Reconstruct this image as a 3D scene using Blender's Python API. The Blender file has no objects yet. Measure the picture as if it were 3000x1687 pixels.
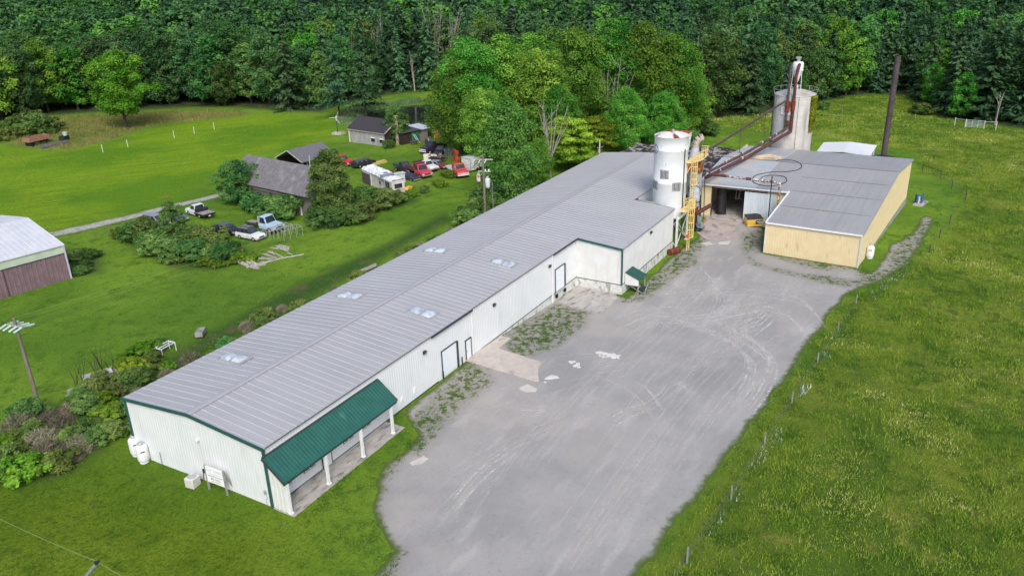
import bpy, bmesh, math, random
import numpy as np
from mathutils import Vector, Matrix
from mathutils.geometry import delaunay_2d_cdt
R = math.radians
rnd = random.Random(7)
scene = bpy.context.scene
col = scene.collection

# ------------------------------------------------------------------ camera
F, PITCH, ROLL, YAW = 2370.794, 0.3903973, -0.0331770, 0.5388239
CAM = np.array([-32.58775, -40.37129, 36.65544])
fw = np.array([math.cos(YAW)*math.cos(PITCH), math.sin(YAW)*math.cos(PITCH), -math.sin(PITCH)])
_r = np.array([math.sin(YAW), -math.cos(YAW), 0.0]); _u = np.cross(_r, fw)
cr = _r*math.cos(ROLL)+_u*math.sin(ROLL); cu = -_r*math.sin(ROLL)+_u*math.cos(ROLL)
cd = bpy.data.cameras.new('camera'); cam = bpy.data.objects.new('camera', cd); col.objects.link(cam)
cd.sensor_width = 36; cd.lens = F/3000*36; cd.clip_start = 1; cd.clip_end = 6000
cam.matrix_world = Matrix(((cr[0],cu[0],-fw[0],CAM[0]),(cr[1],cu[1],-fw[1],CAM[1]),(cr[2],cu[2],-fw[2],CAM[2]),(0,0,0,1)))
scene.camera = cam

def sstep(a, b, x):
    t = np.clip((x-a)/(b-a), 0, 1); return t*t*(3-2*t)
# ------------------------------------------------------------------ terrain height
POND = (134.0, 84.0)
def height(x, y):
    x = np.asarray(x, float); y = np.asarray(y, float)
    right = 1-sstep(2, 14, y)
    drop = -1.22*sstep(25, 52, x)*right
    drop = drop*(1-.5*sstep(105, 150, x))
    ramp = 1.05*sstep(71.5, 82, x)*sstep(-17, -12, y)*(1-sstep(-2, 2, y))*(1-sstep(84, 100, x))
    s = x*math.cos(YAW)+y*math.sin(YAW)
    hill = 0.085*np.maximum(0, s-185)*sstep(185, 215, s)
    hill = np.where(hill > 30, 30+(hill-30)*.25, hill); hill = np.minimum(hill, 60)
    und = .12*np.sin(x*.09+1.3)*np.sin(y*.075)*sstep(30, 60, np.abs(y-5))
    pond = -1.2*np.exp(-((x-POND[0])**2/170+(y-POND[1])**2/200))
    gable = -.25*sstep(3, 15, y)*(1-sstep(30, 60, np.abs(x)))*(1-sstep(30, 60, y))
    return drop+ramp+hill+und+pond+gable
def H(x, y): return float(height(x, y))
def ray(px, py): return fw+(px-1500)/F*cr-(py-843.5)/F*cu
def at(px, py, v=0.0, ax=2):
    d = ray(px, py); return CAM+(v-CAM[ax])/d[ax]*d
def G(px, py, dz=0.0):                       # ground point seen at photo pixel
    z = 0.0
    for _ in range(12):
        p = at(px, py, z+dz); z = H(p[0], p[1])
    return Vector((p[0], p[1], z))

# ------------------------------------------------------------------ materials
MATS = {}
def _n(nt, t, x=0, y=0, **kw):
    n = nt.nodes.new(t); n.location = (x, y)
    for k, v in kw.items(): setattr(n, k, v)
    return n
def S(r, g, b):                              # sRGB 0-255 to linear
    def f(c):
        c /= 255; return c/12.92 if c <= .04045 else ((c+.055)/1.055)**2.4
    return (f(r), f(g), f(b), 1)
def mat(name, c1, c2=None, scale=3.0, rough=.65, metal=0.0, bump=0.0, bscale=None, stretch=(1,1,1), lo=.35, hi=.65,
        c3=None, scale3=.5, lo3=.55, hi3=.75, stretch3=(1,1,1), rnd_tint=0.0, spec=.4, coord='Object', alpha=1.0, detail=6):
    if name in MATS: return MATS[name]
    m = bpy.data.materials.new(name); m.use_nodes = True; nt = m.node_tree; nt.nodes.clear()
    out = _n(nt, 'ShaderNodeOutputMaterial', 800); b = _n(nt, 'ShaderNodeBsdfPrincipled', 500)
    nt.links.new(b.outputs[0], out.inputs[0])
    b.inputs['Roughness'].default_value = rough; b.inputs['Metallic'].default_value = metal
    b.inputs['Specular IOR Level'].default_value = spec
    tc = _n(nt, 'ShaderNodeTexCoord', -900)
    def noise(sc, st, y, det=detail):
        mp = _n(nt, 'ShaderNodeMapping', -700, y); mp.inputs['Scale'].default_value = st
        nt.links.new(tc.outputs[coord], mp.inputs[0])
        t = _n(nt, 'ShaderNodeTexNoise', -500, y); t.inputs['Scale'].default_value = sc; t.inputs['Detail'].default_value = det
        nt.links.new(mp.outputs[0], t.inputs['Vector']); return t
    c = None
    if c2 is None:
        b.inputs['Base Color'].default_value = c1
    else:
        t = noise(scale, stretch, 0)
        mr = _n(nt, 'ShaderNodeMapRange', -300); mr.inputs[1].default_value = lo; mr.inputs[2].default_value = hi
        nt.links.new(t.outputs[0], mr.inputs[0])
        mx = _n(nt, 'ShaderNodeMix', -100, data_type='RGBA'); mx.inputs[6].default_value = c1; mx.inputs[7].default_value = c2
        nt.links.new(mr.outputs[0], mx.inputs[0]); c = mx.outputs[2]
    if c3 is not None:
        t = noise(scale3, stretch3, -300)
        mr = _n(nt, 'ShaderNodeMapRange', -300, -300); mr.inputs[1].default_value = lo3; mr.inputs[2].default_value = hi3
        nt.links.new(t.outputs[0], mr.inputs[0])
        mx = _n(nt, 'ShaderNodeMix', 0, -200, data_type='RGBA'); mx.inputs[7].default_value = c3
        if c is None: mx.inputs[6].default_value = c1
        else: nt.links.new(c, mx.inputs[6])
        nt.links.new(mr.outputs[0], mx.inputs[0]); c = mx.outputs[2]
    if rnd_tint:
        oi = _n(nt, 'ShaderNodeObjectInfo', -300, 300); hs = _n(nt, 'ShaderNodeHueSaturation', 200, 100)
        mr = _n(nt, 'ShaderNodeMapRange', -100, 300); mr.inputs[3].default_value = 1-rnd_tint; mr.inputs[4].default_value = 1+rnd_tint
        nt.links.new(oi.outputs['Random'], mr.inputs[0]); nt.links.new(mr.outputs[0], hs.inputs['Value'])
        if c is None: hs.inputs['Color'].default_value = c1
        else: nt.links.new(c, hs.inputs['Color'])
        c = hs.outputs[0]
    if c is not None: nt.links.new(c, b.inputs['Base Color'])
    if bump:
        t = noise(bscale or scale, stretch, -600)
        bp = _n(nt, 'ShaderNodeBump', 200, -500); bp.inputs['Strength'].default_value = bump; bp.inputs['Distance'].default_value = .05
        nt.links.new(t.outputs[0], bp.inputs['Height']); nt.links.new(bp.outputs[0], b.inputs['Normal'])
    MATS[name] = m; return m
def foliage(name, dark, light, trans=.22, scale=.45, var=.35, hue=.03):
    m = bpy.data.materials.new(name); m.use_nodes = True; nt = m.node_tree; nt.nodes.clear()
    out = _n(nt, 'ShaderNodeOutputMaterial', 900)
    geo = _n(nt, 'ShaderNodeNewGeometry', -900); tc = _n(nt, 'ShaderNodeTexCoord', -900, -200); oi = _n(nt, 'ShaderNodeObjectInfo', -900, 200)
    t = _n(nt, 'ShaderNodeTexNoise', -600); t.inputs['Scale'].default_value = scale; t.inputs['Detail'].default_value = 3
    nt.links.new(tc.outputs['Object'], t.inputs['Vector'])
    at_ = _n(nt, 'ShaderNodeAttribute', -600, -300); at_.attribute_name = 'leaf'
    ad = _n(nt, 'ShaderNodeMath', -400, 0, operation='MULTIPLY_ADD'); ad.inputs[1].default_value = .45
    nt.links.new(at_.outputs['Fac'], ad.inputs[0]); nt.links.new(t.outputs[0], ad.inputs[2])
    mr = _n(nt, 'ShaderNodeMapRange', -250); mr.inputs[1].default_value = .42; mr.inputs[2].default_value = 1.0
    nt.links.new(ad.outputs[0], mr.inputs[0])
    mx = _n(nt, 'ShaderNodeMix', -50, data_type='RGBA'); mx.inputs[6].default_value = dark; mx.inputs[7].default_value = light
    nt.links.new(mr.outputs[0], mx.inputs[0])
    hs = _n(nt, 'ShaderNodeHueSaturation', 200)
    v = _n(nt, 'ShaderNodeMapRange', 0, 300); v.inputs[3].default_value = 1-var; v.inputs[4].default_value = 1+var
    nt.links.new(oi.outputs['Random'], v.inputs[0]); nt.links.new(v.outputs[0], hs.inputs['Value'])
    ml = _n(nt, 'ShaderNodeMath', -300, 400, operation='MULTIPLY'); ml.inputs[1].default_value = 7.31
    fr = _n(nt, 'ShaderNodeMath', -150, 400, operation='FRACT')
    nt.links.new(oi.outputs['Random'], ml.inputs[0]); nt.links.new(ml.outputs[0], fr.inputs[0])
    h = _n(nt, 'ShaderNodeMapRange', 0, 500); h.inputs[3].default_value = .5-hue; h.inputs[4].default_value = .5+hue
    nt.links.new(fr.outputs[0], h.inputs[0]); nt.links.new(h.outputs[0], hs.inputs['Hue'])
    nt.links.new(mx.outputs[2], hs.inputs['Color'])
    d = _n(nt, 'ShaderNodeBsdfDiffuse', 450); tr = _n(nt, 'ShaderNodeBsdfTranslucent', 450, -150); ms = _n(nt, 'ShaderNodeMixShader', 700)
    ms.inputs[0].default_value = trans
    nt.links.new(hs.outputs[0], d.inputs[0]); nt.links.new(hs.outputs[0], tr.inputs[0])
    nt.links.new(d.outputs[0], ms.inputs[1]); nt.links.new(tr.outputs[0], ms.inputs[2]); nt.links.new(ms.outputs[0], out.inputs[0])
    MATS[name] = m; return m

# ------------------------------------------------------------------ objects
WM = {}
def tag(o, label=None, cat=None, group=None, kind=None):
    if label: o['label'] = label
    if cat: o['category'] = cat
    if group: o['group'] = group
    if kind: o['kind'] = kind
    return o
def thing(name, label, cat, loc, rz=0.0, group=None, tilt=None):
    o = bpy.data.objects.new(name, None); col.objects.link(o); o.empty_display_size = .3
    o.location = loc; o.rotation_euler = (0, 0, rz) if tilt is None else tilt
    WM[o.name] = Matrix.Translation(Vector(loc)) @ (Matrix.Rotation(rz, 4, 'Z') if tilt is None else o.rotation_euler.to_matrix().to_4x4())
    return tag(o, label, cat, group)
class MB:
    def __init__(s): s.v = []; s.f = []; s.sm = []
    def add(s, vs, fs, smooth=False):
        k = len(s.v); s.v += [tuple(map(float, p)) for p in vs]; s.f += [tuple(i+k for i in f) for f in fs]; s.sm += [smooth]*len(fs); return s
    def box(s, c, d, rz=0.0, M=None):
        x, y, z = d[0]/2, d[1]/2, d[2]/2; c = Vector(c)
        q = Matrix.Rotation(rz, 3, 'Z') if M is None else M
        vs = [c+q@Vector((i*x, j*y, k*z)) for k in (-1, 1) for i, j in ((-1,-1),(1,-1),(1,1),(-1,1))]
        return s.add(vs, [(3,2,1,0),(4,5,6,7),(0,1,5,4),(1,2,6,5),(2,3,7,6),(3,0,4,7)])
    def hexa(s, b, t):                        # bottom 4 points, top 4 points (both counter-clockwise from above)
        return s.add(list(b)+list(t), [(3,2,1,0),(4,5,6,7),(0,1,5,4),(1,2,6,5),(2,3,7,6),(3,0,4,7)])
    def cyl(s, p0, p1, r0, r1=None, n=12, caps=True, smooth=True):
        p0 = Vector(p0); p1 = Vector(p1); r1 = r0 if r1 is None else r1
        d = (p1-p0).normalized(); a = d.orthogonal().normalized() if abs(d.z) < .999 else Vector((1,0,0)); b = d.cross(a)
        vs = []
        for p, r in ((p0, r0), (p1, r1)):
            vs += [p+(a*math.cos(2*math.pi*i/n)+b*math.sin(2*math.pi*i/n))*r for i in range(n)]
        s.add(vs, [(i, (i+1) % n, n+(i+1) % n, n+i) for i in range(n)], smooth)
        if caps: s.add(vs, [tuple(range(n-1, -1, -1)), tuple(range(n, 2*n))])
        return s
    def tube(s, pts, r, n=8, r1=None):
        r1 = r if r1 is None else r1; N = len(pts)
        for i in range(N-1):
            a = r+(r1-r)*i/(N-1); b = r+(r1-r)*(i+1)/(N-1)
            s.cyl(pts[i], pts[i+1], a, b, n, caps=(i in (0, N-2)))
        return s
    def bar(s, p0, p1, w, h=None):
        p0 = Vector(p0); p1 = Vector(p1); h = h or w; d = (p1-p0); L = d.length; d.normalize()
        up = Vector((0,0,1)) if abs(d.z) < .95 else Vector((1,0,0))
        sd = d.cross(up).normalized(); up = sd.cross(d)
        M = Matrix((d, sd, up)).transposed()
        return s.box((p0+p1)/2, (L, w, h), M=M)
    def lathe(s, prof, c=(0,0,0), n=20, cap=True):
        c = Vector(c); k = len(prof)
        vs = [c+Vector((r*math.cos(2*math.pi*i/n), r*math.sin(2*math.pi*i/n), z)) for r, z in prof for i in range(n)]
        s.add(vs, [(j*n+i, j*n+(i+1) % n, (j+1)*n+(i+1) % n, (j+1)*n+i) for j in range(k-1) for i in range(n)], True)
        if cap: s.add(vs, [tuple(range(n-1, -1, -1)), tuple((k-1)*n+i for i in range(n))])
        return s
    def prism(s, poly, d):                    # polygon (3d pts) extruded by vector d
        d = Vector(d); n = len(poly); a = [Vector(p) for p in poly]; b = [p+d for p in a]
        return s.add(a+b, [tuple(range(n-1, -1, -1)), tuple(range(n, 2*n))]+[(i, (i+1) % n, n+(i+1) % n, n+i) for i in range(n)])
    def ico(s, c, r, sc=(1,1,1), sub=2, jit=0.0, seed=0):
        bm = bmesh.new(); bmesh.ops.create_icosphere(bm, subdivisions=sub, radius=1)
        q = random.Random(seed); c = Vector(c)
        vs = [c+Vector((v.co.x*sc[0], v.co.y*sc[1], v.co.z*sc[2]))*r*(1+jit*(q.random()-.5)) for v in bm.verts]
        fs = [tuple(v.index for v in f.verts) for f in bm.faces]; bm.free()
        return s.add(vs, fs, jit == 0)
    def build(s, name, m, parent=None, world=True, bevel=0.0, label=None):
        me = bpy.data.meshes.new(name); vs = s.v
        if parent is not None and world:
            I = WM[parent.name].inverted(); vs = [tuple(I @ Vector(p)) for p in vs]
        me.from_pydata(vs, [], s.f); me.update()
        me.polygons.foreach_set('use_smooth', s.sm)
        if bevel: 
            bm = bmesh.new(); bm.from_mesh(me); bmesh.ops.remove_doubles(bm, verts=bm.verts, dist=1e-5)
            es = [e for e in bm.edges if len(e.link_faces) == 2 and e.calc_face_angle(0) > .5]
            bmesh.ops.bevel(bm, geom=es, offset=bevel, segments=2, affect='EDGES', clamp_overlap=True); bm.to_mesh(me); bm.free()
        o = bpy.data.objects.new(name, me); col.objects.link(o)
        if m is not None: me.materials.append(m)
        if parent is not None: o.parent = parent; WM[o.name] = WM[parent.name]
        if label: o['label'] = label
        return o
def npmesh(name, verts, faces, m, parent=None, attr=None, smooth=False):
    """verts Nx3, faces MxK numpy"""
    me = bpy.data.meshes.new(name); N = len(verts); M, K = faces.shape
    me.vertices.add(N); me.vertices.foreach_set('co', np.asarray(verts, np.float32).ravel())
    me.loops.add(M*K); me.loops.foreach_set('vertex_index', faces.astype(np.int32).ravel())
    me.polygons.add(M); me.polygons.foreach_set('loop_start', np.arange(0, M*K, K, dtype=np.int32))
    try: me.polygons.foreach_set('loop_total', np.full(M, K, np.int32))
    except Exception: pass
    if smooth: me.polygons.foreach_set('use_smooth', np.ones(M, bool))
    if attr:
        for k, (dom, arr) in attr.items():
            a = me.attributes.new(k, 'FLOAT', dom); a.data.foreach_set('value', np.asarray(arr, np.float32))
    me.update(calc_edges=True); me.validate()
    if m is not None: me.materials.append(m)
    o = bpy.data.objects.new(name, me)
    if parent is not None: o.parent = parent
    return o
def copy_thing(root, loc, rz=0.0, sc=1.0, label=None, group=None, lean=(0, 0)):
    r = root.copy(); col.objects.link(r); r.location = loc; r.rotation_euler = (lean[0], lean[1], rz); r.scale = (sc, sc, sc) if not isinstance(sc, tuple) else sc
    if label: r['label'] = label
    if group: r['group'] = group
    for ch in list(root.children):
        c = ch.copy(); col.objects.link(c); c.parent = r
        for g in list(ch.children):
            d = g.copy(); col.objects.link(d); d.parent = c
    return r
def text_mesh(body, size, m, parent, M, name='lettering'):
    cu_ = bpy.data.curves.new('t', 'FONT'); cu_.body = body; cu_.size = size; cu_.align_x = 'CENTER'; cu_.align_y = 'CENTER'; cu_.extrude = .004; cu_.resolution_u = 2
    to = bpy.data.objects.new('t', cu_); col.objects.link(to); bpy.context.view_layer.update()
    me = bpy.data.meshes.new_from_object(to.evaluated_get(bpy.context.evaluated_depsgraph_get()))
    bpy.data.objects.remove(to); bpy.data.curves.remove(cu_)
    me.transform(WM[parent.name].inverted() @ M); me.name = name; me.materials.clear(); me.materials.append(m)
    o = bpy.data.objects.new(name, me); col.objects.link(o); o.parent = parent; WM[o.name] = WM[parent.name]; return o
def cwall(mb, p0, p1, zb, zt, n, pitch=.305, d=.016):
    """ribbed sheet wall from p0 to p1 (2d); zb/zt = (start,end) heights; n = outward 2d normal"""
    p0 = Vector(p0[:2]); p1 = Vector(p1[:2]); n = Vector(n[:2]).normalized(); L = (p1-p0).length; e = (p1-p0)/L
    pts = [(0.0, 0.0)]; k = max(1, round(L/pitch)); w = L/k
    for i in range(k):
        a = i*w; pts += [(a+w*.36, 0), (a+w*.44, d), (a+w*.56, d), (a+w*.64, 0)]
    pts.append((L, 0.0)); vs = []
    for s_, o_ in pts:
        q = p0+e*s_+n*o_; t = s_/L
        vs += [(q.x, q.y, zb[0]+(zb[1]-zb[0])*t), (q.x, q.y, zt[0]+(zt[1]-zt[0])*t)]
    fs = [(2*i, 2*i+2, 2*i+3, 2*i+1) for i in range(len(pts)-1)]
    if e.cross(n) > 0: fs = [f[::-1] for f in fs]
    return mb.add(vs, fs)
# ------------------------------------------------------------------ palette
white_sheet = mat('white_sheet', S(222,226,229), S(215,220,224), .5, .55, c3=S(196,200,200), scale3=.7, lo3=.6, hi3=.9, stretch3=(1,1,.25))
white_ext = mat('white_ext', S(218,221,221), S(210,212,210), .8, .6, c3=S(192,192,186), scale3=1.6, lo3=.56, hi3=.85, stretch3=(1,1,.1))
roof_metal = mat('galvanized_roof', S(168,168,171), S(162,162,165), .2, .5, .0, c3=S(174,174,177), scale3=.5, lo3=.5, hi3=.75, stretch3=(3,.12,1))
roof_rib = mat('roof_rib', S(176,176,179), S(170,170,173), .5, .5, .0)
green_trim = mat('green_trim', S(38,80,78), S(48,92,88), 2, .5)
green_roof = mat('green_roof', S(36,94,84), S(31,86,77), 1.4, .5, c3=S(66,120,110), scale3=.45, lo3=.62, hi3=.68, stretch3=(1,.12,1))
dark_trim = mat('dark_trim', S(52,58,62), S(64,70,74), 2, .5)
found_white = mat('painted_block', S(214,217,214), S(196,198,192), 2, .8, c3=S(96,98,94), scale3=1.6, lo3=.54, hi3=.74, stretch3=(1,1,.5), bump=.2)
concrete = mat('concrete', S(198,188,178), S(184,174,165), 1.2, .85, bump=.15, bscale=8, c3=S(140,132,124), scale3=.5, lo3=.55, hi3=.75)
concrete_grey = mat('concrete_grey', S(184,179,174), S(164,160,155), .9, .85, bump=.15, bscale=8, c3=S(112,110,106), scale3=.7, lo3=.52, hi3=.7, stretch3=(1,3,1))
white_paint = mat('white_paint', S(232,234,236), S(220,223,226), 3, .5)
door_white = mat('door_white', S(232,238,244), S(222,229,236), 1, .5, stretch=(1,1,6))
frame_dark = mat('dark_frame', S(46,50,52), None, rough=.6)
glass = mat('dark_glass', S(38,46,52), S(70,80,88), .8, .12, spec=.6)
lamp_body = mat('lamp_bronze', S(60,56,58), None, rough=.5)
lamp_glass = mat('lamp_lens', S(130,132,134), None, rough=.3)
dome_plastic = mat('skylight_dome', S(196,204,212), S(150,160,172), 1.6, .22, spec=.6)
alu = mat('aluminium', S(186,188,190), S(170,172,175), 3, .4, .3)
steel_white = mat('white_steel', S(226,230,234), S(206,210,214), 3, .5, c3=S(140,92,70), scale3=5, lo3=.72, hi3=.8)
rust = mat('rust', S(120,58,38), S(82,42,34), 2.5, .85, c3=S(160,96,64), scale3=3, lo3=.55, hi3=.75, bump=.2)
rust_pipe = mat('rusty_pipe', S(94,54,50), S(70,44,46), 1.5, .7, c3=S(150,88,66), scale3=2.5, lo3=.58, hi3=.72)
pipe_dark = mat('pipe_brown', S(72,58,60), S(92,76,76), 1.5, .6)
pipe_ins = mat('pipe_insulation', S(210,206,202), S(110,92,88), 4, .8, lo=.4, hi=.55)
ladder_yellow = mat('ladder_yellow', S(238,214,150), S(228,196,118), 3, .5)
yellow_sheet = mat('yellow_sheet', S(222,206,168), S(216,198,156), 1, .6, c3=S(178,140,84), scale3=1.3, lo3=.66, hi3=.82, stretch3=(1,1,.3))
yroof = mat('grey_roof_weathered', S(156,156,157), S(150,150,152), .3, .5, c3=S(142,142,144), scale3=.5, lo3=.5, hi3=.8, stretch3=(.15,2.5,1))
yroof_pale = mat('pale_roof', S(176,182,188), S(166,172,179), .5, .45, c3=S(206,186,158), scale3=.16, lo3=.56, hi3=.68)
silo_conc = mat('silo_concrete', S(192,190,186), S(176,174,171), .8, .9, c3=S(140,138,134), scale3=1.4, lo3=.54, hi3=.74, stretch3=(1,1,.09), bump=.1)
tower_white = mat('tower_white', S(226,230,232), S(214,219,222), .8, .5, c3=S(150,112,90), scale3=2.2, lo3=.66, hi3=.76, stretch3=(1,1,.3))
rusty_white = mat('rusty_white_roof', S(222,220,216), S(212,208,204), 1, .6, c3=S(120,66,48), scale3=.55, lo3=.5, hi3=.56)
wood_grey = mat('grey_boards', S(132,126,124), S(92,88,88), 3.5, .9, stretch=(3,3,.18), c3=S(172,170,168), scale3=4, lo3=.55, hi3=.75, stretch3=(4,4,.2))
wood_dark = mat('dark_boards', S(58,50,46), S(40,35,33), 3, .9, stretch=(3,3,.2))
shingle = mat('grey_shingle', S(118,116,120), S(102,100,105), 3, .9, c3=S(136,134,138), scale3=.9, lo3=.5, hi3=.75, bump=.4, bscale=14)
shingle_dark = mat('dark_shingle', S(66,62,68), S(52,49,55), 3, .9, bump=.4, bscale=14)
maroon_sheet = mat('maroon_sheet', S(126,104,112), S(112,92,100), .9, .6, c3=S(150,132,138), scale3=4, lo3=.6, hi3=.8)
sage_sheet = mat('sage_sheet', S(186,198,182), S(174,186,170), 1, .6)
barn_roof = mat('white_tin', S(206,208,214), S(192,195,202), .5, .5, c3=S(150,152,158), scale3=1.2, lo3=.68, hi3=.8, stretch3=(.2,3,1))
black = mat('black_rubber', S(26,26,28), None, rough=.8)
black_paint = mat('black_paint', S(34,36,40), S(50,52,56), 2, .45)
debris_dark = mat('tar_roof', S(54,52,54), S(38,37,40), 1.5, .95, c3=S(126,122,120), scale3=1.1, lo3=.55, hi3=.66, stretch3=(1,2.2,1), bump=.5)
plank_mat = mat('old_plank', S(176,168,160), S(140,132,126), 2.5, .9, stretch=(1,6,6), c3=S(96,88,84), scale3=2, lo3=.62, hi3=.8)
pole_wood = mat('pole_wood', S(134,124,112), S(104,96,88), 3, .95, stretch=(4,4,.3))
green_paint = mat('green_panel', S(60,130,98), S(48,116,86), 2, .6)
teal_paint = mat('teal_panel', S(48,140,128), S(40,120,110), 2, .6)
tin_bright = mat('bright_tin', S(206,212,220), S(190,196,206), 1.4, .4)

# ------------------------------------------------------------------ main warehouse
W_, L_, EH, RIDGE = 15.24, 92.33, 5.03, 5.67
x2, x3, EXT = 50.21, 67.78, 5.99
SL = (RIDGE-EH)/(W_/2); EZ = EH-SL*EXT
wh = thing('warehouse', 'long low white metal warehouse with grey ribbed roof beside the gravel yard', 'building', (0, 0, 0))
FLOOR = 0.06
def base(x, y): return H(x, y)-.25
m = MB()
cwall(m, (0, 0), (x2, 0), (FLOOR, FLOOR), (EH, EH), (0, -1))
cwall(m, (x3, 0), (L_, 0), (FLOOR, FLOOR), (EH, EH), (0, -1))
cwall(m, (0, W_), (L_, W_), (-.3, -.3), (EH, EH), (0, 1))
cwall(m, (0, 0), (0, W_/2), (-.1, -.2), (EH, RIDGE), (-1, 0))
cwall(m, (0, W_/2), (0, W_), (-.2, -.4), (RIDGE, EH), (-1, 0))
cwall(m, (L_, 0), (L_, W_/2), (-1.6, -1), (EH, RIDGE), (1, 0))
cwall(m, (L_, W_/2), (L_, W_), (-1, -.3), (RIDGE, EH), (1, 0))
m.build('wall', white_sheet, wh)
m = MB()
cwall(m, (x2, 0), (x2, -EXT), (FLOOR, FLOOR), (EH, EZ), (-1, 0))
cwall(m, (x2, -EXT), (x3, -EXT), (FLOOR, FLOOR), (EZ, EZ), (0, -1))
cwall(m, (x3, 0), (x3, -EXT), (FLOOR, FLOOR), (EH, EZ), (1, 0))
m.build('extension_wall', white_ext, wh, label='streaked white ribbed wall of the jutting extension')
# foundation under the walls where the yard falls away
m = MB()
def found(p, q, n, t=.12):
    k = 14; n = Vector((n[0], n[1], 0))
    for i in range(k):
        a = Vector((p[0]+(q[0]-p[0])*i/k, p[1]+(q[1]-p[1])*i/k, 0)); b = Vector((p[0]+(q[0]-p[0])*(i+1)/k, p[1]+(q[1]-p[1])*(i+1)/k, 0))
        o = n*.045
        vs = [a+o+Vector((0,0,base(a.x,a.y))), b+o+Vector((0,0,base(b.x,b.y))), b+o+Vector((0,0,FLOOR-.004)), a+o+Vector((0,0,FLOOR-.004)),
              b-n*.05+Vector((0,0,FLOOR-.004)), a-n*.05+Vector((0,0,FLOOR-.004))]
        m.add(vs, [(0,1,2,3), (3,2,4,5)])
found((0, 0), (x2-.05, 0), (0, -1)); found((x2, 0), (x2, -EXT-.045), (-1, 0)); found((x2-.04, -EXT), (x3+.04, -EXT), (0, -1)); found((x3, -EXT), (x3, 0), (1, 0)); found((x3, 0), (L_, 0), (0, -1))
m.build('foundation', found_white, wh)
# floor-line flashing
m = MB()
m.box(((26.9+x2)/2, -.06, FLOOR), (x2-26.9, .035, .07)); m.box((x2-.06, -EXT/2-.05, FLOOR), (.035, EXT-.05, .07)); m.box(((x2+x3)/2, -EXT-.06, FLOOR), (x3-x2+.1, .035, .07))
m.box((10.5, -.055, .05), (21, .03, .1)); m.build('base_flashing', dark_trim, wh)
# roof: two slopes with the extension running on down the near slope
def rz(y): return RIDGE-SL*abs(y-W_/2)+.09
m = MB()
def slab(poly, t=.07):
    top = [Vector((x, y, rz(y))) for x, y in poly]; n = len(top); bot = [p-Vector((0,0,t)) for p in top]
    m.add(top+bot, [tuple(range(n)), tuple(range(2*n-1, n-1, -1))]+[(i, n+i, n+(i+1) % n, (i+1) % n) for i in range(n)])
oh = .12
slab([(-oh, -.18), (x2, -.18), (x2, W_/2), (-oh, W_/2)]); slab([(x2, -EXT-.15), (x3+.08, -EXT-.15), (x3+.08, W_/2), (x2, W_/2)])
slab([(x3+.08, -.18), (L_+oh, -.18), (L_+oh, W_/2), (x3+.08, W_/2)]); slab([(-oh, W_/2), (L_+oh, W_/2), (L_+oh, W_+.18), (-oh, W_+.18)])
roof = m.build('roof', roof_metal, wh)
m = MB(); x = .2; i = 0
while x < L_:
    e0 = -EXT-.15 if x2-.02 < x < x3+.06 else -.18
    w, h = (.06, .028)
    for a, b in ((e0, W_/2-.32), (W_/2+.32, W_+.18)):
        za, zb = rz(a), rz(b)
        m.add([(x-w, a, za), (x+w, a, za), (x+w, b, zb), (x-w, b, zb), (x-w*.45, a, za+h), (x+w*.45, a, za+h), (x+w*.45, b, zb+h), (x-w*.45, b, zb+h)],
              [(4,5,6,7), (0,4,7,3), (5,1,2,6), (0,1,5,4), (3,7,6,2)])
    x += .76
m.build('standing_seam', roof_rib, roof)
m = MB()
for i in range(46):
    a, b = i*2.006-.1, (i+1)*2.006-.1
    zc = rz(W_/2)+.075; ze = rz(W_/2-.34)+.06
    m.add([(a, W_/2-.34, ze), (b, W_/2-.34, ze), (b, W_/2, zc), (a, W_/2, zc), (b, W_/2+.34, ze), (a, W_/2+.34, ze)], [(0,1,2,3), (3,2,4,5)])
m.build('ridge_cap', mat('ridge_cap', S(170,170,173), S(164,164,167), 2, .5), roof)
# green edge trim on the near gable and on the extension
for seg in ([((-.19, -.22, rz(-.18)-.06), (-.19, W_/2, rz(W_/2)-.03), .09, .26), ((-.19, W_/2, rz(W_/2)-.03), (-.19, W_+.2, rz(W_+.18)-.06), .09, .26)], [((-.06, W_+.03, -.3), (-.06, W_+.03, EH), .14, .14)], [((-.07, -.05, -.05), (-.07, -.05, EH), .2, .16)],
            [((x2-.1, -.3, rz(0)-.1), (x2-.1, -EXT-.15, rz(-EXT)-.12), .16, .24)], [((x2-.05, -EXT-.05, FLOOR), (x2-.05, -EXT-.05, EZ-.1), .17, .17)], [((x3+.12, -EXT-.12, rz(-EXT)-.05), (x3+.12, -.1, rz(0)-.03), .1, .16)]):
    m = MB()
    for q in seg: m.bar(*q)
    m.build('edge_trim', green_trim, wh)
# gutters above the doors, downspouts
for a, b in ((20.1, 26.9), (44.0, x2-.2)):
    m = MB(); m.box(((a+b)/2, -.25, EH-.03), (b-a, .16, .15)); m.build('gutter', dark_trim, wh)
for x in (26.95, 43.95):
    m = MB(); m.bar((x, -.1, H(x, -.3)+.05), (x, -.1, EH-.1), .1, .09); m.build('downspout', white_paint, wh)
m = MB(); m.box(((x2+x3)/2, -EXT-.12, EZ+.03), (x3-x2, .06, .16)); m.box((10, -.15, EH+.03), (20, .06, .14)); m.box(((27+44)/2, -.15, EH+.03), (17, .06, .14)); m.build('eave_trim', roof_rib, wh)
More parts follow.
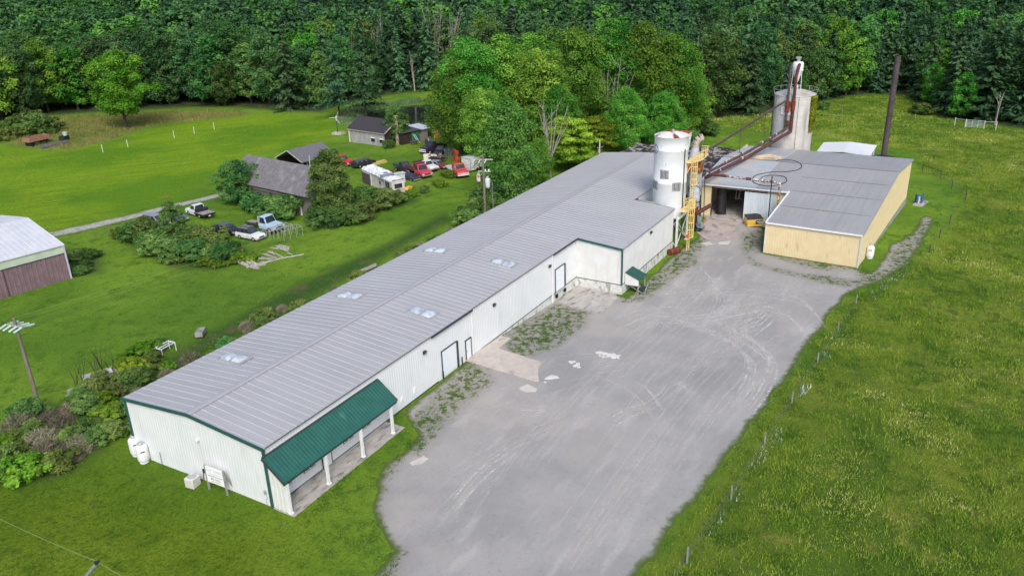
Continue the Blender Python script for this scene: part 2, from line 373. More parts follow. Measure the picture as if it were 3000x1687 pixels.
# roll-up door, man door, dock door
def panel_door(name, xa, xb, za, zb, y, jamb, horiz=True):
    m = MB(); m.box(((xa+xb)/2, y-.05, (za+zb)/2), (xb-xa, .05, zb-za))
    if horiz:
        for k in range(1, 5): m.box(((xa+xb)/2, y-.078, za+(zb-za)*k/5), (xb-xa-.02, .012, .025))
    d = m.build(name, door_white, wh)
    m = MB(); m.box(((xa+xb)/2, y-.055, zb+.05), (xb-xa+.2, .09, .1)); m.box((xa-.04, y-.055, (za+zb)/2), (.08, .09, zb-za)); m.box((xb+jamb/2, y-.07, (za+zb)/2), (jamb, .13, zb-za+.1))
    m.build('door_frame', dark_trim if jamb > .2 else frame_dark, d); return d
z0 = H(23, -.3)
panel_door('roll_up_door', 21.75, 24.1, z0+.1, 2.75, 0, .28)
d = panel_door('door', 25.75, 26.6, z0+.02, 2.1, 0, .06, False)
m = MB(); m.box((25.85, -.11, 1.02), (.1, .06, .05)); m.build('door_handle', alu, d)
panel_door('dock_door', 44.75, 46.95, FLOOR+.05, 2.85, 0, .3)
m = MB(); m.box((45.8, -.16, FLOOR-.08), (2.4, .14, .16)); m.build('dock_sill', alu, wh)
for x in (44.75, 46.85):
    m = MB(); m.box((x, -.2, -.35), (.3, .22, .42)); m.build('dock_bumper', black, wh)
for x, h in ((21.55, .85), (24.75, 0.85)):
    m = MB(); m.cyl((x, -.22, H(x, -.3)), (x, -.22, H(x, -.3)+h), .06, n=10); m.lathe([(.06,0),(.03,.05)], (x, -.22, H(x,-.3)+h), 10)
    o = m.build('bollard', black_paint); tag(o, 'short dark steel bollard at the %s side of the roll-up door' % ('near' if x < 22 else 'far'), 'bollard', 'bollards guarding the roll-up door')
# wall pack lamps
def wall_lamp(x, y, z, n):
    n = Vector((n[0], n[1], 0)); e = Vector((-n.y, n.x, 0)); c = Vector((x, y, z))
    m = MB(); m.hexa([c-e*.17+Vector((0,0,-.17)), c+e*.17+Vector((0,0,-.17)), c+e*.17+n*.2+Vector((0,0,-.1)), c-e*.17+n*.2+Vector((0,0,-.1))],
                     [c-e*.17+Vector((0,0,.17)), c+e*.17+Vector((0,0,.17)), c+e*.17+n*.26+Vector((0,0,.14)), c-e*.17+n*.26+Vector((0,0,.14))])
    d = m.build('wall_lamp', lamp_body, wh)
    m = MB(); m.box(c+n*.245+Vector((0,0,-.01)), (.24 if abs(n.y) > .5 else .03, .03 if abs(n.y) > .5 else .24, .14)); m.build('lamp_lens', lamp_glass, d)
for px, py in ((1242, 1032), (1446, 893), (1609, 780)):
    p = at(px, py, -.03, 1); wall_lamp(p[0], -.03, p[2], (0, -1))
p = at(1906, 681, -EXT-.03, 1); wall_lamp(p[0], -EXT-.03, p[2], (0, -1))
p = at(580, 1287, -.03, 0); m = MB(); m.box((-.12, p[1], p[2]), (.2, .22, .16)); m.cyl((-.2, p[1]-.1, p[2]+.02), (-.36, p[1]-.16, p[2]-.04), .06, .08, 8); m.build('flood_light', white_paint, wh)
for px, py in ((1177, 1170), (1214, 1142)):
    p = at(px, py, -.04, 1); m = MB(); m.box((p[0], -.07, p[2]), (.28, .1, .5)); m.box((p[0], -.13, p[2]), (.22, .03, .42)); m.build('vent_cover', white_paint, wh)
# meter box and cable on the gable
p = at(778, 1441, -.05, 0); m = MB(); m.box((-.09, p[1], p[2]), (.12, .18, .3)); m.tube([(-.06, p[1], p[2]-.15), (-.06, p[1]-.12, p[2]-.5), (-.06, p[1]+.1, p[2]-.7), (-.06, p[1]-.05, -.1)], .018, 6); m.build('meter_box', alu, wh)
m = MB(); m.cyl((-.08, 12.2, -.1), (-.08, 12.2, 1.0), .03, n=8); m.build('conduit', alu, wh)
# porch: green lean-to roof on white posts, windows, door, slab
prf = [(-.32, 12.55)]
m = MB(); a, b = -.32, 12.55; zt, zb_, yo = 4.42, 2.93, -1.98
m.hexa([(a, -.06, zt-.07), (a, yo, zb_-.07), (b, yo, zb_-.07), (b, -.06, zt-.07)], [(a, -.06, zt), (a, yo, zb_), (b, yo, zb_), (b, -.06, zt)])
k = 42
for i in range(k+1):
    x = a+.03+(b-a-.06)*i/k
    m.add([(x-.02, -.08, zt-.01), (x+.02, -.08, zt-.01), (x+.02, yo+.01, zb_+.002), (x-.02, yo+.01, zb_+.002), (x, -.08, zt+.012), (x, yo+.01, zb_+.022)], [(0,3,5,4), (1,4,5,2), (3,2,5)])
pr = m.build('porch_roof', green_roof, wh)
m = MB(); m.box(((a+b)/2, -.09, zt+.03), (b-a, .14, .06)); m.bar((a-.03, -.06, zt-.05), (a-.03, yo, zb_-.05), .06, .2); m.bar((b+.03, -.06, zt-.05), (b+.03, yo, zb_-.05), .06, .2); m.build('flashing', dark_trim, pr)
m = MB(); m.box(((a+b)/2, yo+.1, zb_-.16), (b-a, .12, .16)); m.build('fascia', dark_trim, pr)
for x in (.02, 4.0, 8.02, 11.85):
    m = MB(); m.box((x, -1.8, 1.45), (.2, .2, 2.7)); m.box((x, -1.8, .13), (.3, .3, .1)); m.box((x, -1.8, 2.75), (.26, .26, .1)); m.build('porch_post', white_paint, wh)
for px, py in ((908, 1371), (985, 1284), (1016, 1282), (1070, 1240)): pass
def window(xc, zc, w=1.05, h=.95):
    m = MB(); m.box((xc, -.05, zc), (w+.14, .06, h+.14)); fo = m.build('window', frame_dark, wh)
    m = MB(); m.box((xc, -.085, zc), (w+.02, .025, h+.02)); m.box((xc, -.1, zc), (.04, .02, h)); m.build('sash', white_paint, fo)
    m = MB(); m.box((xc-w/4-.005, -.1, zc), (w/2-.1, .02, h-.12)); m.box((xc+w/4+.005, -.1, zc), (w/2-.1, .02, h-.12)); m.build('pane', glass, fo)
for xc in (1.4, 3.9, 8.37, 10.55): window(xc, 1.42)
m = MB(); m.box((5.8, -.06, 1.1), (.95, .05, 2.08)); d = m.build('porch_door', white_paint, wh); m = MB(); m.box((6.31, -.07, 1.12), (.06, .08, 2.16)); m.box((5.29, -.07, 1.12), (.06, .08, 2.16)); m.build('door_frame', frame_dark, d)
m = MB(); m.box((5.6, -.02, .09), (11.3, .02, .12)); 
# side screen of porch at the near end
cwall(m, (-.02, -.12), (-.02, -1.72), (.08, .08), (3.9, 3.0), (-1, 0), .4, .03); m.build('porch_side_wall', white_ext, wh)
m = MB(); poly = [(-.12, -.02), (-.12, -2.2), (13.1, -2.05), (13.1, -.02)]; m.prism([(x, y, -.3) for x, y in poly], (0, 0, .36)); o = m.build('porch_slab', concrete_grey); tag(o, kind='structure')
# skylights: pair of domes on a curb
def skylight(px, py, side):
    z = RIDGE
    for _ in range(10): p = at(px, py, z); z = rz(p[1])
    x, y = p[0], p[1]; 
    def P_(dx, dy, dz): return (x+dx, y+dy, rz(y+dy)+dz)
    L2, W2 = .8, 1.45
    m = MB()
    for xa, xb, ya, yb in ((-L2, L2, -W2, -W2+.14), (-L2, L2, W2-.14, W2), (-L2, -L2+.12, -W2+.14, W2-.14), (L2-.12, L2, -W2+.14, W2-.14), (-L2+.12, L2-.12, -.05, .05)):
        m.hexa([P_(xa, ya, -.02), P_(xb, ya, -.02), P_(xb, yb, -.02), P_(xa, yb, -.02)], [P_(xa, ya, .17), P_(xb, ya, .17), P_(xb, yb, .17), P_(xa, yb, .17)])
    cs = -1 if side > 0 else 1
    m.box(P_(0, cs*1.35, .03), (1.5, .2, .04))
    sk = m.build('skylight', alu, wh)
    for c in (-.68, .68):
        m = MB(); n1, n2 = 8, 6; vs = []; fs = []
        for j in range(n2+1):
            for i in range(n1+1):
                u, v = i/n1*2-1, j/n2*2-1; hgt = .3*(1-u**4)*(1-v**4)
                vs.append(P_(u*(L2-.13), c+v*.6, .13+hgt))
        for j in range(n2):
            for i in range(n1): a = j*(n1+1)+i; fs.append((a, a+1, a+n1+2, a+n1+1))
        m.add(vs, fs, True); m.build('dome', dome_plastic, sk)
for px, py, s in ((688, 1052, 1), (1025, 870, 1), (1276, 737, 1), (1239, 918, -1), (1475, 773, -1)): skylight(px, py, s)
# concrete slabs
def sheet_thing(name, pts, t, mt, dz=.03):
    m = MB(); g = [G(*p) for p in pts]; top = [(p.x, p.y, p.z+dz+t) for p in g]
    m.prism([(a, b, c-t-.25) for a, b, c in top], (0, 0, t+.25)); o = m.build(name, mt); return tag(o, kind='structure')
def cp(i, j): return (1350+i/5.797, 880+j/5.797)
sheet_thing('concrete_apron', [cp(90,1035), cp(330,830), cp(520,700), cp(640,612), cp(845,660), cp(640,835), cp(1000,945), cp(1250,1030), cp(1330,1050), cp(1420,1060), cp(1318,1155), cp(1310,1260), cp(1330,1380), cp(1250,1378), cp(700,1210)], .12, concrete)
m = MB(); 
def cq(i, j): return (1600+i/5.797, 680+j/5.797)
sheet_thing('dock_apron', [cq(180,1210), cq(380,1000), cq(500,930), cq(1190,1070), cq(1205,1150), cq(925,1395), cq(640,1340)], .12, concrete_grey)
# side porch with a green roof at the extension
sp = thing('stair_porch', 'small green roofed entry porch with white side panel on the extension wall', 'porch', (51.8, -EXT-.6, H(52, -7)))
pa = at(1831.5, 798, -EXT-.08, 1); xa, za = pa[0], pa[2]; xb = xa+2.3; yo = -EXT-1.95; zo = za-.75
m = MB(); m.hexa([(xa, -EXT-.08, za-.06), (xa, yo, zo-.06), (xb, yo, zo-.06), (xb, -EXT-.08, za-.06)], [(xa, -EXT-.08, za), (xa, yo, zo), (xb, yo, zo), (xb, -EXT-.08, za)])
for i in range(9):
    x = xa+.05+i*(xb-xa-.1)/8; m.bar((x, -EXT-.1, za+.012), (x, yo, zo+.012), .03, .03)
m.build('roof', mat('green_roof_small', S(52,92,84), S(46,84,78), 2, .5), sp)
m = MB(); m.prism([(xa+.03, -EXT-.09, za-.1), (xa+.03, yo+.15, zo-.08), (xa+.03, yo+.15, zo-.75), (xa+.03, -EXT-.09, za-1.55)], (.05, 0, 0)); m.build('side_panel', white_ext, sp)
g = H(xa, yo)
m = MB(); 
for x in (xa+.06, xb-.1): m.bar((x, yo+.2, g-.1), (x, yo+.2, zo-.7 if x < xa+1 else zo-.06), .1)
m.bar((xa+.3, -EXT-.3, za-1.6), (xa+.5, yo-.2, g+.1), .1, .06); m.bar((xa+.25, yo+.1, za-1.6), (xa+.3, yo+.6, g), .09); m.bar((xa+.8, yo-.3, g), (xa+1.5, yo-.5, g+1.0), .08)
m.build('timber_frame', plank_mat, sp)
m = MB(); 
for i in range(5): m.box((xa+.9+.3*i, yo+.9, za-1.7-.28*i), (.34, 1.1, .05))
m.build('steps', plank_mat, sp)
m = MB(); m.hexa([(xa+.5, yo-.25, g+.35), (xa+2.1, yo-.25, g+.2), (xa+2.1, yo+.7, g+.15), (xa+.5, yo+.7, g+.25)], [(xa+.5, yo-.25, g+.43), (xa+2.1, yo-.25, g+.28), (xa+2.1, yo+.7, g+.55), (xa+.5, yo+.7, g+.75)]); o = m.build('tarpaulin', mat('green_tarp', S(34,72,60), S(26,56,48), 2, .6)); tag(o, 'dark green sheet sagging under the small green porch roof', 'tarp')
# ------------------------------------------------------------------ yellow production hall
def onp(px, py, O, d):
    d = np.array([d[0], d[1]]); d = d/np.hypot(*d); n = np.array([-d[1], d[0], 0.]); q = ray(px, py); O = np.array([O[0], O[1], O[2] if len(O) > 2 else 0.])
    t = ((O-CAM)@n)/(q@n); p = CAM+t*q; return float((p-O)[:2]@d), float(p[2]), p
YA = Vector((71.22, -29.14, 0)); YB = Vector((103.07, -31.3, 0)); YC = Vector((71.85, -17.3, 0))
R1 = Vector((80.88, -4.98, 4.75)); R2 = Vector((81.4, -17.96, 4.75)); FL = Vector((102.79, -6.24, 5.8))
ya_ = (YB-YA).normalized(); YR = YA+ya_*20.2
RZ = 6.48
RL = R1+(FL-R1)*(10.2/22.0); RL.z = RZ
Rr = Vector((YR.x, YR.y, RZ)); rd = (RL-Rr)
RM = Rr+rd*.47; RM.z = RZ; RQ = Rr+rd*.655; RQ.z = RZ
yb = thing('production_hall', 'pale yellow metal hall with grey low roof and open doorway behind the gravel yard', 'building', (YA.x, YA.y, -1.2), R(-3.9))
A3 = Vector((YA.x, YA.y, 3.07)); C3 = Vector((YC.x, YC.y, 3.0)); B3 = Vector((YB.x, YB.y, 5.8)); FQ = Vector((102.9, -14.4, 5.8)); Q_ = R1+(R2-R1)*.64
up = Vector((0, 0, .1)); ofr = -ya_*.22
def roofpoly(name, polys, mt, par, t=.09):
    m = MB()
    for p in polys:
        top = [v+up for v in p]; bot = [v+up-Vector((0, 0, t)) for v in p]; n = len(p)
        if (top[1]-top[0]).cross(top[2]-top[1]).z < 0: top.reverse(); bot.reverse()
        m.add(top+bot, [tuple(range(n)), tuple(range(2*n-1, n-1, -1))]+[(i, n+i, n+(i+1) % n, (i+1) % n) for i in range(n)])
    return m.build(name, mt, par)
side = Vector((ya_.y, -ya_.x, 0))*.15
yr_ = roofpoly('roof', [[C3+ofr, A3+ofr+side, Rr+side], [C3+ofr, Rr+side, RM], [C3+ofr, RM, R2], [R2+ofr, RM, RQ, Q_+ofr], [Rr+side, B3+side, FQ, RQ]], yroof, yb)
roofpoly('roof', [[Q_+ofr, RQ, RL, R1+ofr], [RQ, FQ, FL, RL]], yroof_pale, yb, .075)['label'] = 'paler left part of the hall roof stained with sawdust'
m = MB()
def yseam(a, b, k):
    for i in range(1, k):
        t = i/k; yield a[0]+(a[1]-a[0])*t, b[0]+(b[1]-b[0])*t
for p, q in list(yseam((A3+ofr, C3+ofr), (Rr, RM), 14))+list(yseam((Q_+ofr, R1+ofr), (RQ, RL), 24))+list(yseam((R2+ofr, Q_+ofr), (RM, RQ), 8)):
    m.bar(p+up+Vector((0, 0, .012)), q+up+Vector((0, 0, .012)), .06, .03)
for p, q in list(yseam((Rr, RQ), (B3, FQ), 26))+list(yseam((RQ, RL), (FQ, FL), 18)):
    m.bar(p+up+Vector((0, 0, .012)), q+up+Vector((0, 0, .012)), .06, .03)
m.build('roof_seams', mat('roof_seam_grey', S(160,162,166), S(148,150,154), 1, .5), yr_)
m = MB()
for t in (.27, .52, .76):
    m.bar(A3+ofr+(Rr-A3-ofr)*t+up+Vector((0,0,.015)), C3+ofr+(RM-C3-ofr)*t+up+Vector((0,0,.015)), .12, .02)
m.bar(Rr+up+Vector((0,0,.03)), RL+up+Vector((0,0,.03)), .3, .03)
m.build('lap_seams', mat('lap_seam', S(136,138,142), None, rough=.5), yr_)
m = MB(); m.bar(C3+ofr+up*.3, A3+ofr+side+up*.3, .12, .2); m.bar(R1+ofr, R2+ofr, .16, .2); m.bar(C3+ofr+up, R2+up+ofr*.3, .18, .16); m.bar(R1+up, FL+up, .14, .14); m.build('gutter', white_paint, yb)
m = MB(); m.bar(A3+side*1.2, Rr+side*1.2, .1, .18); m.bar(Rr+side*1.2, B3+side*1.2, .1, .18); m.build('rake_trim', mat('trim_grey', S(150,156,164), None, rough=.5), yb)
m = MB()
nf = (-1, 0)
cwall(m, YC.xy, YA.xy, (-1.45, -1.4), (3.0, 3.07), (-1, .04), .33)
k = 10; L1 = 20.2
cwall(m, YA.xy, YR.xy, (-1.5, -.55), (3.07, RZ), (-.07, -1), .33); cwall(m, YR.xy, YB.xy, (-.55, -.1), (RZ, 5.8), (-.07, -1), .33)
cwall(m, YC.xy, R2.xy, (-1.4, -.4), (3.0, 4.75), (.06, 1), .33)
rdir = (R2-R1).normalized()
Wa = R1+ya_*.25; 
def rp(s): return Wa+rdir*s
cwall(m, rp(-.1).xy, rp(2.1).xy, (-.5, -.5), (4.7, 4.7), (-1, 0), .33)
cwall(m, rp(10.0).xy, rp(13).xy, (-1.0, -1), (4.7, 4.7), (-1, 0), .33)
cwall(m, R1.xy, FL.xy, (-1, -1), (4.75, 6.3), (0, 1), .33); cwall(m, YB.xy, FL.xy, (-1, -1), (5.8, 5.8), (1, 0), .33)
ywall = m.build('wall', yellow_sheet, yb)
m = MB(); n = Vector((ya_.y, -ya_.x, 0))*.05
for i in range(16):
    a = YA+ya_*(2+i*29.9/16); b = YA+ya_*(2+(i+1)*29.9/16)
    za = -1.5+.95*min(1, (2+i*29.9/16)/20.2)+(.45*max(0, (2+i*29.9/16)-20.2)/11.7); zb = -1.5+.95*min(1, (2+(i+1)*29.9/16)/20.2)+(.45*max(0, (2+(i+1)*29.9/16)-20.2)/11.7)
    m.add([(a.x+n.x, a.y+n.y, -1.9), (b.x+n.x, b.y+n.y, -1.9), (b.x+n.x, b.y+n.y, zb), (a.x+n.x, a.y+n.y, za)], [(0, 1, 2, 3)])
m.build('foundation', mat('block_grey', S(156,160,160), S(140,144,144), 2, .9, c3=S(110,116,112), scale3=1, lo3=.55, hi3=.75), yb)
m = MB(); m.bar((YA.x-.03, YA.y-.03, -1.4), (YA.x-.03, YA.y-.03, 3), .16, .16); m.bar((YC.x-.02, YC.y, -1.4), (YC.x-.02, YC.y, 2.9), .12, .12); m.build('corner_trim', mat('corner_trim_pale', S(198,206,208), None, rough=.5), yb)
# track lintel with open joists, sliding door, dark interior
m = MB(); m.bar(rp(2.0)+Vector((0,0,-.42)), rp(12.9)+Vector((0,0,-.42)), .1, .12)
for i in range(20): q = rp(2.1+i*.56); m.bar(q+Vector((-.05,0,-.1)), q+Vector((-.05,0,-.4)), .05, .05)
m.build('door_track', plank_mat, yb)
m = MB(); m.bar(rp(2.0)+Vector((.12,0,-.24)), rp(12.9)+Vector((.12,0,-.24)), .03, .36); m.build('track_backing', frame_dark, yb)
m = MB(); p, q = rp(6.9)-ya_*.14, rp(11.2)-ya_*.14
cwall(m, p.xy, q.xy, (-.42, -.42), (4.15, 4.15), (-1, 0), .3, .04); sd = m.build('sliding_door', mat('door_sheet', S(206,216,224), S(194,205,214), 1, .5, stretch=(1,4,.2)), yb)
m = MB(); m.bar(p+Vector((-.02,0,-5.1)), p+Vector((-.02,0,-.6)), .08, .1); m.bar(p+Vector((-.05,0,-5.1)), q+Vector((-.05,0,-5.1)), .08, .12); m.build('door_edge', steel_white, sd)
m = MB(); a, b = rp(2.1), rp(7.0); m.bar(a+Vector((0,0,-5.2)), a+Vector((0,0,-.4)), .14, .14); m.bar(b+Vector((.1,0,-5.2)), b+Vector((.1,0,-.4)), .1, .14); m.build('door_frame', frame_dark, yb)
m = MB(); c1, c2, c3_, c4 = rp(.1), rp(12.8), rp(12.8)+ya_*19, rp(.1)+ya_*19
c1, c2 = c1-ya_*.8, c2-ya_*.8; m.prism([(c.x, c.y, -.6) for c in (c1, c4, c3_, c2)], (0, 0, .6)); m.build('floor', concrete_grey, yb)
m = MB(); 
for s_, d_ in ((3, 2.2), (3.3, 2.6), (3.6, 2.2), (5.0, 2.0), (5.3, 2.4), (5.5, 2.1)):
    q = rp(s_)+ya_*d_; m.bar((q.x, q.y, 4.2), (q.x+.1, q.y+.12, 2.3+.2*(s_ % 1)), .05, .05)
for s_ in (3.0, 5.2): q = rp(s_)+ya_*2.4; m.bar((q.x, q.y-.4, 2.3), (q.x, q.y+.5, 2.3), .05, .05)
m.build('hanging_rods', plank_mat, yb)
q = rp(3.0)+ya_*1.6; m = MB(); m.cyl((q.x, q.y, -.15), (q.x, q.y, 4.1), .75, n=18); m.cyl((q.x, q.y, -.17), (q.x, q.y, .02), .85, n=18); o = m.build('storage_tank', black_paint); tag(o, 'tall black tank standing just inside the open doorway', 'tank')
# hopper with hood, black post, peeling pipe and hose by the door
hp = rp(12.0)-ya_*1.6; hz = H(hp.x, hp.y)
hb = thing('chip_hopper', 'grey hooded steel hopper tucked into the corner of the yellow hall', 'hopper', (hp.x, hp.y, hz))
m = MB(); x, y = hp.x, hp.y
m.hexa([(x-.9, y-.8, 2.0), (x+.9, y-.8, 2.0), (x+.9, y+.8, 2.0), (x-.9, y+.8, 2.0)], [(x-.45, y-.4, 2.7), (x+.45, y-.4, 2.7), (x+.45, y+.4, 2.7), (x-.45, y+.4, 2.7)]); m.build('hood', mat('hood_grey', S(150,150,152), S(128,128,130), 1, .5), hb)
m = MB(); m.hexa([(x-.35, y-.35, .2), (x+.35, y-.35, .2), (x+.35, y+.35, .2), (x-.35, y+.35, .2)], [(x-.85, y-.75, 1.95), (x+.85, y-.75, 1.95), (x+.85, y+.75, 1.95), (x-.85, y+.75, 1.95)]); m.build('bin', mat('bin_slate', S(62,68,78), S(48,54,62), 2, .5), hb)
m = MB()
for i, j in ((-1,-1),(1,-1),(1,1),(-1,1)): m.bar((x+i*.75, y+j*.65, hz-.1), (x+i*.75, y+j*.65, 1.95), .09)
m.build('legs', frame_dark, hb)
m = MB(); px_, py_ = hp.x-.3, hp.y+1.1; m.cyl((px_, py_, hz-.1), (px_, py_, 7.2), .085, .07, 10); m.tube([(px_, py_, 7.0), (px_-.25, py_, 6.9), (px_-.3, py_, 6.3), (px_-.1, py_, 6.2)], .03, 6); o = m.build('steel_post', black_paint); tag(o, 'tall black steel post with a hooked cable beside the grey hopper', 'post')

# ------------------------------------------------------------------ white tower on legs
TX, TY, TR = 70.9, -4.15, 2.25; TB, TT = 3.2, 13.75
g = H(TX, TY)
tw = thing('filter_tower', 'tall white cylindrical tower with rusty cone roof standing on braced legs', 'tower', (TX, TY, g))
m = MB(); m.lathe([(TR, TB), (TR, 7.5), (TR+.015, 7.52), (TR+.015, 7.56), (TR, 7.58), (TR, 11.9), (TR+.015, 11.92), (TR+.015, 11.96), (TR, 11.98), (TR, TT-.06), (TR+.05, TT-.03), (TR+.05, TT)], (TX, TY, 0), 48); m.build('shell', tower_white, tw)
m = MB(); m.lathe([(TR+.06, TT+.005), (TR*.5, TT+.42), (.12, TT+.78)], (TX, TY, 0), 40); m.build('cone_roof', rusty_white, tw)
m = MB(); m.lathe([(TR-.1, TB-.01), (1.2, 1.6), (.5, .9)], (TX, TY, 0), 24); m.build('hopper_cone', mat('dull_steel', S(120,124,130), S(96,98,104), 1.5, .6), tw)
legs = [(TX+1.9*i, TY+1.9*j) for i in (-1, 1) for j in (-1, 1)]; legs[0] = (68.35, -6.35); legs[2] = (72.7, -6.3)
for lx, ly in legs:
    m = MB(); gz = H(lx, ly); m.bar((lx, ly, gz-.1), (lx, ly, TB+.15), .24, .24); m.box((lx, ly, gz+.03), (.5, .5, .08)); m.build('leg', steel_white, tw)
m = MB()
def xb(a, b):
    ga, gb = H(*a), H(*b); m.bar((*a, ga+.3), (*b, TB-.5), .09); m.bar((*a, TB-.5), (*b, gb+.3), .09)
xb(legs[0], legs[2]); xb(legs[0], legs[1]); xb(legs[2], legs[3]); m.build('cross_brace', steel_white, tw)
m = MB(); m.box((TX, TY, TB-.12), (4.9, 4.9, .22)); m.build('ring_beam', steel_white, tw)
def on_tower(px, py):
    q = ray(px, py); o = CAM[:2]-np.array([TX, TY]); d = q[:2]
    a, b, c = d@d, 2*o@d, o@o-TR*TR; t = (-b-math.sqrt(max(0, b*b-4*a*c)))/(2*a); p = CAM+t*q
    return math.atan2(p[1]-TY, p[0]-TX), p[2]
def curved_panel(name, th, z, w, h, mt, par, r=TR, cx=TX, cy=TY, t=.04):
    m = MB(); n = 8; vs = []; fs = []
    for rr in (r+.012, r+t):
        for zz in (z-h/2, z+h/2):
            vs += [(cx+rr*math.cos(th+(i/n-.5)*w/r), cy+rr*math.sin(th+(i/n-.5)*w/r), zz) for i in range(n+1)]
    k = n+1
    for i in range(n): fs += [(2*k+i, 2*k+i+1, 3*k+i+1, 3*k+i), (k+i, k+i+1, 3*k+i+1, 3*k+i)[::-1], (i, i+1, 2*k+i+1, 2*k+i)]
    fs += [(0, 2*k, 3*k, k), (n, k+n, 3*k+n, 2*k+n)]
    m.add(vs, fs); return m.build(name, mt, par)
pg = mat('panel_grey', S(150,152,155), S(128,130,134), 3, .6); pe = mat('panel_edge', S(70,74,78), S(190,194,198), 9, .6)
for px, py in ((1946, 512), (1982, 548), (1919, 541)):
    th, z = on_tower(px, py); f_ = curved_panel('explosion_panel', th, z, 1.22, 1.22, pe, tw, t=.03)
    curved_panel('panel_sheet', th, z, .98, .98, pg, f_, t=.05)
    for s_ in (-.3, .22):
        m = MB(); a2 = th+s_/TR; rr = TR+.07; m.bar((TX+rr*math.cos(a2), TY+rr*math.sin(a2), z-.45), (TX+rr*math.cos(a2), TY+rr*math.sin(a2), z+.45), .03); m.build('wire', frame_dark, f_)
# dark conduit down the tower, round emblem high on its left
th, _ = on_tower(2004, 480); m = MB(); q = (TX+(TR+.08)*math.cos(th), TY+(TR+.08)*math.sin(th)); m.cyl((*q, TB-3.6), (*q, 12.2), .065, n=8); m.build('conduit', frame_dark, tw)
th, z = on_tower(1921.5, 436); m = MB(); n = 28; rr = TR+.03
def ring(r0, r1, a0=0, a1=2*math.pi, n=28, dz=0):
    vs = []; fs = []
    for i in range(n+1):
        a_ = a0+(a1-a0)*i/n
        for r_ in (r0, r1):
            tt = th+r_*math.cos(a_)/TR; vs.append((TX+rr*math.cos(tt), TY+rr*math.sin(tt), z+dz+r_*math.sin(a_)))
    for i in range(n): fs.append((2*i, 2*i+1, 2*i+3, 2*i+2))
    m.add(vs, fs)
ring(.52, .62); ring(.13, .22, R(20), R(270), 14, .2); ring(.13, .22, R(-160), R(90), 14, -.15); m.build('emblem', mat('faded_navy', S(70,70,110), S(120,120,150), 5, .7), tw)
# rusty hatch box on the tower's back shoulder
th = R(38); m = MB(); bx, by = TX+2.2, TY-1.0; m.hexa([(bx-.5, by-.6, 11.2), (bx+.3, by-.6, 11.2), (bx+.3, by+.6, 11.2), (bx-.5, by+.6, 11.2)], [(bx-.6, by-.75, 13.75), (bx+.9, by-.75, 13.75), (bx+.9, by+.75, 13.75), (bx-.6, by+.75, 13.75)]); m.build('inlet_duct', tower_white, tw)
m = MB(); m.box((bx+.15, by, 13.78), (1.6, 1.6, .06)); m.build('duct_lid', mat('orange_rust', S(176,92,52), S(128,60,40), 1.5, .8), tw)
# duct to the warehouse on the left
th, z = on_tower(1914, 567); m = MB(); m.cyl((TX-1.5, TY+1.2, 4.2), (TX-1.7, .05, 4.2), .55, n=18); m.build('side_duct', mat('duct_grey', S(150,150,146), S(120,60,54), .9, .6, lo=.55, hi=.6), tw)
m = MB(); m.cyl((TX-1.7, .0, 4.2), (TX-1.7, -.16, 4.2), .72, n=18); m.build('duct_collar', frame_dark, tw)
# caged ladders and platforms
ld = thing('caged_ladder', 'pale yellow caged ladder and platforms climbing between the white tower and the filter unit', 'ladder', (68.6, -7.8, H(68.6, -7.8)))
def ladder(x, y, z0, z1, cage0, ux, uy):
    """rails at +-.23 along u; cage bulges towards -v"""
    u = Vector((ux, uy, 0)).normalized(); v = Vector((-u.y, u.x, 0))
    if v.x*(-33-x)+v.y*(-40-y) < 0: v = -v
    m = MB(); c = Vector((x, y, 0))
    for s_ in (-.23, .23): m.bar(c+u*s_+Vector((0,0,z0)), c+u*s_+Vector((0,0,z1)), .08, .08)
    z = z0+.2
    while z < z1: m.bar(c-u*.23+Vector((0,0,z)), c+u*.23+Vector((0,0,z)), .045); z += .32
    o = m.build('ladder_rails', ladder_yellow, ld)
    m = MB(); k = 7; arc = [c+u*(.42*math.cos(math.pi*i/(k-1)))+v*(.1+.62*math.sin(math.pi*i/(k-1))) for i in range(k)]
    z = cage0
    while z <= z1+.01:
        for i in range(k-1): m.bar(arc[i]+Vector((0,0,z)), arc[i+1]+Vector((0,0,z)), .06, .08)
        z += (z1-cage0)/max(1, round((z1-cage0)/.95))
    for p in arc: m.bar(p+Vector((0,0,cage0)), p+Vector((0,0,z1)), .045, .045)
    m.build('safety_cage', ladder_yellow, ld)
lx, ly = 68.75, -7.85
ladder(lx, ly, H(lx, ly)-.05, 5.9, .7, 1, -.35)
def platform(pts, z, rail, par=ld):
    m = MB(); m.prism([(x, y, z-.12) for x, y in pts], (0, 0, .12)); m.build('platform', ladder_yellow, par)
    m = MB(); n = len(pts)
    for i in range(n):
        if i in rail:
            a, b = pts[i], pts[(i+1) % n]
            for h in (.55, 1.05): m.bar((*a, z+h), (*b, z+h), .055)
            k = 4
            for j in range(k+1): q = (a[0]+(b[0]-a[0])*j/k, a[1]+(b[1]-a[1])*j/k); m.bar((*q, z), (*q, z+1.05), .05)
    m.build('guard_rail', ladder_yellow, par)
platform([(67.9, -6.6), (68.4, -7.6), (70.6, -8.1), (71.5, -7.1), (70.3, -6.6)], 4.3, (1, 2, 3))
ladder(71.2, -7.15, 4.3, 10.6, 7.2, 1, -.35)
platform([(70.6, -6.4), (71.0, -7.3), (73.6, -7.9), (76.6, -7.6), (76.6, -6.6), (73, -6.2)], 10.3, (1, 2, 3))
m = MB(); m.bar((73.6, -7.8, 10.2), (76.4, -6.6, 8.6), .09); m.bar((71.0, -7.2, 10.2), (71.2, -6.3, 8.5), .09); m.bar((68.4, -7.5, 4.2), (68.6, -6.3, 2.9), .08); m.build('platform_brace', ladder_yellow, ld)
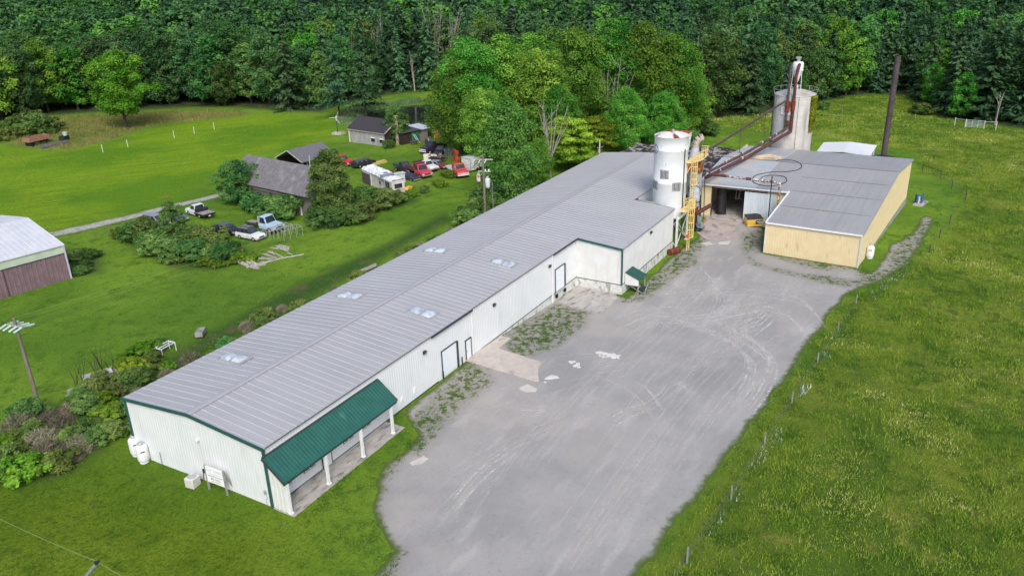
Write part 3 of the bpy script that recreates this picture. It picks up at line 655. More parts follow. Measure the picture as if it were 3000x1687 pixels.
m = MB(); p = G(2011, 738); m.box((p.x+.35, p.y+.1, H(p.x, p.y)+2.1), (.06, .36, .5)); m.build('red_placard', mat('red_placard', S(224,66,74), None, rough=.6), ld)
# filter / cyclone unit behind the ladder
UX, UY = 78.0, -5.35; ug = H(UX, UY)
un = thing('dust_collector', 'rusty dust collector with silver cone, bent exhaust stack and fat grey elbow duct', 'dust collector', (UX, UY, ug))
m = MB(); m.lathe([(1.02, 3.9), (1.02, 7.35)], (UX, UY, 0), 28); m.build('drum', mat('drum_grey', S(178,180,182), S(160,162,164), 1, .5, c3=S(130,96,80), scale3=1.5, lo3=.64, hi3=.74), un)
m = MB(); m.box((UX-.1, UY-.1, 8.1), (1.9, 1.95, 1.5), rz=R(8)); m.build('rust_box', mat('rust_box', S(168,104,66), S(112,62,46), 1.0, .85, c3=S(196,170,120), scale3=1.4, lo3=.58, hi3=.7), un)
m = MB(); m.lathe([(.98, 8.86), (.56, 10.3), (.52, 10.7)], (UX-.2, UY+.1, 0), 24); m.build('cone', mat('galv_cone', S(196,200,204), S(170,174,178), 1.5, .4), un)
c = Vector((UX-.2, UY+.1, 10.7)); d = Vector((.7, -.75, 0)).normalized()
pts = [c, c+Vector((0,0,.5)), c+d*.18+Vector((0,0,.95)), c+d*.55+Vector((0,0,1.25)), c+d*1.0+Vector((0,0,1.35))]
m = MB(); 
for i in range(4): m.cyl(pts[i], pts[i+1], .5, .5 if i < 3 else .56, 18, caps=(i == 0))
m.build('exhaust_bend', mat('bend_rusty_grey', S(176,172,166), S(150,110,84), 1.2, .6, lo=.5, hi=.66), un)
m = MB(); m.cyl(pts[3]+(pts[4]-pts[3])*.9, pts[4], .5, .5, 18); m.build('exhaust_mouth', frame_dark, un)
# elbow duct
e = Vector((-.93, -.36, 0)).normalized(); b0 = Vector((UX-.4, UY-.1, 5.0))
pts = [b0, b0+e*.9+Vector((0,0,.1)), b0+e*1.5+Vector((0,0,-.35)), b0+e*1.75+Vector((0,0,-1.1)), b0+e*1.8+Vector((0,0,-2.2))]
dm = mat('duct_steel', S(176,186,194), S(150,158,166), 1.5, .35)
m = MB()
for i in range(4): m.cyl(pts[i], pts[i+1], .82, .82 if i < 3 else .72, 20, caps=(i in (0, 3)))
for p in pts[1:4]: m.ico(p, .82, sub=2)
el = m.build('elbow_duct', dm, un)
m = MB()
for i, dd in ((0, e), (1, (e+Vector((0,0,-.5))).normalized()), (3, Vector((0,0,-1)))): q = pts[i]+dd*.35; m.cyl(q, q+dd*.09, .88, n=20)
m.build('flange', frame_dark, el)
m = MB(); q = pts[4]; m.cyl(q, (q.x, q.y, 1.9), .72, .62, 16); m.cyl((q.x, q.y, 1.9), (q.x+.1, q.y, ug), .3, .25, 12); m.build('rust_drop', rust, un)
m = MB(); m.cyl((q.x+.2, q.y-.3, 1.6), (q.x+1.6, q.y-2.0, 2.7), .3, n=14); m.build('rusty_branch', rust_pipe, un)
m = MB(); m.cyl((q.x-.1, q.y-.9, .1), (q.x+.25, q.y-1.05, .12), .5, n=18); m.box((q.x+.05, q.y-.95, .75), (.45, .45, 1.1)); m.box((q.x+.4, q.y-1.1, -.25), (1.0, .8, .2)); m.build('blower', mat('blower_grey', S(150,166,178), S(120,132,142), 1.5, .5), un)
m = MB()
for i, j in ((-1,-1),(1,-1),(1,1),(-1,1)): m.bar((UX+i*.8, UY+j*.8, ug-.2), (UX+i*.8, UY+j*.8, 3.95), .14)
m.bar((UX-.8, UY-.8, .3), (UX+.8, UY-.8, 3.6), .08); m.bar((UX-.8, UY+.8, .3), (UX-.8, UY-.8, 3.6), .08); m.build('support_frame', frame_dark, un)
m = MB()
for q in (rp(.9)-ya_*.9, rp(1.5)-ya_*1.2): m.cyl((q.x, q.y, H(q.x, q.y)-.1), (q.x-.4, q.y+.1, 7.3), .06, n=8)
m.build('standpipe', frame_dark, un)
# clutter under the tower
m = MB(); q = G(1979, 743); m.cyl((q.x-1.1, q.y+.5, q.z+.45), (q.x+.4, q.y-.15, q.z+.42), .42, n=18); m.cyl((q.x+.4, q.y-.15, q.z+.42), (q.x+.55, q.y-.2, q.z+.42), .46, n=18); o = m.build('rusty_barrel', rust); tag(o, 'rusty red-brown barrel lying at the foot of the white tower leg', 'barrel')
m = MB(); q = G(2052, 668); m.prism([(q.x-1.3, q.y+.8, q.z), (q.x+1.2, q.y+1.2, q.z), (q.x+1.4, q.y-.6, q.z), (q.x-1.5, q.y-.5, q.z)], (0, 0, .12)); tag(m.build('scrap_heap', debris_dark), 'low heap of dark scrap on the ground beside the blower', 'scrap heap')
m = MB(); a, b = G(2040, 676), G(2068, 648); m.bar((a.x, a.y, a.z+.1), (b.x, b.y, b.z+.25), .22, .2); o = m.build('timber_beam', mat('beam_tan', S(176,140,108), S(140,108,84), 3, .9)); tag(o, 'long tan timber lying along the concrete ramp edge', 'beam')
for i, (px, py, h) in enumerate(((1992, 640, 1.1), (1986, 665, .9), (2000, 690, .7), (1996, 655, .8))):
    q = G(px, py); m = MB(); m.ico((q.x+1.5, q.y+2.2, q.z+h*.5), h*.7, (1.1, 1, .8), 2, .3, i); o = m.build('machine_part', mat('scrap_grey', S(110,110,114), S(70,68,70), 2, .7)); tag(o, 'grey scrap machinery heaped under the white tower', 'scrap', 'scrap heaped under the white tower')

# ------------------------------------------------------------------ concrete silo
SX, SY, SR = 107.0, -12.25, 3.22; ST = 14.1; sg = H(SX, SY)
si = thing('concrete_silo', 'tall grey concrete silo with shallow dome roof and streaked sides behind the hall', 'silo', (SX, SY, sg))
prof = [(SR, sg-.2)]; z = sg

prof += [(SR, ST-.08), (SR-.04, ST)]
m = MB(); m.lathe(prof, (SX, SY, 0), 56); m.build('staves', silo_conc, si)
m = MB(); m.lathe([(SR+.06, ST-.02), (SR+.06, ST+.1), (SR*.92, ST+.18), (SR*.55, ST+.6), (.5, ST+.85)], (SX, SY, 0), 40); m.build('dome_roof', mat('dome_conc', S(188,188,188), S(170,168,164), .9, .7, c3=S(176,140,84), scale3=.35, lo3=.55, hi3=.68), si)
m = MB(); n = 26
for i in range(n):
    a0, a1 = 2*math.pi*i/n, 2*math.pi*(i+1)/n
    if 0.0 <= i/n < .93: m.bar((SX+(SR+.25)*math.cos(a0), SY+(SR+.25)*math.sin(a0), ST+.95), (SX+(SR+.25)*math.cos(a1), SY+(SR+.25)*math.sin(a1), ST+.95), .05)
    if i % 4 == 0: m.bar((SX+(SR+.02)*math.cos(a0), SY+(SR+.02)*math.sin(a0), ST-.1), (SX+(SR+.25)*math.cos(a0), SY+(SR+.25)*math.sin(a0), ST+.95), .05)
m.build('roof_rail', alu, si)
th_c = math.atan2(CAM[1]-SY, CAM[0]-SX)            # towards the camera
def sp_(deg, r=SR): a_ = th_c+R(deg); return (SX+r*math.cos(a_), SY+r*math.sin(a_))
m = MB()
for s_ in (-76, -69): m.bar((*sp_(s_, SR+.18), sg), (*sp_(s_, SR+.18), ST-.3), .05)
z = sg+.5; i = 0
while z < ST-.4: m.bar((*sp_(-76, SR+.18), z), (*sp_(-69, SR+.18), z), .05); z += .38
z = 1.0
while z < ST-.4: m.bar((*sp_(-72, SR), z), (*sp_(-72, SR+.4), z), .08, .06); z += 1.35
m.build('ladder', frame_dark, si)
m = MB()
for zz in np.arange(sg+.45, ST-.4, .9): m.lathe([(SR+.012, zz), (SR+.012, zz+.03)], (SX, SY, 0), 56, False)
m.build('hoop', mat('hoop_steel', S(172,170,167), None, rough=.7), si)
lblr = mat('red_letter', S(206,120,112), None, rough=.7)
for deg, ch in ((-27, 'S'), (-9, 'A')):
    o = curved_panel('sign_board', th_c+R(deg), 11.85, .95, 1.25, white_paint, si, r=SR+.05, cx=SX, cy=SY, t=.05)
    q = sp_(deg, SR+.12); n_ = Vector((math.cos(th_c+R(deg)), math.sin(th_c+R(deg)), 0)); e_ = Vector((-n_.y, n_.x, 0))
    M = Matrix.Translation((q[0], q[1], 11.85)) @ Matrix((( e_.x, 0, n_.x, 0), (e_.y, 0, n_.y, 0), (0, 1, 0, 0), (0, 0, 0, 1)))
    text_mesh(ch, 1.0, lblr, o, M, 'letter')
m = MB()
q1, q2 = sp_(12, SR+.02), sp_(12, SR+.06); m.bar((*q1, sg), (*q1, ST), .05); m.build('cable', frame_dark, si)
# climbing vine
def vine():
    q = np.random.default_rng(5); N = 2600
    dg = 52+np.abs(q.normal(0, 16, N)); z = ST-.1-np.abs(q.normal(0, 2.4, N)); keep = (dg < 110) & (z > 8.3) & ((dg > 44+3.2*(ST-z)*.5))
    dg, z = dg[keep], z[keep]; a_ = th_c+np.radians(dg); rr = SR+q.uniform(.02, .28, len(z))
    c = np.stack([SX+rr*np.cos(a_), SY+rr*np.sin(a_), z], 1); n_ = np.stack([np.cos(a_), np.sin(a_), 0*a_+.3], 1)
    return c, n_
# cyclone with stand on the silo
cy = thing('cyclone', 'white cyclone funnel with braced stand on top of the concrete silo', 'cyclone', (SX, SY, ST+.85))
m = MB(); m.lathe([(.06, 15.75), (.2, 16.0), (.86, 17.9), (.86, 19.0), (.7, 19.2), (.3, 19.25)], (SX, SY, 0), 24); m.build('funnel', tower_white, cy)
m = MB(); m.lathe([(.2, ST+.7), (.38, ST+.9), (.38, ST+1.3), (.12, 15.75)], (SX, SY, 0), 16); m.build('air_lock', mat('airlock_pale', S(206,206,204), S(180,178,174), 2, .5), cy)
m = MB(); m.lathe([(.89, 17.85), (.89, 17.98)], (SX, SY, 0), 20); 
for i in range(4): a_ = th_c+R(45+90*i); m.bar((SX+1.15*math.cos(a_), SY+1.15*math.sin(a_), ST+.3), (SX+.9*math.cos(a_), SY+.9*math.sin(a_), 17.9), .08); b_ = a_+R(90); m.bar((SX+1.1*math.cos(a_), SY+1.1*math.sin(a_), ST+1.3), (SX+1.1*math.cos(b_), SY+1.1*math.sin(b_), ST+.6), .05)
m.build('stand', steel_white, cy)
m = MB(); m.cyl((SX, SY, 19.2), (SX, SY, 19.75), .28, n=14); m.box((SX, SY, 19.85), (.75, .75, .24)); m.build('top_outlet', alu, cy)
# pipes
def pipe(name, label, pts, r, mt, clamps=None, cat='pipe', group=None, sub=None):
    t = thing(name, label, cat, pts[0], group=group); m = MB(); m.tube(pts, r, 12)
    for p in pts[1:-1]: m.ico(p, r*1.02, sub=1)
    m.build('tube', mt, t)
    if clamps:
        for a, b, f0, f1 in clamps:
            a, b = Vector(a), Vector(b); d = b-a; m = MB(); m.cyl(a+d*f0, a+d*f1, r*1.12, n=12); m.build('coupling', pipe_ins, t)
    return t
def zcol(x, y, px, py):
    d = ray(px, py); h = np.array([x, y])-CAM[:2]; t = (h@d[:2])/(d[:2]@d[:2]); return float(CAM[2]+t*d[2])
v1, v2 = Vector((*sp_(-17, SR+.35), 0)), Vector((*sp_(-2, SR+.35), 0))
zb1, zb2 = zcol(v1.x, v1.y, 2306, 380), zcol(v2.x, v2.y, 2317, 385)
zk = 12.9
top1, top2 = (SX-.8, SY+.9, 18.6), (SX-.75, SY-.35, 18.9)
u1 = (UX+.4, UY-.9, zcol(UX+.4, UY-.9, 2056, 513)); u2 = (UX+.9, UY-1.3, zcol(UX+.9, UY-1.3, 2066, 521))
def bez(a, b, t): return Vector(a)+(Vector(b)-Vector(a))*t
a1 = (v1.x, v1.y, zb1); a2 = (v2.x, v2.y, zb2)
def tilt_pt(a, u, t, dz): p = bez(a, u, t); return (p.x, p.y, p.z+dz)
pipe('feed_pipe', 'brown twin pipe with pale couplings, left one of the pair sloping from silo to collector', [top1, (v1.x, v1.y, 17.2), (v1.x, v1.y, zk), a1, tilt_pt(a1, u1, .5, -.35), u1], .2, pipe_dark,
     [((a1), u1, .12, .135), ((a1), u1, .2, .215), (a1, u1, .3, .315), (a1, u1, .55, .56), (a1, u1, .74, .75)], group='twin pipes from the silo')
pipe('feed_pipe', 'thicker rust-brown pipe, right one of the pair sloping from silo to collector', [top2, (v2.x, v2.y, 17.4), (v2.x, v2.y, zk), a2, tilt_pt(a2, u2, .5, -.35), u2], .25, rust_pipe,
     [(a2, u2, .6, .615), (a2, u2, .85, .86)], group='twin pipes from the silo')
m = MB(); q1 = Vector((v1.x, v1.y, zk)); q2 = Vector((v2.x, v2.y, zk)); mid = (q1+q2)/2
m.cyl(q1+Vector((0,0,.6)), q1+Vector((0,0,-1.2)), .34, .3, 14); m.cyl(q2+Vector((0,0,.6)), q2+Vector((0,0,-1.0)), .34, .3, 14); m.box(mid, (.3, .9, .9), rz=th_c); m.bar((v1.x, v1.y, zb1+1.4), (v2.x, v2.y, zb2+1.4), .6, .12); m.bar((v1.x, v1.y, zb1+.8), (v2.x, v2.y, zb2+.8), .6, .12)
o = m.build('pipe_bracket', rust, None); tag(o, 'rusty bracket and diverter holding the pipes to the silo front', 'bracket')
d0 = (*sp_(-24, SR+.5), zcol(*sp_(-24, SR+.5), 2311, 297)); d1 = (90, -4.2, zcol(90, -4.2, 2106, 430)); d2 = (UX+2.4, UY+.9, zcol(UX+2.4, UY+.9, 2062, 478))
pipe('blow_line', 'long thin dark twin line running from high on the silo down over the tar roof', [d0, d1, d2], .12, pipe_dark)
m = MB(); m.bar((d0[0], d0[1]+.02, d0[2]-.2), (d1[0], d1[1], d1[2]-.25), .1); 
for t in (.22, .62, .9):
    p = bez(d0, d1, t) if t < .8 else Vector(d1)
    if t > .5: m.bar((p.x, p.y, 4.3), (p.x, p.y, p.z), .09)
p = bez(d0, d1, .27); m.bar((p.x+.2, p.y, 5.7), (p.x, p.y, p.z), .05); o = m.build('line_support', pipe_dark); tag(o, 'slim dark posts and rail carrying the thin line', 'support')
j0 = (UX+.9, UY-1.4, zcol(UX+.9, UY-1.4, 2098, 508)-.1); jp = hp+Vector((.3, .2, 0)); j1 = (jp.x, jp.y, zcol(jp.x, jp.y, 2293, 536))
b_ = pipe('branch_pipe', 'pipe with peeling white lagging crossing above the doorway eave to the hopper', [j0, j1, (jp.x-.15, jp.y-.15, j1[2]-.6), (hp.x, hp.y, 2.65)], .17, pipe_ins)
m = MB(); m.cyl(bez(j0, j1, .03)+Vector((0,0,.0)), bez(j0, j1, .28), .2, n=12); m.cyl(bez(j0, j1, .55), bez(j0, j1, .62), .2, n=12); m.build('bare_length', rust_pipe, b_)
# hose lying on the hall roof
def roof_hit(px, py, P0=R1, P1=R2, P2=RL):
    n = (P1-P0).cross(P2-P0); d = Vector(ray(px, py)); c = Vector(CAM); t = (P0-c).dot(n)/d.dot(n); return c+d*t+Vector((0, 0, .2))
sawm = bpy.data.materials.new('sawdust'); sawm.use_nodes = True; _t = sawm.node_tree; _b = _t.nodes['Principled BSDF']; _b.inputs['Base Color'].default_value = S(222,194,152); _b.inputs['Roughness'].default_value = .95
_tc = _t.nodes.new('ShaderNodeTexCoord'); _no = _t.nodes.new('ShaderNodeTexNoise'); _no.inputs['Scale'].default_value = .55; _no.inputs['Detail'].default_value = 6; _mr = _t.nodes.new('ShaderNodeMapRange'); _mr.inputs[1].default_value = .38; _mr.inputs[2].default_value = .66; _mr.inputs[4].default_value = .9
_tr = _t.nodes.new('ShaderNodeBsdfTransparent'); _ms = _t.nodes.new('ShaderNodeMixShader'); _t.links.new(_tc.outputs['Object'], _no.inputs[0]); _t.links.new(_no.outputs[0], _mr.inputs[0]); _t.links.new(_mr.outputs[0], _ms.inputs[0]); _t.links.new(_tr.outputs[0], _ms.inputs[1]); _t.links.new(_b.outputs[0], _ms.inputs[2]); _t.links.new(_ms.outputs[0], _t.nodes['Material Output'].inputs[0])
for poly in ([(2165,476),(2190,466),(2222,458),(2262,454),(2292,464),(2285,472),(2240,470),(2205,477),(2180,484)], [(2104,490),(2112,478),(2150,458),(2172,456),(2164,464),(2130,480)]):
    c_ = Vector((sum(p[0] for p in poly)/len(poly), sum(p[1] for p in poly)/len(poly))); m = MB(); vs = [roof_hit(*p)-Vector((0,0,.06)) for p in poly]; m.add(vs, [tuple(range(len(vs)))]); m.build('sawdust_stain', sawm, yb)
pth = [(2272,475),(2285,472),(2304,472),(2326,475),(2343,482),(2348,492),(2340,500),(2322,505),(2300,507),(2262,508),(2232,513),(2212,519),(2204,530),(2211,540),(2232,547),(2256,549),(2280,546),(2299,539),(2305,531),(2297,522),(2276,518),(2252,518),(2234,522),(2228,530),(2232,535),(2240,539)]
pw = [roof_hit(*p) for p in pth]; sm = []
for i in range(len(pw)-1):
    p0, p1, p2, p3 = pw[max(0, i-1)], pw[i], pw[i+1], pw[min(len(pw)-1, i+2)]
    for k in range(5):
        t = k/5; sm.append(.5*((2*p1)+(p2-p0)*t+(2*p0-5*p1+4*p2-p3)*t*t+(3*p1-p0-3*p2+p3)*t**3))
m = MB(); m.tube(sm+[pw[-1]], .06, 6); o = m.build('hose', mat('hose_dark', S(62,66,70), None, rough=.6)); tag(o, 'dark hose looped loosely on the grey hall roof', 'hose')

# ------------------------------------------------------------------ smokestack, white shed, tar-roofed building
KX, KY = 105.3, -27.0; kg = H(KX, KY)
sk_ = thing('smokestack', 'slim dark brown steel smokestack rising behind the yellow hall', 'chimney', (KX, KY, kg))
m = MB(); z = 5.4; i = 0
while z < 20.8: m.cyl((KX, KY, z), (KX, KY, min(z+2.2, 20.85)), .43, n=24); m.cyl((KX, KY, min(z+2.2, 20.85)-.06), (KX, KY, min(z+2.2, 20.85)), .455, n=24); z += 2.2
m.build('flue', mat('stack_brown', S(84,72,76), S(66,56,60), 1.2, .65, c3=S(104,92,96), scale3=1.2, lo3=.55, hi3=.75, stretch3=(1,1,.2)), sk_)
m = MB(); m.cyl((KX, KY, kg-.2), (KX, KY, 5.15), 1.7, n=28); m.lathe([(1.85, 5.15), (1.85, 5.3), (.8, 5.55), (.55, 5.7)], (KX, KY, 0), 28); m.build('boiler_base', black_paint, sk_)
zs = 3.9; cs = [at(2413, 417, zs), at(2393, 443, zs), at(2548, 458, zs), at(2569, 426, zs)]; cs = [Vector(c) for c in cs]
ws = thing('white_shed', 'small shed with flat white roof behind the yellow hall and smokestack', 'shed', (cs[1].x, cs[1].y, H(cs[1].x, cs[1].y)))
ml, mr_ = (cs[0]+cs[1])/2*0+cs[1]*.5+cs[2]*.5, cs[0]*.5+cs[3]*.5; ml.z += .35; mr_.z += .35
m = MB(); t = Vector((0,0,.12))
m.hexa([cs[1]-t, ml-t, mr_-t, cs[0]-t], [cs[1], ml, mr_, cs[0]]); m.hexa([ml-t, cs[2]-t, cs[3]-t, mr_-t], [ml, cs[2], cs[3], mr_]); m.build('roof', white_paint, ws)
m = MB(); cc = (cs[0]+cs[1]+cs[2]+cs[3])/4; ins = [c+(cc-c)*.04 for c in (cs[1], cs[2], cs[3], cs[0])]
for i in range(4): 
    a, b = ins[i], ins[(i+1) % 4]
    if i == 1: continue
    m.prism([(a.x, a.y, -1.5), (b.x, b.y, -1.5), (b.x, b.y, zs-.1), (a.x, a.y, zs-.1)], ((cc-a).normalized()*.05))
m.build('wall', white_sheet, ws)
m = MB(); 
for t_ in (0, .33, .66, 1): q = ins[1].lerp(ins[2], t_); m.bar((q.x, q.y, -1.4), (q.x, q.y, zs-.1), .14)
m.build('post', wood_grey, ws)
dk = [(93.0, 14.9), (105.5, 14.3), (107, 5.7), (108.5, -1.0), (107.0, -3.6), (94.0, -3.6), (88.5, -3.4), (88.0, -.4), (92.8, -.4)]
tb = thing('tar_roof_building', 'low building with decayed black tar roof strewn with pale debris behind the warehouse', 'building', (98, 5, H(98, 5)))
m = MB(); m.prism([(x, y, 3.7) for x, y in dk[::-1]], (0, 0, .3)) if False else m.prism([(x, y, 3.7) for x, y in dk], (0, 0, .3)); m.build('roof', debris_dark, tb)
m = MB(); n = len(dk); cx_, cy_ = 98, 4
for i in range(n):
    a, b = dk[i], dk[(i+1) % n]; a = (a[0]+(cx_-a[0])*.02, a[1]+(cy_-a[1])*.02); b = (b[0]+(cx_-b[0])*.02, b[1]+(cy_-b[1])*.02)
    m.add([(*a, -1.6), (*b, -1.6), (*b, 3.69), (*a, 3.69)], [(0, 1, 2, 3)])
m.build('wall', mat('block_dark', S(110,106,104), S(88,84,82), 2, .9), tb)
q = random.Random(3); m = MB()
def inpoly(x, y, P):
    c = False; j = len(P)-1
    for i in range(len(P)):
        if (P[i][1] > y) != (P[j][1] > y) and x < (P[j][0]-P[i][0])*(y-P[i][1])/(P[j][1]-P[i][1])+P[i][0]: c = not c
        j = i
    return c
k = 0
while k < 150:
    x, y = q.uniform(88, 108), q.uniform(-3.5, 14.5)
    if not inpoly(x, y, dk): continue
    k += 1; m.box((x, y, 4.02+q.random()*.05), (q.uniform(.3, 1.6), q.uniform(.15, .7), q.uniform(.04, .16)), rz=q.uniform(-1, 1))
o = m.build('roof_debris', mat('pale_debris', S(176,170,168), S(110,104,102), 2, .9, rnd_tint=0), tb); o['kind'] = 'stuff'
# small steel yard dumpster
pd = [G(2189, 667), G(2233, 671)]; dx = (pd[1]-pd[0]).normalized(); dn = Vector((dx.y, -dx.x, 0)); 
if dn.x > 0: dn = -dn
dd_ = -dn; dlen = (pd[1]-pd[0]).length; o0 = pd[0]; zz = o0.z
du = thing('dumpster', 'yellow steel dumpster with black lid beside the white sliding door', 'dumpster', o0, math.atan2(dx.y, dx.x))
def dq(s_, t_, z): p = o0+dx*s_*dlen+dd_*t_; return (p.x, p.y, zz+z)
m = MB(); m.hexa([dq(.02, .05, .1), dq(.98, .05, .1), dq(.98, 1.25, .1), dq(.02, 1.25, .1)], [dq(0, 0, 1.15), dq(1, 0, 1.15), dq(1, 1.35, 1.5), dq(0, 1.35, 1.5)])
for s_ in (.0, .5, 1): m.bar(dq(s_, -.02, .12), dq(s_, -.03, 1.12), .06)
m.bar(dq(0, -.04, .7), dq(1, -.04, .7), .05, .07)
m.build('bin', mat('dumpster_yellow', S(234,196,96), S(222,182,84), 1.5, .5, c3=S(150,104,52), scale3=2.5, lo3=.66, hi3=.78), du)
m = MB(); 
for s0, s1 in ((.0, .49), (.51, 1)): m.hexa([dq(s0, -.06, 1.17), dq(s1, -.06, 1.17), dq(s1, 1.38, 1.53), dq(s0, 1.38, 1.53)], [dq(s0, -.06, 1.24), dq(s1, -.06, 1.24), dq(s1, 1.38, 1.6), dq(s0, 1.38, 1.6)])
m.build('lid', black_paint, du)
m = MB(); m.hexa([dq(.52, -.075, .5), dq(.95, -.075, .5), dq(.95, -.05, .5), dq(.52, -.05, .5)], [dq(.52, -.09, 1.0), dq(.95, -.09, 1.0), dq(.95, -.06, 1.0), dq(.52, -.06, 1.0)]); pl = m.build('plate', mat('plate_green', S(30,70,52), None, rough=.6), du)
m = MB(); 
for s_, w, z in ((.58, .05, .78), (.66, .08, .72), (.76, .06, .8), (.85, .06, .76), (.72, .3, .6)): m.bar(dq(s_, -.1, z), dq(s_+w, -.1, z+.03), .02, .12 if w < .2 else .06)
m.build('plate_marks', white_paint, pl)
m = MB(); m.bar(dq(1.02, .3, .8), dq(1.02, 1.0, .8), .12, .16); m.bar(dq(-.02, .3, .8), dq(-.02, 1.0, .8), .12, .16); m.build('lift_pocket', mat('dumpster_yellow', S(234,196,96)), du)
# ------------------------------------------------------------------ propane tanks, air conditioner, sign
def propane(name, label, x, y, s=1.0, dome_x=-1):
    z = H(x, y); t = thing(name, label, 'gas tank', (x, y, z), group='white propane cylinders')
    m = MB(); m.lathe([(.05, .12), (.3, .14), (.36, .22), (.38, .32), (.38, 1.08), (.36, 1.2), (.29, 1.3), (.14, 1.36), (.05, 1.37)], (0, 0, 0), 28); m.v = [(x+a*s, y+b*s, z+c*s) for a, b, c in m.v]; m.build('cylinder', white_paint, t)
    m = MB(); m.lathe([(.3, 0), (.3, .17)], (0, 0, 0), 24); m.v = [(x+a*s, y+b*s, z+c*s) for a, b, c in m.v]; m.build('foot_ring', steel_white, t)
    m = MB(); m.lathe([(.17, 1.3), (.18, 1.48), (.14, 1.52)], (0, 0, 0), 18); m.v = [(x+a*s, y+b*s, z+c*s) for a, b, c in m.v]; m.build('valve_cap', alu, t)
    m = MB(); th = math.atan2(CAM[1]-y, CAM[0]-x)
    m.box((x+.385*s*math.cos(th), y+.385*s*math.sin(th), z+.95*s), (.02, .26*s, .07*s), rz=th); m.build('label_strip', frame_dark, t)
    return t
pA, pB = G(424, 1352), G(398, 1345)
propane('propane_tank', 'white propane tank nearer the gable wall of the pair left of the sign', pA.x, pA.y, 1.22)
propane('propane_tank', 'white propane tank half hidden behind its twin at the gable corner', pB.x+.5, pB.y+.5, 1.22)
p = G(2547, 756); propane('propane_tank', 'lone white propane tank at the front corner of the yellow hall', p.x, p.y, 1.28)
p = G(567, 1422); ac = thing('air_conditioner', 'square beige air conditioner unit on the grass by the gable', 'air conditioner', p, R(8))
m = MB(); m.box((p.x, p.y, p.z+.42), (.82, .82, .8), rz=R(8)); o = m.build('casing', mat('ac_beige', S(220,220,214), S(206,206,200), 3, .5), ac, bevel=.03)
m = MB(); 
for k in range(9): 
    for a_ in (0, 90): m.box((p.x+.415*math.cos(R(8+180+a_)), p.y+.415*math.sin(R(8+180+a_)), p.z+.12+k*.075), (.02, .7, .012), rz=R(8+a_))
m.build('grille', mat('ac_louver', S(160,160,152), None), ac)
m = MB(); m.lathe([(.34, .825), (.34, .84), (.27, .85), (.27, .83)], p, 24); m.build('fan_ring', alu, ac)
m = MB(); m.cyl(p+Vector((0,0,.823)), p+Vector((0,0,.829)), .27, n=20); m.build('fan_opening', black, ac)
m = MB(); m.tube([(p.x+.4, p.y-.1, p.z+.3), (-.2, p.y-.35, p.z+.2), (-.08, p.y-.35, p.z+.9)], .03, 6); m.box((-.1, p.y-.45, p.z+1.0), (.1, .2, .3)); m.build('line_set', frame_dark, ac)
a, b = G(614, 1432), G(667, 1450)
sg_ = thing('sign_board', 'white lettered sign board on two grey posts before the gable', 'sign', (a+b)/2)
e_ = (b-a); e_.z = 0; Ls = e_.length; e_.normalize(); n_ = Vector((e_.y, -e_.x, 0))
if n_.x > 0: n_ = -n_
zt_ = zcol(a.x, a.y, 614.5, 1358); zbt = zcol(a.x, a.y, 614.5, 1406); gz = a.z
for q in (a, b): m = MB(); m.bar((q.x, q.y, gz-.1), (q.x, q.y, zt_+.05), .12, .12); m.build('post', mat('sign_post', S(128,132,134), S(150,150,144), 2, .8), sg_)
c = (a+b)/2; m = MB(); Mx = Matrix((e_, n_, Vector((0,0,1)))).transposed(); m.box((c.x+n_.x*.02, c.y+n_.y*.02, (zt_+zbt)/2), (Ls-.1, .05, zt_-zbt), M=Mx); bd = m.build('panel', mat('sign_white', S(240,242,244), None, rough=.4), sg_)
m = MB(); m.bar((b.x-n_.x*.05, b.y-n_.y*.05, zt_-.1), (b.x-n_.x*.75, b.y-n_.y*.75, gz), .09); m.bar((a.x-n_.x*.05, a.y-n_.y*.05, zt_-.1), (a.x-n_.x*.75, a.y-n_.y*.75, gz), .09); m.build('brace', mat('sign_post', S(128,132,134)), sg_)
hh = zt_-zbt; q0 = c+n_*.055; 
lett = mat('sign_letter', S(128,130,134), None, rough=.6); lettd = mat('sign_letter_dark', S(64,74,78), None, rough=.6); lettp = mat('sign_letter_pale', S(196,198,206), None, rough=.6)
def sline(s, fz, size, mt):
    M = Matrix(((e_.x, 0, n_.x, q0.x), (e_.y, 0, n_.y, q0.y), (0, 1, 0, zbt+hh*fz), (0, 0, 0, 1))); text_mesh(s, size, mt, bd, M)
sline('H.W. TIMBER', .80, hh*.2, lettp); sline('Fine Wood Products', .6, hh*.1, lettp); sline('WOOD CABINETS & DOOR PARTS', .45, hh*.07, lettd); sline('495-5923', .27, hh*.19, lett); sline('Most Days   Business Only', .12, hh*.065, lett)

# ------------------------------------------------------------------ utility poles and wires
def insul(m, p, d, L=.5, r=.08):
    p = Vector(p); d = Vector(d).normalized()
    for i in range(6): m.cyl(p+d*(i*L/6), p+d*(i*L/6+L/9), r, r*.8, 8)
    m.cyl(p, p+d*L, r*.4, n=6)
wires = []
b = G(118, 1200); zt_ = zcol(b.x, b.y, 50, 928)
up_ = thing('utility_pole', 'weathered wooden utility pole in the scrub, crossarm with pale green insulators', 'utility pole', b)
m = MB(); m.cyl((b.x, b.y, b.z-.3), (b.x, b.y, zt_), .19, .13, 14); m.build('shaft', pole_wood, up_)
arm_d = Vector((-.15, 1, 0)).normalized()                      # arms lie across the line towards the far pole
line_d = Vector((1, .0, 0))
ac_ = Vector((b.x, b.y, zt_-.75))
m = MB(); 
for o_ in (-.12, .12): m.bar(ac_+line_d*o_-arm_d*1.05, ac_+line_d*o_+arm_d*1.05, .1, .13)
m.build('crossarm', mat('arm_grey', S(178,176,172), S(150,148,146), 3, .9), up_)
ceram = mat('insulator_green', S(176,214,200), S(200,220,214), 2, .3)
m = MB(); ends = []
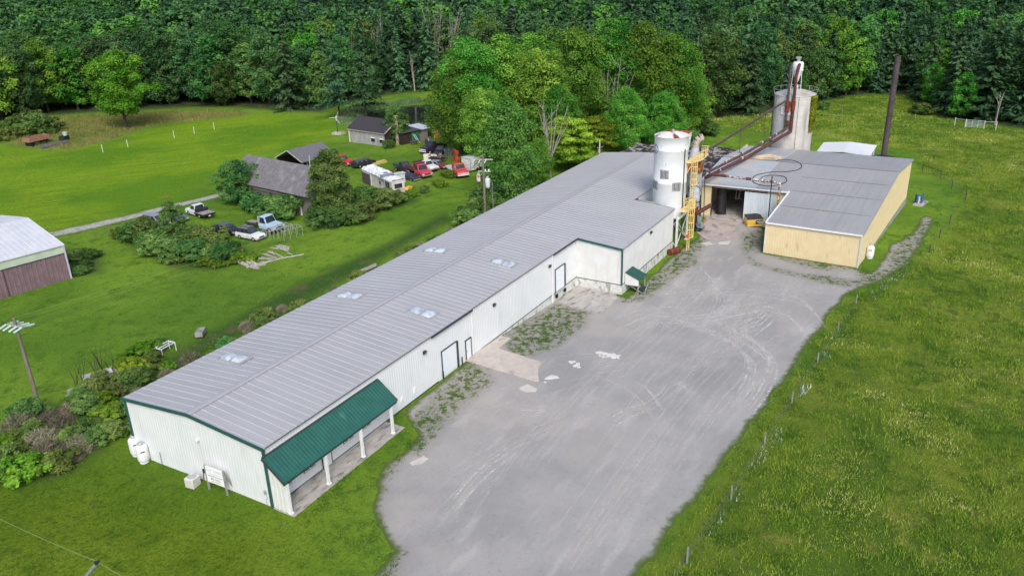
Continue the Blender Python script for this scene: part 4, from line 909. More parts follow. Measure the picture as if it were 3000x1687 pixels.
for o_ in (-.95, -.35, .35, .95):
    for sgn in (-1, 1): p = ac_+arm_d*o_+line_d*.2*sgn; dd = (line_d*sgn+Vector((0,0,-.15 if sgn > 0 else -.25))).normalized(); insul(m, p, dd, .75, .1); ends.append((o_, sgn, p+dd*.75))
m.build('insulator', ceram, up_)
m = MB(); m.bar(ac_+Vector((0,0,-.3))+line_d*.2, (b.x+.2, b.y, b.z+8), .03); m.tube([ac_+line_d*.9+arm_d*.9, ac_+Vector((0,0,.9)), ac_-line_d*.9+arm_d*.9], .015, 5); m.build('jumper', frame_dark, up_)
b2 = G(1423, 655); zt2 = zcol(b2.x, b2.y, 1427, 452)
u2_ = thing('utility_pole', 'utility pole beside the warehouse roof with transformers and crossarm', 'utility pole', b2)
m = MB(); m.cyl((b2.x, b2.y, b2.z-.3), (b2.x, b2.y, zt2), .2, .14, 14); m.build('shaft', pole_wood, u2_)
ad = Vector((cr[0], cr[1], 0)).normalized(); ad = (ad*.98+Vector((cu[0], cu[1], 0)).normalized()*-.15).normalized(); ld_ = Vector((-ad.y, ad.x, 0))
a2 = Vector((b2.x, b2.y, zt2-.75)); m = MB(); m.bar(a2-ad*1.35, a2+ad*1.45, .13, .16); m.bar(a2+Vector((0,0,-1.75))-ad*.8, a2+Vector((0,0,-1.75))+ad*1.1, .12, .14); m.bar(a2-ad*.9, a2+Vector((0,0,.6)), .05); m.build('crossarm', mat('arm_grey', S(178,176,172)), u2_)
m = MB(); e2 = []
for o_ in (-1.2, -.35, .5): p = a2+ad*o_; dd = Vector((-ld_.x*.3-ad.x*.5, -ld_.y*.3-ad.y*.5, -.8)).normalized(); insul(m, p, dd, .6, .1); e2.append(p+dd*.6)
for o_ in (.3, .8): insul(m, a2+ad*o_+Vector((0,0,-1.7)), (0, 0, 1), .3, .1)
m.build('insulator', mat('insulator_white', S(226,228,228), None, rough=.3), u2_)
tg = mat('transformer_grey', S(206,212,218), S(188,194,202), 2, .4)
for o_, dz, r_, h_, mt, nm in ((.55, -4.1, .36, 1.35, tg, 'transformer'), (-.75, -3.2, .3, .95, mat('transformer_stained', S(208,200,198), S(160,96,92), 1.6, .6, lo=.5, hi=.6), 'recloser')):
    c = a2+ad*o_+Vector((0,0,dz)); m = MB(); m.lathe([(r_*.9, 0), (r_, .06), (r_, h_-.1), (r_*.85, h_), (.06, h_+.04)], c, 20); t_ = m.build(nm, mt, u2_)
    m = MB(); m.bar(c+Vector((0,0,h_*.6)), (b2.x, b2.y, c.z+h_*.6), .1, .12); m.bar(c+Vector((0,0,h_*.3)), (b2.x, b2.y, c.z+h_*.3), .1, .12); m.build('bracket', frame_dark, t_)
    m = MB(); m.cyl(c+Vector((.12,0,h_)), c+Vector((.2,0,h_+.3)), .05, n=8); m.cyl(c+Vector((-.12,0,h_)), c+Vector((-.2,0,h_+.3)), .05, n=8); m.build('bushing', white_paint, t_)
m = MB(); m.tube([a2+ad*.4+Vector((0,0,-1.3)), a2+ad*.9+Vector((0,0,-2.0)), a2+ad*.6+Vector((0,0,-2.8))], .03, 5); m.tube([a2-ad*.75+Vector((0,0,-3.2)), a2-ad*.7+Vector((0,0,-4.3)), a2-ad*.15+Vector((0,0,-5.2))], .035, 5); m.tube([a2+ad*.5+Vector((0,0,-4.1)), a2+ad*.15+Vector((0,0,-5.0)), a2+ad*.2+Vector((0,0,-6))], .04, 5); m.build('cable', frame_dark, u2_)
def sag(p, q, s, n=24): p, q = Vector(p), Vector(q); return [p.lerp(q, i/n)-Vector((0, 0, s*4*(i/n)*(1-i/n))) for i in range(n+1)]
wm = mat('wire_dark', S(60,66,52), None, rough=.6); wl = mat('wire_pale', S(126,148,88), None, rough=.5)
far = sorted([e for e in ends if e[1] > 0], key=lambda e: e[0])
ends2 = e2+[a2+Vector((0,0,.7))]
for i, (src, dst, mt, lab) in enumerate(((far[0][2], e2[2], wm, 'lowest dark power wire between the two utility poles'), (far[1][2], e2[1], wm, 'second dark power wire between the two utility poles'), (far[3][2], e2[0], wm, 'third dark power wire between the two utility poles'), (Vector((b.x, b.y, zt_)), a2+Vector((0,0,.7)), wl, 'pale top wire between the two utility poles'))):
    m = MB(); m.tube(sag(src, dst, 1.0), .013, 5); o = m.build('power_wire', mt); tag(o, lab, 'wire', 'power wires over the field')
near = sorted([e for e in ends if e[1] < 0], key=lambda e: e[0])
for i, (o_, _, p) in enumerate(near):
    m = MB(); m.tube(sag(p, p+Vector((-62, 26-3*i, -1)), 1.0, 16), .013, 5); o = m.build('power_wire', wm); tag(o, 'power wire leaving the scrub pole towards the left edge', 'wire', 'power wires leaving left')
for k, (dz, q) in enumerate(((-4.6, (78, 13, 4.6)), (-5.0, (80, 13.4, 4.6)), (-5.3, (82, 13.8, 4.5)))):
    m = MB(); m.tube(sag((b2.x+.2, b2.y, zt2+dz), q, .8, 14), .03, 5); o = m.build('service_cable', frame_dark); tag(o, 'dark service cable dropping from the transformer pole behind the warehouse roof', 'cable', 'service cables')
m = MB(); q = G(1205, 560); m.tube(sag((b2.x, b2.y, zt2-5.4), (q.x, q.y, q.z+3), .6, 14), .025, 5); o = m.build('service_cable', frame_dark); tag(o, 'single dark cable from the transformer pole towards the wrecked camper', 'cable')
# slim service pole beside the transformer pole and the white pole by the trees
q = G(1446, 640); m = MB(); m.cyl((q.x, q.y, q.z-.2), (q.x, q.y, q.z+5.6), .05, n=8); o = m.build('metal_post', mat('post_galv', S(140,146,140), None, rough=.5)); tag(o, 'thin galvanised post right of the transformer pole', 'post')
t = at(1757, 412, 6.4); bz = H(t[0], t[1]); wp = thing('service_pole', 'short white pole with small crossarm at the far end of the warehouse roof', 'pole', (t[0], t[1], bz))
m = MB(); m.cyl((t[0], t[1], bz-.2), (t[0], t[1], 6.4), .13, .11, 10); m.build('shaft', mat('pole_pale', S(206,204,196), S(180,178,172), 3, .8), wp)
m = MB(); m.bar((t[0]-.45, t[1]+.3, 5.2), (t[0]+.45, t[1]-.3, 5.2), .1); m.box((t[0]-.2, t[1]+.1, 4.6), (.2, .2, .5)); m.build('crossarm', alu, wp)
# pole cut by the lower frame edge with one long wire
pt = Vector(at(288, 1645, 9.0)); pb = Vector((pt.x+.0, pt.y+.0, H(pt.x, pt.y)))
q = Vector(at(252, 1687, 8.0)); dv = (pt-q).normalized()
lp = thing('leaning_pole', 'grey leaning pole top carrying one thin wire across the lawn', 'utility pole', pb)
m = MB(); low = pt-dv*9.5; m.cyl(low, pt, .12, .1, 12); m.build('shaft', mat('pole_silver', S(134,144,140), S(110,118,116), 2, .8), lp)
m = MB(); m.cyl(pt-Vector((.14,0,.0)), pt+Vector((-.14,0,.14)), .07, n=8); m.box(pt+Vector((-.06,0,0)), (.25,.12,.12)); m.build('clamp', frame_dark, lp)
w1 = Vector(at(-40, 1500, 8.9)); w2 = Vector(at(420, 1715, 8.9))
for a_, b_, lab in ((pt, w1, 'thin pale wire running left from the leaning pole'), (pt, w2, 'thin pale wire running right from the leaning pole')):
    m = MB(); m.tube(sag(a_, b_, .12, 8), .015, 5); tag(m.build('wire', wl), lab, 'wire')

# ------------------------------------------------------------------ farm buildings
def gable(root, A, B, w, he, hr, wall_m, roof_m, prof=None, oh=.35, ohe=.3, open_end=None, zb=None, skip_front=False, rname='roof', back_he=None):
    """A,B: front eave line feet (left,right) as 2d; depth w away from the camera; prof: list of (depth fraction 0-1, height)"""
    A = Vector((A[0], A[1], 0)); B = Vector((B[0], B[1], 0)); e = (B-A).normalized(); n = Vector((-e.y, e.x, 0))
    if n.dot(Vector((fw[0], fw[1], 0))) < 0: n = -n
    zb = min(H(A.x, A.y), H(B.x, B.y))-.3 if zb is None else zb
    prof = prof or [(0, he), (.5, hr), (1, he)]
    m = MB()
    def wq(p, q, za, zb2, t=.08):
        d = (q-p).normalized(); nn = Vector((-d.y, d.x, 0))*t
        m.hexa([(p.x, p.y, zb), (q.x, q.y, zb), (q.x+nn.x, q.y+nn.y, zb), (p.x+nn.x, p.y+nn.y, zb)], [(p.x, p.y, za), (q.x, q.y, zb2), (q.x+nn.x, q.y+nn.y, zb2), (p.x+nn.x, p.y+nn.y, za)])
    if not skip_front: wq(A, B, he-.04, he-.04)
    wq(B+n*w, A+n*w, prof[-1][1]-.04, prof[-1][1]-.04)
    for E, nm in ((A, 'A'), (B, 'B')):
        if open_end == nm: continue
        for i in range(len(prof)-1):
            p, q = E+n*w*prof[i][0], E+n*w*prof[i+1][0]
            if nm == 'A': wq(q, p, prof[i+1][1]-.05, prof[i][1]-.05)
            else: wq(p, q, prof[i][1]-.05, prof[i+1][1]-.05)
    wall = m.build('wall', wall_m, root)
    m = MB(); pr = [(f*w, z) for f, z in prof]
    d0 = (pr[1][1]-pr[0][1])/(pr[1][0]-pr[0][0]); pr[0] = (pr[0][0]-ohe, pr[0][1]-d0*ohe)
    d1 = (pr[-2][1]-pr[-1][1])/(pr[-1][0]-pr[-2][0]); pr[-1] = (pr[-1][0]+ohe, pr[-1][1]-d1*ohe)
    a, b = A-e*oh, B+e*oh
    for i in range(len(pr)-1):
        (s0, z0), (s1, z1) = pr[i], pr[i+1]
        lo = [a+n*s0+Vector((0,0,z0)), b+n*s0+Vector((0,0,z0)), b+n*s1+Vector((0,0,z1)), a+n*s1+Vector((0,0,z1))]
        m.hexa(lo, [p+Vector((0,0,.1)) for p in lo])
    rf = m.build(rname, roof_m, root)
    return e, n, wall, rf, Vector((A.x, A.y, 0))
# red-brown barn with white roof at the left edge
N = G(208, 815); dl = (G(0, 877)-N); dl.z = 0; dl.normalize(); Lb = N+dl*26
rb = thing('pole_barn', 'barn with white tin roof, maroon lower wall and sage band at the left edge', 'barn', N)
e, n, wall, rf, A0 = gable(rb, (Lb.x, Lb.y), (N.x, N.y), 21.2, 4.47, 6.05, sage_sheet, barn_roof, oh=.15, ohe=.15)
m = MB(); f_ = -n*.04; p, q = Lb+f_, N+f_
cwall(m, (p.x, p.y), (q.x, q.y), (-.4, -.35), (3.35, 3.42), (-n.x, -n.y), .55, .05); m.build('lower_wall', maroon_sheet, rb)
m = MB(); q = N-n*.05+e*.03; m.bar((q.x, q.y, -.3), (q.x, q.y, 4.4), .2, .16); m.build('corner_trim', mat('trim_lilac', S(188,190,206), None), rb)
m = MB(); q1, q2 = p-n*.05, N-n*.09
for t_ in (.28, .52): w_ = q2.lerp(q1, t_); m.bar((w_.x, w_.y, -.2), (w_.x, w_.y, 3.3), .06, .05)
m.bar((q1.x, q1.y, 3.4), (q2.x, q2.y, 3.45), .06, .08); m.build('door_seams', frame_dark, rb)
m = MB(); k = 40
for i in range(k+1):
    s_ = i*26.2/k-.05; b0 = Lb+e*s_
    for (d0, z0, d1, z1) in ((-.12, 4.47+.1, 10.6, 6.05+.1), (10.6, 6.15, 21.3, 4.57)): m.bar((b0+n*d0+Vector((0,0,z0))), (b0+n*d1+Vector((0,0,z1))), .07, .05)
m.build('roof_ribs', mat('tin_rib', S(222,224,228), S(206,208,214), 2, .5), rf)
# long grey barn
Ap, Bp = at(682, 522, 3.7), at(919.5, 572.5, 3.7)
gb = thing('long_barn', 'long grey board barn with plain grey shingle roof among bushes', 'barn', (Bp[0], Bp[1], H(Bp[0], Bp[1])))
ev = Vector((Bp[0]-Ap[0], Bp[1]-Ap[1], 0)).normalized(); pv = Vector((-ev.y, ev.x, 0)); pv = pv if pv.dot(Vector(fw)) > 0 else -pv
k2 = onp(748, 461, Ap, pv); k3 = onp(939, 491, Bp, pv); print('barn ridge', k2[:2], k3[:2])
hb = min(7.6, max(5.2, (k2[1]+k3[1])/2)); Wb = 2*min(6, max(3.2, (k2[0]+k3[0])/2))
e, n, wall, rf, A0 = gable(gb, (Ap[0], Ap[1]), (Bp[0]+ev.x*.4, Bp[1]+ev.y*.4), Wb, 3.7, hb, wood_grey, shingle, None, ohe=.5, oh=.3)
m = MB(); L = (Vector(Bp)-Vector(Ap)).length; A1 = Vector((Ap[0], Ap[1], 0))
c = A1+e*(L*.42)-n*.05; m.box((c.x, c.y, 3.0), (L*.42, .06, .62), rz=math.atan2(e.y, e.x)); m.build('pale_band', mat('pale_boards', S(208,206,176), S(192,190,160), 2, .8), gb)
m = MB(); a, b = A1-n*.62-e*.3, A1-n*.62+e*(L+1); m.bar((a.x, a.y, 3.26), (b.x, b.y, 3.26), .1, .2); m.build('eave_board', wood_dark, gb)
m = MB()
for t_ in (.48, .66, .83): q = A1+e*L*t_-n*.05; m.bar((q.x, q.y, -.2), (q.x, q.y, 3.4), .1, .06)
m.build('board_joint', wood_dark, gb)
q = A1+e*L*.835-n*.12; m = MB(); m.bar((q.x, q.y, -.2), (q.x, q.y, 1.4), .14); m.build('white_stake', white_paint, gb)
# open cart shed behind it
zo = 2.7
E1, E2, W1_ = [Vector(at(*q, zo)) for q in ((880.8, 474.5), (977.4, 448.3), (805, 462.8))]
os_ = thing('open_shed', 'open fronted cart shed with grey shingle gable roof behind the long barn', 'shed', ((E1+E2)/2*1))
os_.location.z = 0; WM[os_.name] = Matrix.Translation(os_.location)
ww = (W1_-E1).length
rg = Vector(at(839.4, 444.9, 4.4)); hr_ = 4.35
e, n, wall, rf, A0 = gable(os_, (E1.x+.3*(E2-E1).normalized().x, E1.y+.3*(E2-E1).normalized().y), (E2.x, E2.y), ww, zo, hr_, wood_dark, mat('cool_shingle', S(112,112,118), S(98,98,104), 3, .9, bump=.4, bscale=14), open_end='A', skip_front=True, ohe=.4)
m = MB(); L = (E2-E1).length; base_ = Vector((E1.x, E1.y, 0))
for i in range(8): q = base_+e*(.4+i*(L-.5)/7); m.bar((q.x, q.y, -.2), (q.x, q.y, zo), .16)
for i in range(8): q = base_+e*(.4+i*(L-.5)/7)+n*.3; 
a, b = base_+e*.4, base_+e*L; m.bar((a.x, a.y, 1.5), (b.x, b.y, 1.5), .12); m.bar((a.x, a.y, zo-.15), (b.x, b.y, zo-.15), .12, .2); m.build('post', wood_grey, os_)
m = MB(); a, b = base_-e*.05-n*.35, base_-e*.05+n*ww*.5; c = base_-e*.05+n*(ww+.3); m.bar((a.x, a.y, zo-.1), (b.x, b.y, hr_+.06), .06, .18); m.bar((b.x, b.y, hr_+.06), (c.x, c.y, zo-.1), .06, .18); m.build('barge_board', mat('barge_pale', S(176,172,168), None), os_)
# weathered workshop with chimney
A_, B_ = G(1027, 415.7), G(1129, 430.6)
sh = thing('weathered_shed', 'weathered silver board shed with dark roof and pale chimney on the lawn', 'shed', (A_+B_)/2)
e, n, wall, rf, A0 = gable(sh, A_.xy, B_.xy, 7.2, 3.05, 5.0, mat('silver_boards', S(186,184,186), S(124,120,122), 3.2, .9, stretch=(4,4,.16), c3=S(88,84,84), scale3=3, lo3=.58, hi3=.72, stretch3=(5,5,.2)), shingle_dark, ohe=.35, oh=.4)
m = MB(); a, b = A_-n*.3-e*.35, B_-n*.3+e*.35; m.bar((a.x, a.y, 2.86), (b.x, b.y, 2.86), .1, .2); a, b = B_+e*.42-n*.3, B_+e*.42+n*3.6; m.bar((a.x, a.y, 2.9), (b.x, b.y, 5.0), .06, .2); m.build('eave_board', mat('pale_eave', S(190,182,170), None), sh)
m = MB(); q = B_+e*.06+n*3.6; m.prism([(B_.x+e.x*.04, B_.y+e.y*.04, -.2), (B_.x+e.x*.04+n.x*7.1, B_.y+e.y*.04+n.y*7.1, -.2), (B_.x+e.x*.04+n.x*7.1, B_.y+e.y*.04+n.y*7.1, 3.0), (q.x, q.y, 4.9), (B_.x+e.x*.04, B_.y+e.y*.04, 3.0)], e*.05); m.build('gable_boards', wood_dark, sh)
for px, py in ((1093, 409.5), (1118.5, 414)):
    s_, z_, p = onp(px, py, A_, (e.x, e.y)); q = A_+e*s_; m = MB(); Mx = Matrix((e, -n, Vector((0,0,1)))).transposed(); m.box((q.x-n.x*.05, q.y-n.y*.05, z_), (1.05, .08, .75), M=Mx); f_ = m.build('window', mat('black_opening', S(24,22,24), None, rough=.9), sh)
    m = MB(); m.box((q.x-n.x*.08, q.y-n.y*.08, z_+.42), (1.1, .1, .22), M=Mx); m.build('window_blind', white_paint, f_)
q = B_+e*.75+n*3.0; m = MB(); m.box((q.x, q.y, 2.9), (.55, .55, 6.4), rz=math.atan2(e.y, e.x)); m.box((q.x, q.y, 6.12), (.66, .66, .16), rz=math.atan2(e.y, e.x)); m.build('chimney', mat('chimney_tan', S(186,172,150), S(150,134,118), 2.5, .9), sh)
m = MB(); q = A_-e*.05-n*.1; m.bar((q.x, q.y, -.2), (q.x, q.y, 2.9), .14); m.build('corner_board', white_paint, sh)
# green sheds with tin lean-to
g1, g2, g4 = G(1205, 420), G(1232, 413), G(1281, 404)
ev = (G(1258, 409)-g1); ev.z = 0; ev.normalize(); nv = Vector((-ev.y, ev.x, 0)); nv = nv if nv.dot(Vector(fw)) > 0 else -nv
gs = thing('green_shed', 'low dark-roofed shed with green wall panel beside the small round tree', 'shed', g1)
o_ = g1-ev*2.4
def bx_(root, name, mt, s0, s1, t0, t1, z0, z1, z1b=None):
    z1b = z1 if z1b is None else z1b; P = lambda s, t, z: o_+ev*s+nv*t+Vector((0, 0, z-o_.z))
    m = MB(); m.hexa([P(s0, t0, z0), P(s1, t0, z0), P(s1, t1, z0), P(s0, t1, z0)], [P(s0, t0, z1), P(s1, t0, z1), P(s1, t1, z1b), P(s0, t1, z1b)]); return m.build(name, mt, root)
bx_(gs, 'wall', wood_dark, 0, 4.6, 0, 5.5, -.2, 2.55, 2.85); bx_(gs, 'roof', mat('felt_dark', S(84,84,92), S(70,70,78), 2, .9), -.3, 4.9, -.4, 5.2, 2.6, 2.72, 2.95)
bx_(gs, 'green_panel', green_paint, 2.5, 4.55, -.06, -.02, .7, 2.4); m = MB(); 
for s_ in (2.5, 3.5, 4.55): q = o_+ev*s_-nv*.08; m.bar((q.x, q.y, .7), (q.x, q.y, 2.4), .07)
m.build('panel_joint', mat('dark_green', S(40,80,62), None), gs)
gs2 = thing('back_shed', 'taller shed with charcoal roof and teal gable close to the pond', 'shed', o_+ev*3+nv*8)
bx_(gs2, 'wall', teal_paint, -1.5, 6.4, 5.7, 9.8, -.2, 2.9, 3.2); bx_(gs2, 'roof', mat('felt_grey', S(104,104,112), S(88,88,96), 2, .9), -1.9, 6.1, 5.4, 10.2, 2.95, 3.1, 3.5); bx_(gs2, 'fascia', mat('fascia_pale', S(170,172,172), None), -1.9, 6.1, 5.3, 5.38, 2.85, 3.12)
gl = thing('lean_to', 'grey shingled lean-to with bright tin roof joined to the green shed', 'shed', o_+ev*6+nv*1)
bx_(gl, 'wall', mat('shingle_wall', S(150,142,138), S(128,120,118), 4, .9), 4.7, 7.9, .2, 4.6, .1, 2.5, 2.75); bx_(gl, 'roof', tin_bright, 4.5, 8.2, -.2, 4.9, 2.55, 2.64, 2.9); bx_(gl, 'dark_opening', black, 7.0, 7.95, -.02, .15, .9, 2.0)
bx_(gl, 'teal_wall', teal_paint, 8.0, 8.6, 2.0, 5.4, -.1, 2.5)
pf = thing('timber_pallet', 'new tan wooden pallet frame leaning on the lean-to', 'pallet', o_+ev*8.6)
m = MB(); q0 = o_+ev*8.4-nv*.3
for k in range(7): m.bar(q0+Vector((0,0,.15+k*.27)), q0+ev*2.3+Vector((0,0,.15+k*.27)), .06, .2)
for s_ in (0, .75, 1.5, 2.3): m.bar(q0+ev*s_+nv*.06+Vector((0,0,0)), q0+ev*s_+nv*.06+Vector((0,0,2.2+.1*math.sin(s_*9))), .1)
m.build('slats', mat('new_timber', S(214,178,116), S(190,150,92), 3, .8), pf)
m = MB(); q = o_+ev*3.4-nv*1.6; q.z = H(q.x, q.y)
for s_ in (-.2, .2): m.bar(q+ev*s_, q+ev*(s_-.5)+nv*1.2+Vector((0,0,1.9)), .07)
for k in range(5): m.bar(q-ev*.2+(nv*1.2-ev*.5)*(k+.6)/5.4+Vector((0,0,1.9*(k+.6)/5.4)), q+ev*.2+(nv*1.2-ev*.5)*(k+.6)/5.4+Vector((0,0,1.9*(k+.6)/5.4)), .05)
tag(m.build('step_ladder', white_paint), 'white ladder leaning against the green wall panel', 'ladder')
m = MB(); q = G(1215, 424); m.box((q.x, q.y, q.z+.75), (1.8, .9, .06), rz=math.atan2(ev.y, ev.x))
for i, j in ((-.8,-.35),(.8,-.35),(-.8,.35),(.8,.35)): p = q+ev*i+nv*j; m.bar(p, p+Vector((0,0,.75)), .07)
tag(m.build('work_bench', mat('bench_grey', S(110,112,112), S(80,82,82), 2, .8)), 'dark work bench standing left of the white ladder', 'bench')
m = MB(); q = G(1249, 422); m.lathe([(.3, 0), (.3, .92), (.27, .95)], q, 18); tag(m.build('drum', mat('drum_navy', S(58,66,104), S(44,50,84), 2, .5)), 'blue steel drum in front of the lean-to', 'drum')
m = MB(); q = G(1258, 425); m.bar(q, q+Vector((.5,.6,1.3)), .1, .25); tag(m.build('plank', white_paint), 'white plank propped beside the blue drum', 'plank')
# ------------------------------------------------------------------ vehicles
tyre_m = mat('tyre', S(28,28,29), None, rough=.9); rim_m = mat('rim', S(168,170,172), None, rough=.4, metal=.2); rim_w = mat('rim_white', S(222,222,220), None, rough=.5)
chrome = mat('chrome', S(190,192,194), None, rough=.25, metal=.6); lampw = mat('headlamp', S(222,226,230), None, rough=.15); lampr = mat('tail_lamp', S(150,30,28), None, rough=.3)
def paint(name, c, c2=None): return mat(name, c, c2 or tuple(min(1, v*.82) for v in c[:3])+(1,), 1.3, .38, spec=.5)
def car(name, label, cat, a, b, L, W, body, stations, cab, paint_m, wheel_x, wr=.33, rim=None, glass_m=None, cab_m=None, group=None, front_lights=True, grille=None, hgt0=.32, tint=None, sink=0.0):
    """a,b: photo pixels of the rear and the front centre on the ground. stations: list (x, ztop) side outline of the lower body; cab: (x0,x1,x2,x3,ztop) bottom-rear, top-rear, top-front, bottom-front"""
    pa, pb = G(*a), G(*b); d = pb-pa; rz = math.atan2(d.y, d.x); c = (pa+pb)/2; c.z = H(c.x, c.y)-sink
    t = thing(name, label, cat, c, rz, group)
    M = WM[t.name]
    class LB(MB):
        def build(s, nm, mt, par=t, **k): s.v = [tuple(M @ Vector(p)) for p in s.v]; return MB.build(s, nm, mt, par, **k)
    hw = W/2; m = LB()
    zs = [z for x, z in stations]
    vs = []; fs = []
    for x, z in stations:
        ch = .06*W
        vs += [(x, -hw, hgt0), (x, -hw-.015, (hgt0+z)/2), (x, -hw+.05, z-.05), (x, -hw+.16, z), (x, hw-.16, z), (x, hw-.05, z-.05), (x, hw+.015, (hgt0+z)/2), (x, hw, hgt0)]
    k = len(stations)
    for i in range(k-1):
        for j in range(7): fs.append((i*8+j, i*8+j+1, i*8+8+j+1, i*8+8+j))
        fs.append((i*8+7, i*8, i*8+8, i*8+15))
    fs += [tuple(range(8)), tuple(range(k*8-1, k*8-9, -1))]
    m.add(vs, [f[::-1] for f in fs])
    # wheel arches lips
    body_o = m.build(body, paint_m)
    if cab:
        x0, x1, x2_, x3_, zt, zb_ = cab; tw_ = hw-.2; bw = hw-.07
        m = LB(); m.hexa([(x0, -bw, zb_), (x3_, -bw, zb_), (x3_, bw, zb_), (x0, bw, zb_)], [(x1, -tw_, zt), (x2_, -tw_, zt), (x2_, tw_, zt), (x1, tw_, zt)]); m.build('cab', cab_m or paint_m, bevel=.05)
        gm = glass_m or glass; 
        def quad(nm, p, off):
            m = LB(); c_ = sum((Vector(q) for q in p), Vector())/4; q = [c_+(Vector(v)-c_)*.84+Vector(off) for v in p]; o = Vector(off).normalized()*.02
            m.add([v for v in q]+[v-o*2 for v in q], [(0,1,2,3), (7,6,5,4), (0,4,5,1), (1,5,6,2), (2,6,7,3), (3,7,4,0)]); return m.build(nm, gm)
        zm = zb_+.03
        quad('windshield', [(x3_, -bw, zm), (x3_, bw, zm), (x2_, tw_, zt-.03), (x2_, -tw_, zt-.03)], (.03, 0, .02)); quad('rear_window', [(x0, bw, zm), (x0, -bw, zm), (x1, -tw_, zt-.03), (x1, tw_, zt-.03)], (-.03, 0, .02))
        n = max(1, round((x3_-x0)/1.15))
        for sy in (-1, 1):
            for i in range(n):
                f0, f1 = i/n+.02, (i+1)/n-.02
                p = [(x0+(x3_-x0)*f0, sy*bw, zm), (x0+(x3_-x0)*f1, sy*bw, zm), (x1+(x2_-x1)*f1, sy*tw_, zt-.05), (x1+(x2_-x1)*f0, sy*tw_, zt-.05)]
                if sy > 0: p = p[::-1]
                quad('side_window', p, (0, sy*.03, .01))
    for wx in wheel_x:
        for sy in (-1, 1):
            m = LB(); m.cyl((wx, sy*(hw-.2), wr), (wx, sy*(hw+.03), wr), wr, n=18); w = m.build('wheel', tyre_m)
            m = LB(); m.cyl((wx, sy*(hw+.0), wr), (wx, sy*(hw+.045), wr), wr*.58, wr*.5, n=14); m.v = [tuple(M @ Vector(p)) for p in m.v]; MB.build(m, 'rim', rim or rim_m, w)
    xf, xr = stations[-1][0], stations[0][0]
    m = LB(); m.box((xf+.05, 0, hgt0+.12), (.14, W*.96, .18)); m.build('bumper', grille or chrome); m = LB(); m.box((xr-.05, 0, hgt0+.12), (.12, W*.94, .16)); m.build('bumper', black_paint)
    if front_lights:
        zf = stations[-1][1]
        for sy in (-1, 1): m = LB(); m.box((xf+.02, sy*(hw-.26), zf-.18), (.06, .3, .16)); m.build('headlight', lampw)
        m = LB(); m.box((xf+.015, 0, zf-.19), (.05, W*.55, .16)); m.build('grille', grille or frame_dark)
    for sy in (-1, 1): m = LB(); m.box((xr-.01, sy*(hw-.16), stations[0][1]-.2), (.05, .14, .26)); m.build('tail_light', lampr)
    return t, LB
P_silver = paint('paint_silver_grey', S(104,106,114), S(88,90,98)); P_white = paint('paint_white', S(226,228,232), S(206,208,212)); P_black = paint('paint_black', S(36,34,40), S(54,52,58)); P_blue = paint('paint_pale_blue', S(178,202,222), S(160,186,208)); P_red = paint('paint_red', S(196,52,54), S(176,44,48)); P_pink = paint('paint_faded_red', S(204,74,88), S(176,62,78)); P_teal = paint('paint_slate', S(96,118,128), S(80,98,108)); P_orange = paint('paint_orange_red', S(222,84,82), S(200,66,62)); P_plum = paint('paint_plum', S(64,40,62), S(48,32,50)); P_maroon = paint('paint_maroon', S(132,60,66), S(110,54,60)); P_grey = paint('paint_greyroof', S(150,150,158), S(132,132,142))
wag = [(-2.35, .95), (-2.2, 1.02), (1.05, 1.02), (2.15, .92), (2.35, .75)]
car('minivan', 'dark grey minivan with silver roof nosing into the bramble thicket', 'van', (428, 653), (493, 667), 4.7, 1.85, 'body', wag, (-2.25, -1.95, .55, 1.45, 1.72, 1.0), P_silver, (-1.5, 1.5), cab_m=P_grey)
sed = [(-2.3, .85), (-2.2, .95), (-1.2, .98), (1.0, .95), (2.1, .84), (2.3, .68)]
car('sedan', 'slate blue car half hidden behind the sapling by the gravel drive', 'car', (484, 640), (541, 651), 4.6, 1.75, 'body', sed, (-1.5, -.85, .3, 1.05, 1.38, .94), P_teal, (-1.45, 1.4))
t, LB = car('flatbed_pickup', 'white pickup with grey flatbed and black tool box parked on the grass', 'pickup', (616, 641), (557, 622), 5.2, 1.9, 'body', [(-.3, 1.0), (-.2, 1.12), (1.2, 1.1), (2.45, 1.02), (2.65, .85)], (-.25, -.15, .75, 1.3, 1.82, 1.08), P_white, (-1.6, 1.7), wr=.37)
m = LB(); m.box((-1.6, 0, .82), (2.7, 2.05, .12)); m.build('flatbed', mat('bed_grey', S(158,152,150), S(134,128,126), 2, .9)); m = LB(); m.box((-.75, 0, 1.12), (.75, 1.9, .48)); m.build('tool_box', black_paint); m = LB(); m.box((-2.97, 0, .7), (.08, 2.05, .3)); m.box((-1.6, -1.02, .72), (2.6, .06, .22)); m.box((-1.6, 1.02, .72), (2.6, .06, .22)); m.build('bed_side', black_paint); m = LB(); m.box((-3.02, 0, .5), (.03, .35, .16)); m.build('licence_plate', white_paint)
car('sedan', 'black sedan with faded hood next to the white station wagon', 'car', (632, 674), (696, 688), 4.7, 1.78, 'body', sed, (-1.7, -1.0, .3, 1.05, 1.38, .95), P_black, (-1.45, 1.4), cab_m=paint('paint_dull', S(92,96,100)))
t, LB = car('station_wagon', 'white station wagon with black roof rack at the thicket edge', 'car', (702, 692), (770, 706), 4.5, 1.75, 'body', [(-2.2, .95), (-2.1, 1.02), (.8, 1.02), (2.0, .94), (2.2, .78)], (-2.12, -1.95, .3, .95, 1.62, 1.0), P_white, (-1.35, 1.4), cab_m=paint('paint_black_roof', S(64,66,68)))
m = LB(); 
for sy in (-.6, .6): m.bar((-1.8, sy, 1.68), (.2, sy, 1.68), .05)
for x in (-1.5, -.9, -.3): m.bar((x, -.6, 1.7), (x, .6, 1.7), .05)
m.build('roof_rack', alu)
